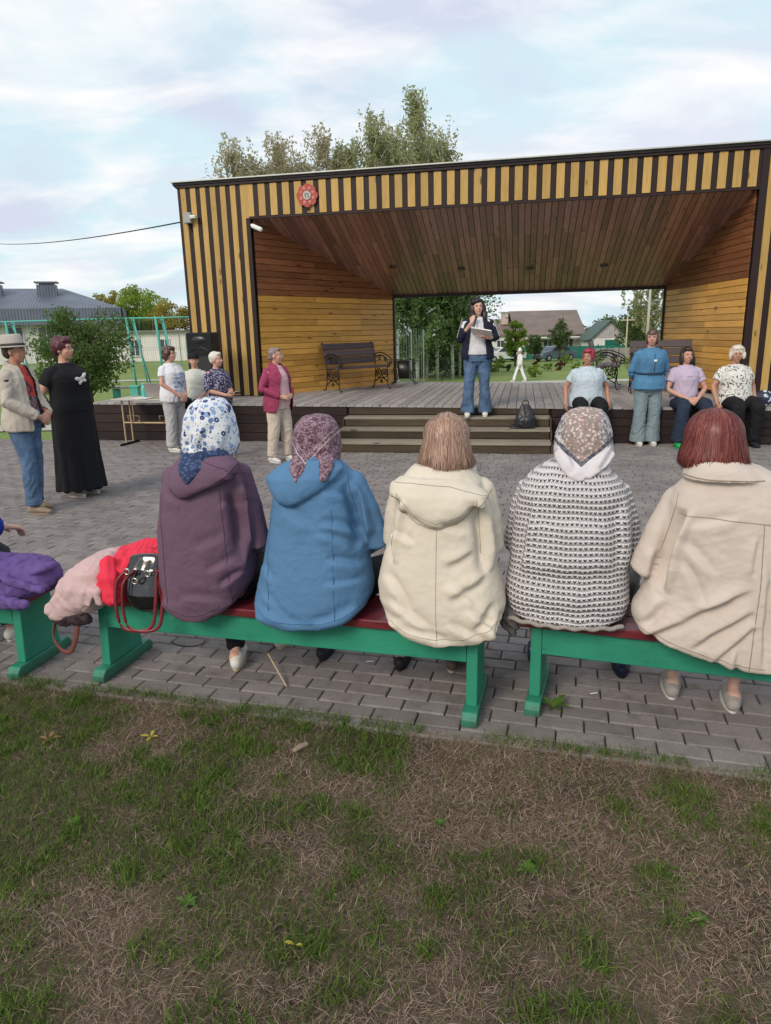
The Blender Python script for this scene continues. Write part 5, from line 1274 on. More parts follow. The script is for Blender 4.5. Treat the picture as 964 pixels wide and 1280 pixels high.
    def glasses(s, mat=None):
        m = mat or M('glasses_frame', (.05, .02, .03), .3); mb = MB()
        for x in (-.031, .031): mb.add(*tube([(x + .021 * math.cos(a), .098, .004 + .016 * math.sin(a)) for a in np.linspace(0, 6.283, 14)], .0018, n=5, ref=(0, 1, 0)))
        mb.add(*tube([(-.012, .099, .006), (.012, .099, .006)], .0018, n=5, ref=(0, 1, 0)))
        for x in (-1, 1): mb.add(*tube([(x * .052, .097, .008), (x * .078, .03, .008), (x * .082, -.01, .004)], .0018, n=5, ref=(0, 0, 1)))
        m4 = np.array(s.hm); V = np.array(mb.V) @ m4[:3, :3].T + m4[:3, 3]; mb.V = [tuple(v) for v in V]; mb.build('glasses', m, s.root)
    def wrinkle(s, amp=.008, freq=9, seed=0, ax=(1, 1, .6), belt=None):
        def dp(V, Nn):
            q = V * freq * np.array(ax) + seed; wv = np.c_[vnoise(q * .6), vnoise(q * .6 + 31), vnoise(q * .6 + 57)]
            r = 1 - np.abs(fbm(q + wv, 3)) * 3.0
            d = r * amp
            if belt: d = d - .018 * np.exp(-((V[:, 2] - belt) / .012) ** 2)
            return V + Nn * d[:, None]
        return dp
    def top(s, mat, e=.018, z0=.86, z1=1.445, sl=.9, flare=0.0, name='shirt', fat=1.25, vox=.009, amp=.006, neckcut=True, seed=0, extra=None, belt=None, slr=None, sfat=1.0, w=None, deci=None):
        P = [s.torso(e, z0, z1, flare=flare, w=w)]
        for i in (-1, 1):
            P.append(ell(s.sh[i] - _v(i * .012, 0, .0), (.052 + e * .5, .050 + e * .5, .042 + e * .5)))
            t1 = sl if slr is None else slr[i]
            n = 9; sh, el, wr = s.sh[i], s.el[i], s.wr[i]; pts = []; r = []
            for t in np.linspace(0, t1, n):
                p = lerp(sh, el, t) if t <= 1 else lerp(el, wr, t - 1); rr = np.interp(t, [0, .4, 1, 2], [.050, .052, .047, .034]) * fat * sfat
                pts.append(p); r.append(rr)
            P.append(tube(pts, r, n=14, round_ends=False)); 
        if extra: P += extra
        return blob(name, P, vox, mat, s.root, 2, disp=s.wrinkle(amp, 10, seed, belt=belt))
    def pants(s, mat, prof=None, e=.010, name='trousers', t1=1.97, z1=1.03, vox=.009, amp=.007, seed=3, deci=None):
        P = [s.torso(e, .82, z1, ends=False)] if s.seat is None else [s.torso(e, .84, z1)]
        prof = prof or ([0, .5, 1, 1.4, 2], [.100, .088, .070, .066, .062])
        f = (.75 + .25 * s.w)
        for i in (-1, 1): P.append(s.legt(i, 0, t1, ([*prof[0]], [p * f for p in prof[1]])))
        if s.seat is not None: P.append(ell(s.P3(0, .02, .90), (.17 * s.w, .15 * s.w, .10)))
        else: P.append(ell(s.P3(0, .0, .835), (.125 * s.w, .120 * s.w, .115)))
        return blob(name, P, vox, mat, s.root, 2, disp=s.wrinkle(amp, 11, seed, (1, 1, .8)))
    def shoes(s, mat, sole=None, r=1.0, vox=.007, soleh=.022):
        for i in (-1, 1):
            an = s.ank[i]; t = s.toe[i]; dx, dy = math.sin(t), math.cos(t); F0 = an * _v(1, 1, 0)
            def q(f, z): return F0 + _v(dx * f, dy * f, z)
            o = blob('shoe', [tube([q(-.055, .040), q(-.02, .052), q(.05, .050), q(.11, .040), q(.165, .030)], [.030 * r, .038 * r, .042 * r, .045 * r, .032 * r], [.034, .042, .036, .026, .018], ref=(dy, -dx, 0), n=16)], vox, mat, s.root, 2)
            mb = MB(); n = 20; pts = []
            for a in np.linspace(0, 2 * math.pi, n, endpoint=False):
                f = .055 + .125 * math.cos(a); sd = (.041 + .006 * math.cos(a)) * math.sin(a) * r; pts.append((F0[0] + dx * f + dy * sd, F0[1] + dy * f - dx * sd))
            V = [(x, y, .001) for x, y in pts] + [(x, y, soleh) for x, y in pts]
            mb.add(V, [tuple(range(n)), tuple(range(2 * n - 1, n - 1, -1))] + [(a, a + n, (a + 1) % n + n, (a + 1) % n) for a in range(n)]); mb.build('sole', sole or mat, o)
H_SHORT = [ell((0, -.026, .046), (.087, .096, .086), n=18, k=12), ell((0, -.060, -.005), (.074, .060, .070)), ell((0, .035, .088), (.062, .050, .036))]
H_BOB = H_SHORT + [ell((-.070, -.022, -.010), (.026, .052, .085)), ell((.070, -.022, -.010), (.026, .052, .085)), ell((0, -.062, -.040), (.078, .048, .075)), ell((0, .058, .066), (.055, .034, .030))]
H_LONG = H_SHORT + [ell((-.074, -.02, -.045), (.030, .050, .125)), ell((.074, -.02, -.045), (.030, .050, .125)), ell((0, -.07, -.09), (.085, .045, .12)), ell((-.082, .01, -.13), (.030, .035, .07)), ell((.082, .01, -.13), (.030, .035, .07))]

M_JEAN = cloth('blue_jeans', (.08, .135, .235), var=.45, bump=.3); M_JEAN_D = cloth('dark_jeans', (.02, .03, .055), var=.25); M_JEAN_L = cloth('light_jeans', (.20, .26, .29), var=.15)
M_BLACKC = cloth('black_cloth', (.010, .010, .013)); M_CREAMC = cloth('cream_trousers', (.56, .48, .40)); M_GREYC = cloth('grey_trousers', (.42, .41, .42))
M_WSHOE = M('white_shoe', (.62, .60, .56), .6, .1, 12); M_WSOLE = M('white_sole', (.6, .6, .58), .6, .05); M_BRSHOE = M('tan_shoe', (.25, .19, .14), .7, .15); M_DKSHOE = M('dark_shoe', (.02, .02, .025), .5, .1)

# man with the hat, far left
C_ = dict
p = Fig('man in a light felt hat and beige jacket at the far left with hands clasped', (-3.50, 6.78, 0), R(-98), 1.68, 1.0, SKIN_T, pitch=.03, yaw=R(8), bust=0, belly=.02,
        arms={-1: C_(e=(-.235, .02, 1.13), h=(-.07, .235, .98), d=(.75, .35, -.45), p=(.3, -.8, -.2), c=.5), 1: C_(e=(.235, .02, 1.13), h=(.08, .235, .965), d=(-.75, .3, -.45), p=(-.3, -.8, 0), c=.6)}, feet=((-.11, -.07), (.10, .05)))
p.body(); b = NB('tee_print'); v = b.map(); s_ = b.sep(v)
n1 = b.noise(v, 14, 4, .7, 1.0); msk = b.math('MULTIPLY', b.math('GREATER_THAN', s_[1], .06), b.math('LESS_THAN', b.math('ABSOLUTE', s_[0]), .11))
c = b.mix(b.ramp(n1, [(.42, 0.0), (.5, 1.0)]), (.02, .02, .05), (.50, .045, .03)); up_ = b.math('GREATER_THAN', s_[2], 1.16); c2 = b.mix(b.ramp(n1, [(.45, 0.0), (.56, 1.0)]), (.02, .02, .035), (.22, .12, .16))
b.col(b.mix(msk, (.015, .015, .02), b.mix(up_, c2, c))); b.rough(.8)
p.top(b.m, e=.012, z0=.90, sl=.3, name='tee_shirt', amp=.004)
p.pants(M_JEAN, ([0, .5, 1, 1.4, 2], [.098, .088, .072, .070, .074])); p.shoes(M_BRSHOE)
M_BJ = cloth('beige_jacket_cloth', (.46, .41, .36), bump=.35)
def openfront(V, Nn):
    d = p.wrinkle(.009, 9, 4)(V, Nn); return d
# open jacket: body shell cut away at the chest
P_ = [p.torso(.034, .84, 1.45, flare=.06)]
for i in (-1, 1):
    P_.append(ell(p.sh[i], (.066, .064, .054)))
    P_.append(tube([p.sh[i], lerp(p.sh[i], p.el[i], .5), p.el[i], lerp(p.el[i], p.wr[i], .5), lerp(p.el[i], p.wr[i], .93)], [.064, .064, .060, .054, .042], n=14, round_ends=False))
P_.append(tube([p.P3(-.08, .05, 1.43), p.P3(-.07, -.06, 1.475), p.P3(.07, -.06, 1.475), p.P3(.08, .05, 1.43)], [.022, .03, .03, .022], [.014, .014, .014, .014], ref=(0, 0, 1), n=10))
def carve(z0, w0, z1, w1, y=.0):
    """V shaped opening down the front"""
    def f(V):
        t = np.clip((V[:, 2] - z0) / (z1 - z0), 0, 1); hw = w0 + (w1 - w0) * t; return (V[:, 1] > y) & (np.abs(V[:, 0]) < hw)
    return f
def open_blob(name, prims, vox, mat, parent, disp, inside, smooth=2):
    o = blob(name, prims, vox, mat, parent, smooth, disp=disp); me = o.data; V, _ = get_vn(me); k = inside(V)
    bm = bmesh.new(); bm.from_mesh(me); bm.verts.ensure_lookup_table(); bmesh.ops.delete(bm, geom=[bm.verts[i] for i in np.nonzero(k)[0]], context='VERTS'); bm.to_mesh(me); bm.free()
    md = o.modifiers.new('thickness', 'SOLIDIFY'); md.thickness = .007; md.offset = -1
    return o
open_blob('jacket', P_, .009, M_BJ, p.root, p.wrinkle(.010, 9, 4), carve(.84, .085, 1.42, .065, .04))
p.hair(H_SHORT[:2], hairmat('hair_dark_brown', (.035, .025, .02)), amp=.003)
M_FELT = M('felt_hat', (.40, .37, .34), .9, .08, 20, .2, 200)
V1, F1 = p.hprims([tube([(0, -.01, .045), (0, -.01, .075), (0, -.015, .145), (0, -.015, .160), (0, -.015, .150)], [.096, .092, .080, .062, .03], [.110, .106, .096, .078, .04], n=26, round_ends=False)])[0]
ht = MB().add(V1, F1).build('hat', M_FELT, p.root, True)
V1, F1 = p.hprims([tube([(0, .0, .036), (0, .0, .042), (0, .0, .050)], [.135, .140, .10], [.160, .165, .115], n=30, round_ends=False)])[0]; MB().add(V1, F1).build('hat_brim', M_FELT, ht, True)
V1, F1 = p.hprims([tube([(0, -.01, .052), (0, -.01, .074)], [.098, .095], [.112, .109], n=26, round_ends=False)])[0]; MB().add(V1, F1).build('hat_band', M('hat_band', (.06, .05, .05), .7), ht, True)

# woman in black dress
p = Fig('woman in a long black dress with a white butterfly print, hands behind her back', (-3.36, 7.52, 0), R(-112), 1.68, 1.28, SKIN, pitch=.06, yaw=R(10), bust=.055, belly=.05,
        arms={-1: C_(e=(-.27, -.10, 1.13), h=(-.07, -.19, .98), d=(.9, -.1, -.2), p=(0, 1, 0)), 1: C_(e=(.27, -.10, 1.13), h=(.09, -.19, .98), d=(-.9, -.1, -.2), p=(0, 1, 0))})
p.body()
p.top(M_BLACKC, z0=.88, sl=.62, name='black_top', amp=.004, fat=1.5, e=.024)
blob('long_skirt', [tube([p.P3(0, .025, z) for z in (1.10, 1.02, .92, .7, .45, .22, .085)], [.19, .215, .235, .245, .255, .27, .285], [.165, .19, .20, .20, .205, .22, .235], n=26, round_ends=False)], .010, M_BLACKC, p.root, 2,
     disp=lambda V, Nn: V + Nn * (.014 * np.sin(np.arctan2(V[:, 1], V[:, 0]) * 11 + fbm(V * 3) * 3) * np.clip((1.0 - V[:, 2]) / .7, 0, 1))[:, None])
p.shoes(M('beige_flats', (.55, .48, .42), .6)); 
p.hair([ell((0, -.03, .050), (.098, .105, .092), n=18, k=12), ell((0, -.06, .0), (.086, .062, .072)), ell((0, .045, .088), (.07, .052, .040)), ell((-.07, -.01, .03), (.028, .04, .05)), ell((.07, -.01, .03), (.028, .04, .05))], hairmat('hair_plum', (.075, .014, .025)), amp=.014, freq=30); p.glasses()
mb = MB()
for sx in (-1, 1):
    w1_ = [(0, .004), (.012, .030), (.040, .052), (.066, .050), (.068, .030), (.050, .008), (.022, -.004)]; w2_ = [(0, -.004), (.022, -.004), (.042, -.012), (.046, -.034), (.030, -.046), (.012, -.030)]
    for w_ in (w1_, w2_): mb.prism([(sx * x, z) for x, z in w_], -.004, .004)
mb.add(*tube([(0, 0, -.03), (0, -.002, .03)], .004, n=6))
o = mb.build('butterfly_print', M('print_white', (.75, .74, .72), .8, .05), p.root, True); yy, zz = p.L(0, 1.27); o.location = (.045, .262, 1.275); o.rotation_euler = (R(-14), R(24), R(-14))

# woman in white tee, grey trousers
b = NB('white_tee_print'); v = b.map(); s_ = b.sep(v); n1 = b.noise(b.map((1, 1, 2.5)), 11, 5, .7)
msk = b.math('MULTIPLY', b.math('GREATER_THAN', s_[1], .03), b.math('MULTIPLY', b.math('LESS_THAN', b.math('ABSOLUTE', s_[0]), .12), b.math('LESS_THAN', b.math('ABSOLUTE', b.math('SUBTRACT', s_[2], 1.14)), .15)))
b.col(b.mix(b.math('MULTIPLY', msk, b.ramp(n1, [(.44, 0.0), (.56, 1.0)])), (.68, .68, .72), (.16, .22, .42))); b.rough(.85); b.bump(b.noise(v, 12, 4), .3, .012)
arms_cl = {-1: C_(e=(-.25, .03, 1.13), h=(-.055, .235, .93), d=(.7, .3, -.5), p=(.2, -.8, -.3), c=.5), 1: C_(e=(.25, .03, 1.13), h=(.065, .235, .92), d=(-.7, .3, -.5), p=(-.2, -.8, -.2), c=.6)}
p = Fig('woman with curly brown hair in a white printed tee and grey trousers', (-3.12, 10.45, 0), R(-118), 1.53, 1.25, SKIN, pitch=.08, yaw=R(12), bust=.05, belly=.03, arms=arms_cl)
p.body(); p.pants(M_GREYC, ([0, .5, 1, 1.4, 2], [.105, .095, .082, .082, .085])); p.top(b.m, e=.022, z0=.84, sl=.55, name='tee_shirt', fat=1.3, seed=8); p.shoes(M_WSHOE, M_WSOLE)
p.hair([ell((0, -.03, .045), (.105, .108, .098), n=18, k=12), ell((0, -.065, -.015), (.095, .070, .085)), ell((0, .045, .088), (.075, .05, .040)), ell((-.082, -.02, .0), (.03, .05, .06)), ell((.082, -.02, .0), (.03, .05, .06))], hairmat('hair_brown', (.075, .035, .028)), amp=.022, freq=34); p.glasses()

# seated onlooker behind, dark cap and pale shirt
p = Fig('person in dark cap and pale shirt sitting on the stage edge behind the others', (-2.93, 11.06, 0), R(172), 1.58, 1.0, SKIN, seat=.60, lean=-.05, yaw=R(30), knees=((-.12, .42), (.12, .42)), feet=((-.12, .42), (.12, .42)), belly=.03,
        arms={-1: C_(e=(-.25, .0, 1.15), h=(-.16, .22, 1.0), d=(.3, .9, -.2), p=(0, 0, -1)), 1: C_(e=(.25, .0, 1.15), h=(.16, .22, 1.0), d=(-.3, .9, -.2), p=(0, 0, -1))})
p.body(.010); p.top(cloth('pale_shirt', (.55, .56, .52)), sl=.8, name='shirt', fat=1.5); p.pants(M_BLACKC); p.shoes(M_DKSHOE)
hc = p.hair([ell((0, -.02, .060), (.095, .11, .07), n=18, k=12), ell((0, .09, .055), (.07, .06, .012))], M('cap_black', (.012, .012, .015), .8), amp=.0, name='cap'); p.hair([H_SHORT[1]], hairmat('hair_dark_brown', (.035, .025, .02)), amp=.003)

# woman in navy floral blouse
b = NB('navy_floral'); v = b.map(); d1 = b.vor(v, 44); c = b.mix(b.ramp(d1, [(.30, 1.0), (.42, 0.0)]), (.022, .022, .085), (.50, .46, .52)); b.col(c); b.rough(.8)
p = Fig('white haired woman in a navy floral blouse holding a phone', (-2.28, 9.75, 0), R(-122), 1.45, 1.2, SKIN, pitch=.08, yaw=R(14), bust=.045, belly=.045,
        arms={-1: C_(e=(-.25, .02, 1.13), h=(-.06, .25, 1.10), d=(.6, .6, .1), p=(.2, -.6, -.6), c=1.0), 1: C_(e=(.25, .03, 1.12), h=(.10, .28, 1.04), d=(-.3, .8, -.1), p=(-.7, -.2, .5), c=.9)})
p.body(); p.pants(M_CREAMC, ([0, .5, 1, 1.4, 2], [.105, .095, .085, .085, .08])); p.top(b.m, e=.022, z0=.84, sl=1.05, name='blouse', fat=1.3, seed=11); p.shoes(M_WSHOE, M_WSOLE)
p.hair([ell((0, -.026, .048), (.090, .099, .090), n=18, k=12), ell((0, -.060, .0), (.076, .060, .064)), ell((0, .045, .09), (.062, .045, .034))], hairmat('hair_white', (.62, .57, .50), .12), amp=.006)
tag(MB().box((0, 0, 0), (.07, .14, .01)).build('mobile_phone', M('phone_black', (.015, .012, .016), .2), None, loc=p.root.matrix_basis @ Vector((0, 0, 0)) if False else (-2.02, 9.60, .91), rot=(R(10), R(-25), R(-100)), bevel=.003), 'dark mobile phone held by the woman in the navy floral blouse', 'phone')

# woman in pink fleece jacket
M_PJ = cloth('raspberry_fleece', (.30, .045, .105), bump=.4); M_PT = cloth('pink_tee', (.62, .38, .42))
p = Fig('woman in an open raspberry jacket and cream trousers standing before the stage', (-1.40, 9.33, 0), R(-128), 1.50, 1.1, SKIN, pitch=.10, yaw=R(26), bust=.04, belly=.04,
        arms={-1: C_(e=(-.29, -.06, 1.12), h=(-.12, .18, 1.0), d=(.7, .4, -.1), p=(.3, -.8, -.3), c=.8), 1: C_(e=(.29, -.02, 1.12), h=(.12, .20, 1.0), d=(-.6, .5, -.1), p=(-.3, -.8, -.3), c=.8)}, feet=((-.13, .02), (.13, -.06)))
p.body(); p.pants(M_CREAMC, ([0, .5, 1, 1.4, 2], [.105, .10, .088, .078, .068])); p.top(M_PT, e=.014, z0=.86, sl=.3, name='tee_shirt', amp=.004); p.shoes(M_WSHOE, M_WSOLE)
def jacket(p, mat, z0, w0, w1, seed=0, e=.034, fr=1.36, cuff=.93, name='jacket', flare=.10):
    P_ = [p.torso(e, z0, 1.45, flare=flare)]
    for i in (-1, 1):
        P_.append(ell(p.sh[i], (.064, .062, .052)))
        P_.append(tube([p.sh[i], lerp(p.sh[i], p.el[i], .5), p.el[i], lerp(p.el[i], p.wr[i], .5), lerp(p.el[i], p.wr[i], cuff)], [.062, .062, .058, .052, .044], n=14, round_ends=False))
    P_.append(tube([p.P3(-.075, .06, 1.43), p.P3(-.075, -.04, 1.475), p.P3(0, -.07, 1.485), p.P3(.075, -.04, 1.475), p.P3(.075, .06, 1.43)], .028, .014, ref=(0, 0, 1), n=10))
    return open_blob(name, P_, .009, mat, p.root, p.wrinkle(.011, 9, seed), carve(z0, w0, 1.42, w1, .04))
jacket(p, M_PJ, .78, .16, .06, 6)
p.hair([ell((0, -.026, .045), (.084, .093, .084), n=18, k=12), ell((0, -.060, -.005), (.070, .055, .06)), ell((0, .04, .085), (.060, .045, .032)), ell((0, -.105, -.02), (.035, .03, .035))], hairmat('hair_grey', (.20, .155, .14), .25), amp=.004); p.glasses(M('glasses_pale', (.4, .3, .28), .3))

# presenter on the steps
p = Fig('dark haired woman speaking into a microphone on the steps in a navy track jacket', (1.40, 10.42, .425), R(172), 1.67, 1.12, SKIN_L, pitch=.04, yaw=R(12), headtilt=.06, bust=.05, belly=.03,
        arms={-1: C_(e=(-.27, .03, 1.15), h=(-.13, .27, 1.16), d=(.85, .35, .1), p=(0, .1, 1), c=.25), 1: C_(e=(.25, .06, 1.14), h=(.085, .205, 1.37), d=(-.45, -.05, .9), p=(-.3, -.9, 0), c=1.5)}, feet=((-.125, .0), (.14, .05)))
p.root.name = 'person'
p.body(.0075); M_NAVY = cloth('navy_jersey', (.014, .016, .035)); M_WTEE = cloth('white_tee', (.60, .60, .63))
p.pants(M_JEAN, ([0, .4, 1, 1.3, 1.7, 2], [.108, .096, .072, .074, .086, .098]), t1=2.05); p.top(M_WTEE, e=.02, z0=.93, sl=.4, name='tee_shirt', amp=.006, seed=3, flare=.05)
jacket(p, M_NAVY, .86, .145, .075, 16, .036, cuff=.45, name='track_jacket')
p.shoes(M_WSHOE, M_WSOLE)
p.hair(H_LONG + [ell((-.085, -.03, -.02), (.04, .06, .09)), ell((.085, -.03, -.02), (.04, .06, .09)), ell((.088, .03, -.15), (.042, .045, .11)), ell((-.088, .03, -.16), (.042, .045, .12)), ell((.05, .03, .075), (.06, .05, .04)), ell((0, -.04, .05), (.10, .10, .095))], hairmat('hair_black', (.012, .008, .009)), amp=.018, freq=22)
M_STP = M('stripe_white', (.7, .7, .7), .8, .03)
for i in (-1, 1):
    for off in (0, .022):
        mb = MB(); pts = []
        for t in np.linspace(.0, .95, 6):
            q = lerp(p.sh[i], p.el[i], t); r = np.interp(t, [0, 1], [.078, .067]); pts.append(q + _v(i * r * .80, .03 + off - .01, r * .55 * (1 - t) + .01))
        mb.add(*tube(pts, .006, .003, n=6, ref=(0, 1, 0))).build('sleeve_stripe', M_STP, p.root, True)
kk = p.root.matrix_basis
def carry(name, mbl, mat, label, cat, p, loc, rot=(0, 0, 0), smooth=False):
    """an object held by a person: stays top-level, placed in the person's frame"""
    o = mbl.build(name, mat, None, smooth); m = Matrix.Translation(p.root.location) @ Euler(p.root.rotation_euler).to_matrix().to_4x4() @ Matrix.Diagonal((*p.root.scale, 1))
    o.matrix_world = m @ Matrix.Translation(loc) @ Euler(rot).to_matrix().to_4x4(); return tag(o, label, cat)
carry('microphone', MB().add(*tube([(0, 0, -.12), (0, 0, .02), (0, 0, .05)], [.011, .014, .016], n=12)).add(*ell((0, 0, .075), (.024, .024, .026))), M('mic_black', (.02, .02, .022), .35), 'black microphone held to the mouth of the dark haired woman on the steps', 'microphone', p, tuple(p.wr[1] + _v(-.050, .035, .015)), (R(35), R(-12), 0), True)
carry('paper_sheets', MB().box((0, 0, 0), (.30, .22, .010)).box((.012, .008, .009), (.29, .21, .005), rz=.06), ppm, 'white sheets of paper on the forearm of the woman with the microphone', 'papers', p, (-.06, .33, 1.235), (R(22), R(-10), R(-8)))

# seated pink haired woman, blue patterned blouse
def print_mat(name, base, spot, sc, lo, hi, kind='vor'):
    b = NB(name); v = b.map(); n = b.noise(v, sc, 3, .6, 1.6) if kind == 'noise' else b.vor(v, sc)
    b.col(b.mix(b.ramp(n, [(lo, 1.0), (hi, 0.0)]), base, spot)); b.rough(.85); b.bump(b.noise(v, 12, 4), .3, .01); return b.m
seatarms = {-1: C_(e=(-.31, -.03, 1.13), h=(-.33, .10, .90), d=(-.1, .5, -.8), p=(1, 0, 0), c=.6), 1: C_(e=(.31, -.03, 1.13), h=(.32, .08, .90), d=(.1, .5, -.8), p=(-1, 0, 0), c=.6)}
p = Fig('woman with bright pink hair in a pale blue blouse sitting on the stage edge', (2.98, 10.27, 0), R(176), 1.60, 1.38, SKIN_T, seat=.53, pitch=.04, yaw=R(-30), bust=.07, belly=.08, knees=((-.15, .42), (.15, .42)), feet=((-.15, .50), (.15, .48)), arms=seatarms)
p.body(); p.pants(M_BLACKC, ([0, .5, 1, 1.4, 2], [.115, .105, .09, .085, .08])); p.top(print_mat('blue_spot_blouse', (.47, .55, .62), (.10, .13, .22), 34, .16, .24), e=.024, z0=.86, sl=.62, name='blouse', fat=1.38, seed=21, flare=.1); p.shoes(M_DKSHOE)
p.hair([ell((0, -.026, .050), (.092, .098, .088), n=18, k=12), ell((0, -.060, .0), (.080, .060, .068)), ell((0, .045, .088), (.066, .05, .038)), ell((-.07, -.01, .01), (.024, .04, .05)), ell((.07, -.01, .01), (.024, .04, .05))], hairmat('hair_pink', (.30, .025, .055)), amp=.010)
MB().add(*tube([p.wr[1] + _v(.03 * math.cos(a), .028 * math.sin(a), .0) for a in np.linspace(0, 6.283, 12)], .007, n=6, ref=(0, 0, 1))).build('wrist_watch', M('watch_silver', (.5, .5, .5), .3, metal=.7), p.root, True)

# standing woman in blue blouse
M_BB2 = cloth('blue_denim_blouse', (.075, .20, .35), var=.15)
p = Fig('woman standing in a belted blue blouse and pale flared jeans before the stage', (3.78, 9.98, 0), R(178), 1.61, 1.12, SKIN, pitch=.03, yaw=R(-24), bust=.05, belly=.02,
        arms={-1: C_(e=(-.245, -.05, 1.12), h=(-.20, -.17, .97), d=(.7, -.3, -.3), p=(0, 1, 0)), 1: C_(e=(.245, -.05, 1.12), h=(.20, -.17, .97), d=(-.7, -.3, -.3), p=(0, 1, 0))})
p.body(); p.pants(M_JEAN_L, ([0, .4, 1, 1.3, 1.7, 2], [.110, .100, .086, .090, .104, .116]), t1=2.05)
p.top(M_BB2, e=.026, z0=.86, sl=1.5, name='blouse', fat=1.3, seed=31, flare=.20, belt=1.075)
p.shoes(M_WSHOE, M_WSOLE); p.hair(H_BOB + [ell((0, .072, .052), (.05, .022, .022))], hairmat('hair_auburn_brown', (.085, .045, .035)), amp=.007)
yb = [p.P3(.185 * math.cos(a), .165 * math.sin(a) + .03, 1.075) for a in np.linspace(0, 6.283, 26)]; MB().add(*tube(yb, .008, .014, n=6, ref=(0, 0, 1))).build('belt', M('belt_dark', (.03, .04, .06), .6), p.root, True)
MB().add(*tube([p.P3(0, .178, 1.37), p.P3(0, .215, 1.26), p.P3(0, .20, 1.12)], .004, .004, n=5)).build('placket', M('belt_dark', (.03, .04, .06), .6), p.root, True)
MB().box(tuple(p.P3(.0, .225, 1.27)), (.045, .006, .03)).build('badge', ppm, p.root)

# seated woman in lavender tee
p = Fig('dark haired woman in a lavender tee and dark jeans sitting with clasped hands', (4.32, 10.06, 0), R(182), 1.62, 1.12, SKIN, seat=.52, pitch=.02, yaw=R(-2), bust=.04, belly=.04, knees=((-.19, .40), (.17, .42)), feet=((-.10, .26), (.23, .42)),
        arms={-1: C_(e=(-.29, .08, 1.10), h=(-.07, .33, .98), d=(.7, .4, -.4), p=(.3, -.6, -.4), c=.8), 1: C_(e=(.29, .08, 1.10), h=(.08, .33, .97), d=(-.7, .4, -.4), p=(-.3, -.6, -.4), c=.8)})
p.body(.0075); p.pants(M_JEAN_D, ([0, .5, 1, 1.4, 2], [.112, .10, .086, .088, .098])); 
b = NB('lavender_tee'); v = b.map(); s_ = b.sep(v); n1 = b.noise(b.map((3, 1, 1)), 26, 3, .6)
msk = b.math('MULTIPLY', b.math('GREATER_THAN', s_[1], .05), b.math('MULTIPLY', b.math('LESS_THAN', b.math('ABSOLUTE', s_[0]), .055), b.math('LESS_THAN', b.math('ABSOLUTE', b.math('SUBTRACT', s_[2], 1.01)), .008)))
b.col(b.mix(b.math('MULTIPLY', msk, b.ramp(n1, [(.45, 0.0), (.5, 1.0)])), (.47, .39, .52), (.28, .14, .24))); b.rough(.85); b.bump(b.noise(v, 12, 4), .3, .01)
p.top(b.m, e=.020, z0=.87, sl=.62, name='tee_shirt', fat=1.38, seed=41); p.shoes(M('green_clog', (.02, .36, .10), .5, .05), r=1.05)
p.hair(H_LONG[:5] + [ell((0, -.06, -.05), (.08, .045, .08))], hairmat('hair_dark_brown2', (.03, .018, .017)), amp=.006)
# seated white haired woman
p = Fig('white haired woman in a black and white floral blouse sitting on the stage edge', (4.96, 9.93, 0), R(186), 1.62, 1.36, SKIN_T, seat=.52, pitch=.0, yaw=R(-24), bust=.06, belly=.08, knees=((-.15, .42), (.15, .42)), feet=((-.15, .36), (.15, .40)), arms={-1: C_(e=(-.31, -.01, 1.13), h=(-.30, .12, .89), d=(0, .5, -.8), p=(1, 0, 0), c=.6), 1: C_(e=(.31, -.01, 1.13), h=(.30, .12, .89), d=(0, .5, -.8), p=(-1, 0, 0), c=.6)})
p.body(); p.pants(M_BLACKC, ([0, .5, 1, 1.4, 2], [.115, .105, .09, .085, .08])); p.top(print_mat('mono_floral', (.66, .65, .62), (.03, .03, .04), 20, .42, .45, 'noise'), e=.026, z0=.86, sl=.62, name='blouse', fat=1.38, seed=51, flare=.06); p.shoes(M_DKSHOE)
p.hair([ell((0, -.022, .050), (.102, .102, .092), n=18, k=12), ell((0, -.060, -.02), (.095, .065, .085)), ell((0, .045, .090), (.078, .052, .038)), ell((-.085, .0, -.01), (.028, .045, .06)), ell((.085, .0, -.01), (.028, .045, .06))], hairmat('hair_white_wavy', (.60, .53, .45), .15), amp=.014, freq=22)

# walker far behind
p = Fig('person in white clothes and a white hat walking on the path behind the stage', (7.05, 36.2, tz(7.05, 36.2) + .02), R(90), 1.62, .95, SKIN, feet=((-.09, -.30), (.09, .30)))
M_WH = cloth('white_cotton', (.72, .74, .76)); p.body(.012); p.pants(M_WH, ([0, .5, 1, 1.4, 2], [.098, .088, .075, .075, .078])); p.top(M_WH, z0=.84, sl=1.9, fat=1.4, name='shirt'); p.shoes(M_WSHOE)
V1, F1 = p.hprims([tube([(0, 0, .04), (0, 0, .13)], [.1, .07], [.11, .08], n=16, round_ends=True)])[0]; o = MB().add(V1, F1).build('hat', M_WH, p.root, True)
V1, F1 = p.hprims([tube([(0, 0, .04), (0, 0, .05)], .15, n=20, round_ends=False)])[0]; MB().add(V1, F1).build('hat_brim', M_WH, o, True)
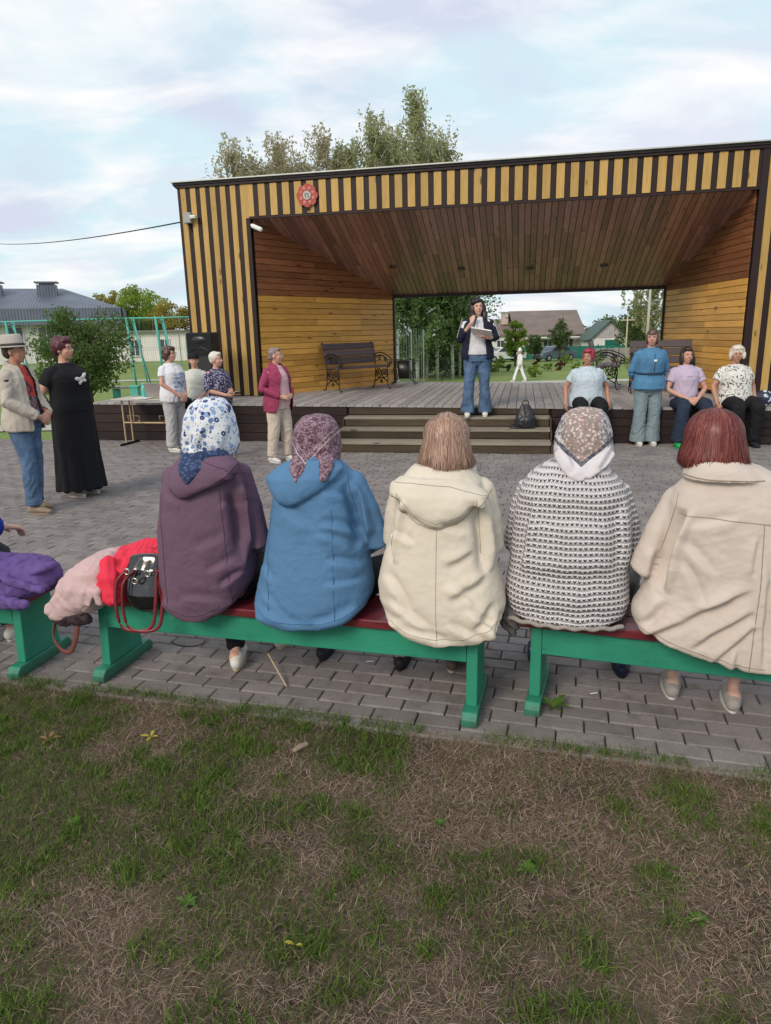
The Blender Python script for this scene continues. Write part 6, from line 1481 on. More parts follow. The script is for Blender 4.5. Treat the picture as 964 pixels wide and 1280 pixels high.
# ------------------------------------------------------------ the five women on the benches, seen from behind
def fold_disp(folds, amp=.006, freq=8, ax=(1, 1, 1), seed=0, hem=None, fine=.0016, up=1.0):
    """folds: (x0, z0, x1, z1, width, depth) creases drawn over the back, soft on one side and steep on the other"""
    def dp(V, Nn):
        d = np.zeros(len(V)); back = np.clip(-Nn[:, 1] * 1.6 + .5, 0, 1); X, Z = V[:, 0], V[:, 2]
        wob = fbm(V * 7 + seed, 2) * .012
        for f in folds:
            x0, z0, x1, z1, w, a = f[:6]; bow = f[6] if len(f) > 6 else 0.0
            dx, dz_ = x1 - x0, z1 - z0; L2 = dx * dx + dz_ * dz_; t = np.clip(((X - x0) * dx + (Z - z0) * dz_) / L2, -.15, 1.15)
            ln = math.sqrt(L2); sd = ((X - x0) * dz_ - (Z - z0) * dx) / ln + wob + bow * 4 * t * (1 - t)
            env = np.clip(1.15 - np.abs(2 * t - 1) ** 2.5 * 1.15, 0, 1); over = np.clip(1 - np.abs(((X - x0) * dx + (Z - z0) * dz_) / L2 - t) * ln / w, 0, 1)
            prof = np.where(sd > 0, np.exp(-(sd / (w * 1.6)) ** 2), np.exp(-(sd / (w * .55)) ** 2)) - .75 * np.exp(-((sd + w * 1.25) / (w * .8)) ** 2)
            d += 1.35 * a * prof * env * over * back
        q = V * freq * np.array(ax) + seed; wv = np.c_[vnoise(q * .5), vnoise(q * .5 + 31), vnoise(q * .5 + 57)] * 1.4
        d += (1 - np.abs(fbm(q * .6 + wv, 2)) * 2.6) * amp * .55 + fbm(V * 45 + seed, 2) * fine
        q2 = np.c_[V[:, 0] * .8 + V[:, 2] * .6, V[:, 1], V[:, 2] * 1.6 - V[:, 0] * .5] * freq * 1.9 + seed; d += np.maximum(0, 1 - np.abs(fbm(q2 + wv, 2)) * 5) ** 1.5 * amp * (.30 + .9 * np.clip(vnoise(V * 4 + seed), 0, 1))
        return V + Nn * d[:, None]
    return dp
def seam(o, pts, r=.0013, mat=None, parent=None, name='seam', bt=None, fwd=1):
    bt = bt or bvh_of(o); P = []
    for (x, z) in np.array([lerp((*a,), (*b_,), t) for a, b_ in zip(pts[:-1], pts[1:]) for t in np.linspace(0, 1, 14)]):
        h = bt.ray_cast(Vector((x, -2 * fwd, z)), Vector((0, fwd, 0)))
        if h[0] is not None: P.append(tuple(h[0] + h[1] * r * .3))
    if len(P) > 3: return MB().add(*tube(P, r, n=5, round_ends=False, ref=(0, 1, 0))).build(name, mat, parent or o.parent, True)
def sleeve(p3, r, n=16): return tube([p3[0], lerp(p3[0], p3[1], .5) + _v(0, 0, 0), p3[1], lerp(p3[1], p3[2], .5), p3[2]], r, n=n, round_ends=True)
def coat(p, name, mat, rows, yb, yf, sleeves, folds, amp=.006, extra=None, seed=0, vox=.0065, freq=8, sr=(.058, .066, .060, .05, .04), ax=(1, 1, 1), sq=2.4, fine=.0016, smooth=9):
    rr = []
    for z, xl, xr in rows:
        b_ = np.interp(z, yb[0], yb[1]); f_ = np.interp(z, yf[0], yf[1]); rr.append((z + .052 * min(1, max(0, (.60 - z) / .18)), xl, xr, b_, f_))
    P = [hloft(rr, sq=sq)]
    for s_ in sleeves: P.append(sleeve([_v(*q) for q in s_], list(sr)))
    if extra: P += extra
    return blob(name, P, vox, mat, p.root, smooth, disp=fold_disp(folds, amp, freq, ax, seed, fine=fine))
def strands(p, hair, n, zbot, mat, width=.003, seed=1, crown=(0, .0), jag=.012, lift=.003, flare=.034):
    """locks of hair combed down over the hair mass"""
    bt = bvh_of(hair); rs = np.random.default_rng(seed); c = Vector(p.headc) + Vector((crown[0], crown[1], 0)); V = []; Fc = []
    for i in range(n):
        ph = round(rs.uniform(0, 6.283) * 16) / 16 + rs.normal(0, .035); pts = []; zb = zbot + rs.normal(0, jag); tw = rs.normal(0, .10); off = rs.uniform(.0005, lift)
        z0 = .105
        start = rs.uniform(.03, .9)
        for t in np.linspace(start * .6, 1, 9):
            th = t * 1.9; f = ph + tw * t
            if th < 1.4: o_ = c; d = Vector((math.sin(th) * math.cos(f), math.sin(th) * math.sin(f), math.cos(th)))
            else: zz = c.z - .01 + .0 - (t - 1.4 / 1.9) / (1 - 1.4 / 1.9) * (c.z - .01 - zb); o_ = Vector((c.x, c.y, max(zz, zbot + .012))); d = Vector((math.cos(f), math.sin(f), 0)); dzz = zz - o_.z
            h = bt.ray_cast(o_ + d * .5, -d)
            if h[0] is None: continue
            q = h[0] + h[1] * off
            if th >= 1.4: q.z += dzz
            fl_ = max(0.0, (t - .68) / .32) ** 1.6 * flare; q += Vector((h[1].x, h[1].y, 0)) * fl_
            pts.append((q, h[1]))
        if len(pts) < 4: continue
        b0 = len(V); m = len(pts)
        for k, (q, nn) in enumerate(pts):
            tg = (pts[min(k + 1, m - 1)][0] - pts[max(k - 1, 0)][0]).normalized(); sd = tg.cross(nn).normalized() * width * (.25 + .75 * math.sin(math.pi * min(.93, (k + .6) / m)))
            V += [q - sd, q + sd]
        Fc += [(b0 + 2 * k, b0 + 2 * k + 1, b0 + 2 * k + 3, b0 + 2 * k + 2) for k in range(m - 1)]
    me = mk_mesh(V, Fc, 'strands', True); return obj('hair_strands', me, mat, hair)
def strandmat(name, cs):
    b = NB(name); r = b.island(); b.col(b.ramp(r, [(i / (len(cs) - 1), c) for i, c in enumerate(cs)])); b.rough(.42); b.b.inputs['Specular IOR Level'].default_value = .4; return b.m
def kerchief(p, rows, mat, tails=(), name='headscarf', seed=0, amp=.004, vox=.005, folds=(), mats=None):
    """rows in the head frame: (z, halfwidth left, right, back, front)"""
    c = p.headc; R_ = [(c[2] + z, c[0] + xl, c[0] + xr, c[1] + yb, c[1] + yf) for z, xl, xr, yb, yf in rows]
    P = [hloft(R_, sq=2.05)] + [tube([c + _v(*q) for q in pts], ra, rb, ref=(1, 0, 0), n=14) for pts, ra, rb in tails]
    F_ = [(c[0] + f[0], c[2] + f[1], c[0] + f[2], c[2] + f[3], *f[4:]) for f in folds]
    return blob(name, P, vox, mat, p.root, 4, disp=fold_disp(F_, amp, 14, (1, 1, 1), seed, fine=.0008))
BZ = R(-15.3)
def sitter(label, x, y, rz, hs, feet, knees=None, w=1.25, skin=None, toes=(0, 0)):
    p = Fig(label, (x, y, 0), rz, 1.70, w, skin or SKIN_L, seat=.43, headshift=hs, feet=feet, knees=knees or ((-.13, .42), (.13, .42)), shoulder=.86, belly=0, bust=0,
            arms={-1: dict(e=(-.19, .07, 1.12), h=(-.06, .32, 1.02), d=(.6, .5, -.2), p=(.3, -.5, -.6)), 1: dict(e=(.19, .07, 1.12), h=(.06, .32, 1.01), d=(-.6, .5, -.2), p=(-.3, -.5, -.6))})
    p.toe = {-1: toes[0], 1: toes[1]}
    # keep the covered body slimmer than the coat
    p.w = .80; p.body(.009, deci=.4); return p
# 1 plum coat
p = sitter('woman in a plum hooded coat and white kerchief with blue flowers, seated on the bench', -.833, 3.13, R(-6), (.055, 0, .045), ((.03, .17), (.20, .43)), ((-.08, .44), (.20, .46)), toes=(-.2, 0))
M_PLUM = cloth('plum_coat', (.135, .078, .122), bump=.2, var=.06)
b = _mc['plum_coat']
yb = ([.33, .42, .55, .8, 1.0, 1.1, 1.16], [-.175, -.185, -.19, -.185, -.165, -.135, -.10]); yf = ([.33, .40, .45, .6, 1.0, 1.16], [-.11, -.105, .12, .15, .12, .06])
o = coat(p, 'coat', M_PLUM, [(.335, -.10, .01), (.35, -.135, .04), (.375, -.175, .09), (.41, -.205, .135), (.45, -.222, .172), (.53, -.230, .205), (.65, -.226, .222), (.84, -.208, .222), (.99, -.182, .215), (1.06, -.15, .195), (1.11, -.11, .165), (1.15, -.06, .125), (1.18, -.03, .10)], yb, yf,
         [((.175, -.01, 1.045), (.238, -.02, .74), (.13, .26, .63)), ((-.135, .0, 1.03), (-.17, .06, .75), (-.08, .27, .65))],
         [(.160, 1.06, .185, .66, .018, -.030, .02), (.20, .78, .19, .60, .02, .012), (.13, .95, .19, .90, .02, .008), (.05, .62, .19, .68, .025, .007), (-.10, .50, .12, .47, .03, .006, .01), (-.19, .85, -.17, .55, .022, .006), (.0, .72, .15, .78, .03, .005), (.10, .55, .20, .62, .018, .009), (.16, 1.08, .21, .95, .02, .008), (-.14, .98, -.05, .93, .02, .005)], seed=1,
         extra=[hloft([(1.15, .0, .16, -.14, -.02), (1.115, -.06, .205, -.175, -.02), (1.07, -.10, .205, -.195, -.05), (1.03, -.10, .14, -.205, -.08), (1.0, -.085, .06, -.205, -.10), (.975, -.06, .0, -.195, -.12)])], amp=.002)
DKP = M('plum_seam', (.06, .035, .055), .8); bt = bvh_of(o); seam(o, [(-.19, .475), (-.13, .435), (-.05, .418), (.02, .43), (.09, .47)], .0012, DKP, bt=bt, name='hem_seam')
seam(o, [(.125, 1.0), (.135, .8), (.14, .45)], mat=DKP, bt=bt); seam(o, [(-.16, .98), (-.165, .8), (-.16, .45)], mat=DKP, bt=bt); seam(o, [(-.105, 1.07), (-.10, 1.03), (-.07, .985), (-.02, .98), (.08, 1.02), (.17, 1.07), (.21, 1.12)], .002, DKP, bt=bt, name='hood_seam'); seam(o, [(-.02, 1.13), (.06, 1.135), (.16, 1.10), (.20, 1.07)], mat=DKP, bt=bt)
p.pants(M_BLACKC, ([0, .5, 1, 1.4, 2], [.10, .09, .07, .05, .046]), vox=.01); p.shoes(M_WSHOE, M('rope_sole', (.45, .36, .22), .9, .1, 60), soleh=.026)
b = NB('blue_flower_kerchief'); v = b.map(); d0 = b.noise(v, 30, 2); ad = b.n('ShaderNodeVectorMath'); ad.operation = 'MULTIPLY_ADD'
nv = b.n('ShaderNodeTexNoise'); b.l(v, nv.inputs['Vector']); nv.inputs['Scale'].default_value = 55; b.l(nv.outputs['Color'], ad.inputs[0]); ad.inputs[1].default_value = (.008,) * 3; b.l(v, ad.inputs[2]); v2 = ad.outputs[0]
f1 = b.vor(v2, 34, rnd=.8); f2 = b.vor(b.map(loc=(.3, .2, .1), src=v2), 75, rnd=1); cc_ = b.vor(v2, 34, out='Color', rnd=.8)
base = b.mix(b.ramp(f2, [(.20, 1.0), (.30, 0.0)]), (.62, .64, .68), (.12, .18, .36))
petal = b.mix(b.ramp(b.sep(cc_)[0], [(.3, 0.0), (.7, 1.0)]), (.02, .04, .16), (.22, .32, .58))
ring = b.ramp(f1, [(.0, 0.0), (.10, 0.0), (.13, 1.0), (.37, 1.0), (.41, 0.0)]); b.col(b.mix(ring, base, petal)); b.rough(.85); b.bump(b.noise(v, 30, 4), .2, .006)
ks = kerchief(p, [(.150, -.02, .035, -.03, .02), (.142, -.055, .065, -.06, .05), (.115, -.088, .092, -.105, .08), (.06, -.112, .112, -.132, .10), (.0, -.122, .122, -.140, .10), (-.06, -.130, .126, -.140, .09), (-.10, -.125, .112, -.130, .07), (-.13, -.11, .085, -.12, .04)], b.m, seed=3, amp=.003, folds=[(-.06, .10, -.10, -.09, .022, .007), (.02, .06, -.06, -.11, .02, .006), (.09, .05, .06, -.10, .02, .006), (-.11, -.06, .09, -.11, .02, .006)])
b = NB('navy_scarf_border'); v = b.map(); b.col(b.mix(b.ramp(b.vor(v, 60), [(.25, 0.0), (.5, 1.0)]), (.06, .10, .22), (.015, .03, .09))); b.rough(.85)
c = p.headc
blob('scarf_border', [tube([c + _v(-.128, -.02, -.105), c + _v(-.08, -.135, -.115), c + _v(0, -.155, -.10), c + _v(.09, -.11, -.09)], [.022, .028, .030, .020], [.022, .022, .022, .016], ref=(0, 0, 1), n=12),
                      hloft([(c[2] - .105, c[0] - .10, c[0] + .055, c[1] - .17, c[1] - .10), (c[2] - .14, c[0] - .105, c[0] + .02, c[1] - .215, c[1] - .12), (c[2] - .17, c[0] - .085, c[0] - .01, c[1] - .228, c[1] - .15), (c[2] - .20, c[0] - .062, c[0] - .04, c[1] - .228, c[1] - .19)], n=20)], .005, b.m, p.root, 3, disp=fold_disp([], .005, 22, seed=8, fine=.001))

# 2 blue jacket
p = sitter('woman in a bright blue jacket with a maroon paisley kerchief, second on the middle bench', -.29, 3.04, R(-10), (-.005, 0, -.01), ((-.11, .33), (.31, .27)), ((-.15, .42), (.26, .40)))
M_BLUEJ = cloth('blue_jacket', (.085, .19, .345), bump=.2, var=.05)
yb = ([.33, .42, .55, .8, 1.0, 1.08, 1.14], [-.235, -.245, -.235, -.20, -.17, -.14, -.10]); yf = ([.33, .40, .45, .6, 1.0, 1.16], [-.17, -.165, .12, .15, .12, .06])
o = coat(p, 'jacket', M_BLUEJ, [(.345, -.165, .035), (.36, -.22, .085), (.385, -.27, .14), (.433, -.298, .215), (.50, -.298, .238), (.56, -.290, .240), (.665, -.262, .225), (.74, -.245, .215), (.85, -.222, .205), (1.0, -.198, .185), (1.06, -.175, .16), (1.10, -.12, .115), (1.13, -.07, .07), (1.15, -.04, .04)], yb, yf,
         [((.155, -.01, 1.015), (.252, -.01, .76), (.14, .27, .64)), ((-.15, .02, 1.0), (-.20, .06, .76), (-.08, .27, .65))],
         [(.145, 1.04, .195, .74, .018, -.028, .02), (.03, .86, .21, .80, .022, .010, .012), (.02, .82, .19, .74, .020, .009, .010), (.06, .70, .22, .66, .022, .010, .01), (.05, .60, .22, .60, .018, .006), (-.15, .92, .0, .84, .03, .007), (-.25, .66, -.18, .60, .02, .006), (-.27, .47, -.05, .40, .028, .009, .01), (.0, .42, .20, .50, .025, .009, -.01), (-.24, .55, -.12, .45, .02, .006), (.20, .90, .25, .80, .02, .010), (.05, 1.0, .16, .97, .016, .006)], seed=12,
         extra=[hloft([(1.135, -.09, .09, -.13, .0), (1.10, -.165, .135, -.165, -.02), (1.06, -.205, .115, -.195, -.05), (1.01, -.185, .055, -.205, -.08), (.97, -.155, -.01, -.205, -.10), (.945, -.125, -.05, -.195, -.12)])], amp=.002)
DKB = M('blue_seam', (.04, .10, .22), .8); bt = bvh_of(o); seam(o, [(-.26, .48), (-.19, .445), (-.08, .428), (.04, .435), (.13, .46), (.20, .50)], .0012, DKB, bt=bt, name='hem_seam')
seam(o, [(.09, .93), (.095, .8), (.10, .45)], mat=DKB, bt=bt); seam(o, [(-.205, .9), (-.21, .7), (-.2, .48)], mat=DKB, bt=bt); seam(o, [(-.205, 1.05), (-.19, .99), (-.14, .945), (-.07, .955), (.05, 1.02), (.13, 1.09)], .002, DKB, bt=bt, name='hood_seam'); seam(o, [(.145, 1.07), (.165, .97), (.19, .86)], mat=DKB, bt=bt)
p.pants(M_BLACKC, ([0, .5, 1, 1.4, 2], [.10, .09, .07, .055, .05]), vox=.01); p.shoes(M_DKSHOE)
b = NB('paisley_kerchief'); v = b.map(); w1 = b.noise(v, 60, 4, .65, 1.5); w2 = b.vor(v, 45)
c1 = b.mix(b.ramp(w1, [(.47, 0.0), (.54, 1.0)]), (.085, .030, .045), (.27, .18, .23)); c1 = b.mix(b.ramp(w2, [(.15, 1.0), (.22, 0.0)]), c1, (.05, .02, .035))
s_ = b.sep(v)
vx = b.math('SUBTRACT', s_[2], b.math('MULTIPLY', b.math('ABSOLUTE', b.math('ADD', s_[0], .02)), 1.0))
for kc, wd in ((1.125, .0030), (1.150, .0014)):
    c1 = b.mix(b.math('MULTIPLY', b.math('LESS_THAN', b.math('ABSOLUTE', b.math('SUBTRACT', vx, kc)), wd), .75), c1, (.50, .42, .46))
b.col(c1); b.rough(.8); b.bump(w1, .2, .004)
kerchief(p, [(.128, -.02, .02, -.03, .02), (.118, -.06, .06, -.07, .05), (.09, -.088, .088, -.105, .08), (.04, -.104, .104, -.125, .09), (-.02, -.112, .110, -.128, .08), (-.06, -.110, .106, -.118, .06), (-.085, -.085, .09, -.105, .03)], b.m,
         tails=[([(-.03, -.11, -.03), (-.05, -.175, -.08), (-.045, -.215, -.135)], [.045, .040, .008], [.022, .018, .008]), ([(.06, -.09, -.03), (.075, -.165, -.08), (.07, -.205, -.12)], [.035, .032, .016], [.022, .020, .014])],
         seed=5, amp=.003, folds=[(-.05, .09, -.05, -.06, .018, .007), (.03, .03, .0, -.07, .02, -.008), (.08, .06, .06, -.06, .016, .006)])

# 3 cream hooded jacket
p = sitter('woman with a light auburn bob in a cream hooded jacket, on the middle bench', .246, 2.90, R(-12), (.018, 0, -.01), ((.01, .33), (.11, .30)), ((-.08, .42), (.14, .42)))
M_CRM = cloth('cream_jacket', (.62, .555, .47), bump=.18, var=.05)
yb = ([.33, .42, .55, .8, 1.0, 1.08, 1.14], [-.235, -.25, -.245, -.21, -.175, -.145, -.10]); yf = ([.33, .40, .45, .6, 1.0, 1.16], [-.18, -.17, .12, .15, .12, .06])
o = coat(p, 'jacket', M_CRM, [(.33, -.06, .13), (.345, -.11, .175), (.37, -.165, .225), (.40, -.208, .258), (.45, -.25, .276), (.50, -.268, .280), (.60, -.276, .265), (.70, -.255, .235), (.80, -.228, .215), (.90, -.210, .200), (.98, -.20, .190), (1.05, -.175, .17), (1.10, -.13, .125), (1.13, -.085, .09), (1.16, -.06, .07)], yb, yf,
         [((-.165, .0, 1.0), (-.208, .0, .78), (-.10, .27, .66)), ((.165, -.0, 1.0), (.206, .0, .77), (.12, .27, .64))],
         [(-.150, 1.0, -.200, .72, .018, -.026, -.01), (.150, 1.0, .190, .68, .018, -.026, .01), (.14, .80, .03, .73, .022, .008), (.19, .70, .04, .60, .024, .010, .01), (-.24, .66, -.12, .52, .024, .010, .012), (-.22, .56, -.02, .42, .026, .010, .012), (-.16, .44, .06, .37, .022, .010, .008), (.22, .58, .14, .46, .022, .010), (.05, .66, .22, .50, .02, .007), (.0, .88, .12, .84, .02, .006), (.12, .55, .25, .43, .018, .010), (-.20, .85, -.10, .80, .018, .008), (.25, .52, .23, .40, .016, .010), (.04, .48, .20, .40, .02, .008)], seed=22,
         extra=[hloft([(1.075, -.14, .09, -.17, -.02), (1.05, -.205, .15, -.185, -.02), (1.01, -.205, .205, -.21, -.06), (.97, -.165, .185, -.225, -.08), (.93, -.11, .12, -.23, -.10), (.90, -.065, .065, -.225, -.12), (.885, -.03, .03, -.215, -.14)], sq=2.2),
                tube([p.headc + _v(-.11, .03, -.105), p.headc + _v(-.085, -.085, -.095), p.headc + _v(0, -.125, -.095), p.headc + _v(.09, -.085, -.10), p.headc + _v(.11, .03, -.115)], .030, .014, ref=(0, 0, 1), n=12)], amp=.002)
DKC = M('cream_seam', (.30, .26, .21), .8); bt = bvh_of(o); seam(o, [(-.20, .475), (-.13, .435), (0, .41), (.11, .42), (.21, .46), (.25, .485)], .0012, DKC, bt=bt, name='hem_seam')
seam(o, [(.0, .87), (.0, .6), (.005, .36)], mat=DKC, bt=bt); seam(o, [(-.215, 1.03), (-.16, .955), (-.08, .895), (0, .875), (.08, .90), (.15, .955), (.21, 1.01)], .0022, DKC, bt=bt, name='hood_seam'); seam(o, [(-.20, 1.055), (-.10, 1.06), (.05, 1.05), (.20, 1.01)], mat=DKC, bt=bt); seam(o, [(-.165, 1.02), (-.175, .9), (-.19, .8)], mat=DKC, bt=bt); seam(o, [(.16, 1.0), (.165, .88), (.175, .76)], mat=DKC, bt=bt); seam(o, [(-.165, 1.015), (-.1, .945), (0, .905), (.09, .935), (.16, .98)], .0012, DKC, bt=bt, name='hood_seam')
p.pants(M_BLACKC, ([0, .5, 1, 1.4, 2], [.10, .09, .07, .055, .05]), vox=.01); p.shoes(M('sneaker_brown', (.12, .095, .075), .8, .2, 30), M('sneaker_sole', (.40, .36, .30), .7))
HM = hairmat('hair_light_auburn', (.34, .20, .14), .25)
hr = p.hair([ell((0, -.022, .040), (.094, .103, .094), n=20, k=14), ell((0, -.045, -.015), (.103, .092, .085), n=20, k=12), ell((0, -.05, -.055), (.105, .084, .060), n=20)], HM, vox=.006, amp=.006, freq=34)
strands(p, hr, 8000, p.headc[2] - .118, strandmat('strand_auburn', [(.17, .085, .065), (.32, .18, .13), (.52, .36, .28), (.26, .14, .10)]), .0011, 5, jag=.016, lift=.006)

# 4 knitted sweater
p = sitter('broad woman in a white openwork knitted sweater and floral kerchief on the right bench', .803, 2.87, R(-16), (.028, 0, .0), ((-.16, .38), (.26, .34)), ((-.20, .40), (.24, .42)), w=1.4)
b = NB('openwork_knit'); v = b.map(); s_ = b.sep(v)
u = b.math('MULTIPLY', b.math('ARCTAN2', s_[0], b.math('SUBTRACT', .05, s_[1])), .225)
rowz = b.math('ADD', b.math('DIVIDE', s_[2], .0235), b.math('MULTIPLY', b.noise(b.map((1, 1, .4), src=v), 7, 3), 1.3)); rf_ = b.math('FRACT', rowz); bb_ = b.math('SUBTRACT', rf_, .5)
aa = b.math('SUBTRACT', b.math('FRACT', b.math('ADD', b.math('DIVIDE', u, .0165), b.math('MULTIPLY', b.noise(v, 9, 3), 1.2))), .5); absa = b.math('ABSOLUTE', aa)
lim = b.math('MULTIPLY', b.math('ADD', bb_, .30), .92)               # narrow at the bottom, wide at the top
inside = b.math('SUBTRACT', lim, absa); topl = b.math('SUBTRACT', b.math('ADD', .17, b.math('MULTIPLY', b.math('SUBTRACT', absa, .10), .55)), bb_)
capa = b.math('SUBTRACT', .36, absa); hole = b.math('MINIMUM', b.math('MINIMUM', inside, topl), capa)
hm_ = b.ramp(b.math('ADD', hole, .5), [(.50, 0.0), (.56, 1.0)])
yarn = b.noise(b.map((1, 1, 1)), 160, 3, .7); yc = b.mix(b.ramp(yarn, [(.3, 0.0), (.7, 1.0)]), (.56, .53, .55), (.74, .71, .735))
rowdark = b.ramp(b.math('ABSOLUTE', bb_), [(.34, 0.0), (.5, .25)]); yc = b.mix(rowdark, yc, (.34, .32, .35))
b.col(b.mix(hm_, yc, (.018, .018, .026))); b.rough(.95)
hgt = b.math('ADD', b.math('SUBTRACT', b.math('MULTIPLY', b.math('COSINE', b.math('MULTIPLY', bb_, 6.283)), .5), b.math('MULTIPLY', hm_, 1.2)), b.math('MULTIPLY', yarn, .35)); b.bump(hgt, 1.0, .008); M_KNIT = b.m
yb = ([.38, .42, .55, .8, 1.0, 1.07, 1.14], [-.20, -.215, -.235, -.215, -.185, -.15, -.10]); yf = ([.38, .40, .45, .6, 1.0, 1.16], [-.0, .05, .14, .17, .13, .06])
o = coat(p, 'sweater', M_KNIT, [(.405, -.22, .195), (.43, -.258, .232), (.51, -.276, .247), (.60, -.272, .240), (.70, -.258, .236), (.80, -.252, .238), (.90, -.244, .232), (1.0, -.225, .21), (1.05, -.20, .18), (1.09, -.155, .14), (1.12, -.10, .10), (1.14, -.05, .06)], yb, yf,
         [((-.185, .01, .98), (-.238, .02, .74), (-.16, .26, .58)), ((.175, .01, .98), (.232, .02, .74), (.16, .26, .60))],
         [(-.175, .98, -.21, .66, .022, -.012), (.165, .98, .20, .68, .022, -.012), (-.26, .66, .24, .68, .05, -.008), (-.22, .47, .20, .47, .04, .006), (-.2, .86, .2, .87, .05, .005)], amp=.0025, seed=32, fine=.001, sq=2.5)
mb = MB(); n_ = 40
pts = [(-.245 + (.46) * t, -.215 + .055 * (2 * t - 1) ** 2 - .003, .452 + .004 * math.sin(t * 40)) for t in np.linspace(0, 1, n_)]; mb.add(*tube(pts, .010, .012, n=8, ref=(0, 0, 1))).build('knit_hem', M('hem_yarn', (.30, .27, .25), .95, .2, 90, .6, 200), p.root, True)
crumple('skirt_end', [ell((-.245, -.10, .43), (.045, .06, .06)), ell((-.255, -.05, .45), (.05, .10, .05)), ell((-.235, -.11, .385), (.028, .03, .04))], M('grey_wool', (.17, .155, .15), .95, .25, 60, .8, 160), p.root, .006, .008, 16, 5)
p.pants(cloth('grey_skirt', (.13, .12, .12)), ([0, .5, 1, 1.4, 2], [.11, .10, .085, .075, .07]), t1=1.35, vox=.01, name='skirt'); p.shoes(M('navy_shoe', (.015, .018, .045), .5), r=1.05)
b = NB('corner_print_kerchief'); v = b.map(); s_ = b.sep(v); cx0, zt0 = float(p.headc[0]) - .005, float(p.headc[2]) - .078
ax_ = b.math('ABSOLUTE', b.math('SUBTRACT', s_[0], cx0)); e_ = b.math('SUBTRACT', b.math('SUBTRACT', s_[2], zt0), b.math('MULTIPLY', ax_, .80))   # >0 inside the printed corner
backm = b.math('LESS_THAN', s_[1], float(p.headc[1]) + .02)
fl_ = b.vor(v, 70); f3 = b.vor(v, 70, out='Color'); nz = b.noise(v, 70, 3, .7)
pr_c = b.mix(b.ramp(b.sep(f3)[0], [(.2, 0.0), (.4, 1.0)], 'LINEAR'), (.36, .27, .22), (.62, .38, .38)); pr_c = b.mix(b.ramp(nz, [(.44, 0.0), (.54, 1.0)]), pr_c, (.60, .53, .50)); pr_c = b.mix(b.ramp(fl_, [(.30, 0.0), (.46, .7)]), pr_c, (.15, .12, .11))
ins = b.math('MULTIPLY', b.math('GREATER_THAN', e_, .012), backm); brd = b.math('MULTIPLY', b.math('MULTIPLY', b.math('GREATER_THAN', e_, -.006), b.math('LESS_THAN', e_, .012)), backm)
top_ = b.math('GREATER_THAN', s_[2], float(p.headc[2]) + .09)
edge2 = b.mix(b.ramp(nz, [(.45, 0.0), (.55, 1.0)]), (.10, .10, .13), (.55, .53, .55))
side_ = b.math('MULTIPLY', b.math('GREATER_THAN', ax_, .072), b.math('GREATER_THAN', s_[2], float(p.headc[2]) - .01))
cc2 = b.mix(ins, (.60, .56, .60), pr_c); cc2 = b.mix(b.math('MULTIPLY', side_, .75), cc2, edge2); cc2 = b.mix(brd, cc2, b.mix(b.ramp(nz, [(.4, 0.0), (.6, 1.0)]), (.03, .03, .06), (.16, .15, .18)))
b.col(cc2); b.rough(.8)
kerchief(p, [(.138, -.02, .03, -.03, .02), (.128, -.06, .068, -.07, .05), (.10, -.092, .092, -.108, .08), (.04, -.112, .112, -.130, .09), (-.02, -.118, .118, -.134, .08), (-.05, -.118, .125, -.124, .06), (-.07, -.10, .115, -.115, .03)], b.m,
         tails=[([(-.06, -.10, -.03), (-.035, -.135, -.07), (-.015, -.165, -.11), (-.005, -.175, -.135)], [.06, .058, .045, .018], [.018, .016, .012, .006]), ([(.06, -.08, -.03), (.045, -.125, -.07), (.01, -.165, -.115)], [.07, .055, .03], [.018, .015, .01])],
         seed=9, amp=.002, folds=[(-.09, -.01, -.04, -.10, .016, .008), (.11, -.01, .05, -.09, .016, .008), (-.1, .05, -.09, -.04, .014, .005)])

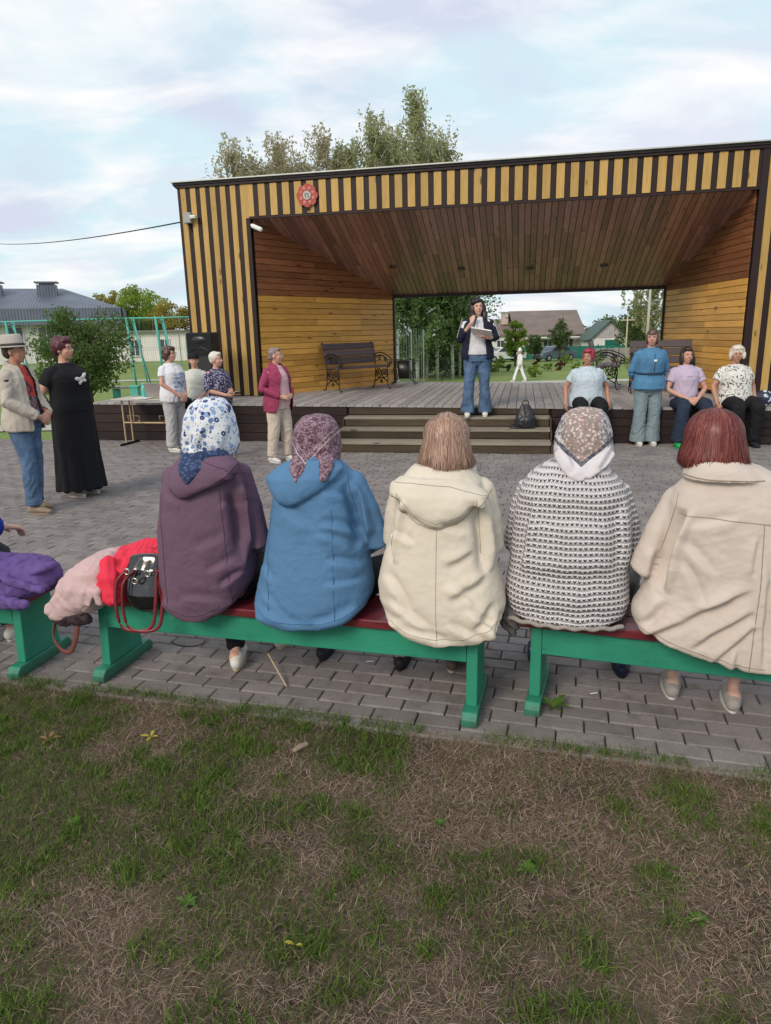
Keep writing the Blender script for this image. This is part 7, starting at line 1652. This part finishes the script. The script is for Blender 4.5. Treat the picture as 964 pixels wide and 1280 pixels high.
# 5 beige jacket, red hair
p = sitter('woman with dark red hair in a long pale beige jacket at the right edge', 1.348, 2.62, R(-16), (-.085, 0, .012), ((-.12, .27), (.125, .205)), ((-.18, .40), (.16, .40)), w=1.4, toes=(.05, .1))
M_BEI = cloth('beige_trench', (.55, .475, .425), bump=.18, var=.05)
yb = ([.29, .36, .42, .55, .8, 1.0, 1.08, 1.2], [-.185, -.185, -.185, -.185, -.185, -.165, -.14, -.09]); yf = ([.29, .38, .45, .6, 1.0, 1.2], [-.145, -.13, .12, .15, .12, .05])
o = coat(p, 'jacket', M_BEI, [(.30, .07, .17), (.315, -.0, .22), (.34, -.11, .27), (.375, -.22, .30), (.42, -.315, .318), (.47, -.345, .32), (.53, -.34, .32), (.63, -.30, .315), (.76, -.262, .30), (.89, -.245, .275), (.98, -.235, .245), (1.04, -.215, .21), (1.09, -.175, .165), (1.13, -.14, .085), (1.15, -.12, .02), (1.165, -.10, .0)], yb, yf,
         [((-.195, .0, .985), (-.300, -.03, .72), (-.20, .24, .58)), ((.185, .0, .99), (.285, .02, .74), (.2, .26, .60))],
         [(-.18, .98, -.245, .64, .018, -.030, -.01), (-.17, .90, .0, .95, .022, .006), (-.20, .86, -.08, .72, .022, .008), (.06, .70, -.20, .52, .020, .012, -.01), (.08, .62, -.14, .44, .018, .012, -.01), (.09, .56, -.06, .38, .018, .011, -.008), (.10, .80, .12, .36, .014, .010), (.16, .78, .20, .36, .020, .009), (-.24, .62, -.32, .50, .020, .012), (-.17, .55, -.32, .45, .018, .012), (.0, .66, -.10, .60, .016, .008), (.24, .72, .26, .42, .020, .008), (.02, .46, .02, .33, .014, .008), (-.28, .80, -.30, .66, .018, .010), (-.20, .78, -.10, .60, .018, .007), (.06, .90, .05, .74, .012, .006), (.13, .90, .135, .70, .010, .006)], seed=44,
         extra=[hloft([(1.165, -.18, .02, -.125, .08), (1.15, -.185, .03, -.145, .08), (1.125, -.19, .07, -.16, .08), (1.09, -.195, .10, -.17, .06)], sq=2.2)], amp=.0018)
DKE = M('beige_seam', (.27, .22, .18), .8); bt = bvh_of(o)
seam(o, [(-.20, .955), (-.1, .955), (.05, .945), (.2, .93)], .0016, DKE, bt=bt, name='yoke_seam'); seam(o, [(-.19, 1.105), (-.12, 1.10), (-.03, 1.10), (.08, 1.095)], .002, DKE, bt=bt, name='collar_seam'); seam(o, [(.085, .94), (.09, .7), (.085, .36)], .0016, DKE, bt=bt); seam(o, [(-.33, .49), (-.2, .445), (-.08, .41), (.05, .38), (.14, .375)], .0016, DKE, bt=bt, name='hem_seam'); seam(o, [(-.205, 1.03), (-.225, .9), (-.25, .8)], mat=DKE, bt=bt)
p.pants(cloth('taupe_trousers', (.30, .25, .21)), ([0, .5, 1, 1.4, 2], [.105, .09, .075, .065, .06]), t1=1.55, vox=.01); p.shoes(M('taupe_knit_shoe', (.32, .29, .27), .9, .1, 60, .4, 300), M_WSOLE, r=1.05, soleh=.03)
HM = hairmat('hair_dark_red', (.12, .022, .020), .3)
hr = p.hair([ell((0, -.022, .038), (.100, .108, .094), n=20, k=14), ell((0, -.042, -.025), (.112, .096, .09), n=20, k=12), ell((0, -.05, -.055), (.112, .088, .055), n=20)], HM, vox=.006, amp=.005, freq=36)
strands(p, hr, 9000, p.headc[2] - .135, strandmat('strand_red', [(.06, .010, .011), (.13, .022, .021), (.30, .085, .072), (.09, .015, .016)]), .0011, 7, jag=.020, lift=.008)

# two more people only partly in the picture
p = Fig('person in a bright blue top cut off by the left edge of the photo', (-2.47, 3.42, 0), R(-10), 1.66, 1.15, SKIN_L, seat=.44, knees=((-.12, .42), (.16, .44)), feet=((-.12, .50), (.27, .36)), arms={-1: C_(e=(-.27, .03, 1.12), h=(-.1, .33, 1.0), d=(.4, .8, -.3), p=(0, 0, -1)), 1: C_(e=(.27, .07, 1.12), h=(.32, .34, 1.06), d=(.2, .8, -.3), p=(0, 0, -1), c=.6)})
p.body(.009); p.pants(cloth('dark_grey_trousers', (.04, .04, .045))); p.top(cloth('royal_blue_knit', (.012, .03, .26)), e=.03, sl=1.85, fat=1.6, name='sweater'); p.shoes(M_WSHOE, M_WSOLE); p.hair(H_SHORT, hairmat('hair_grey', (.20, .155, .14), .25))
p = Fig('person on the right bench beyond the photo edge, only a white shoe showing', (2.10, 2.42, 0), R(-16), 1.64, 1.15, SKIN_L, seat=.44, knees=((-.22, .40), (.16, .44)), feet=((-.20, .56), (.2, .5)))
p.body(.01); p.pants(M_BLACKC); p.top(cloth('grey_cardigan', (.2, .2, .21)), e=.03, sl=1.85, fat=1.5, name='cardigan'); p.shoes(M_WSHOE, M_WSOLE); p.hair(H_SHORT, hairmat('hair_grey', (.20, .155, .14), .25))
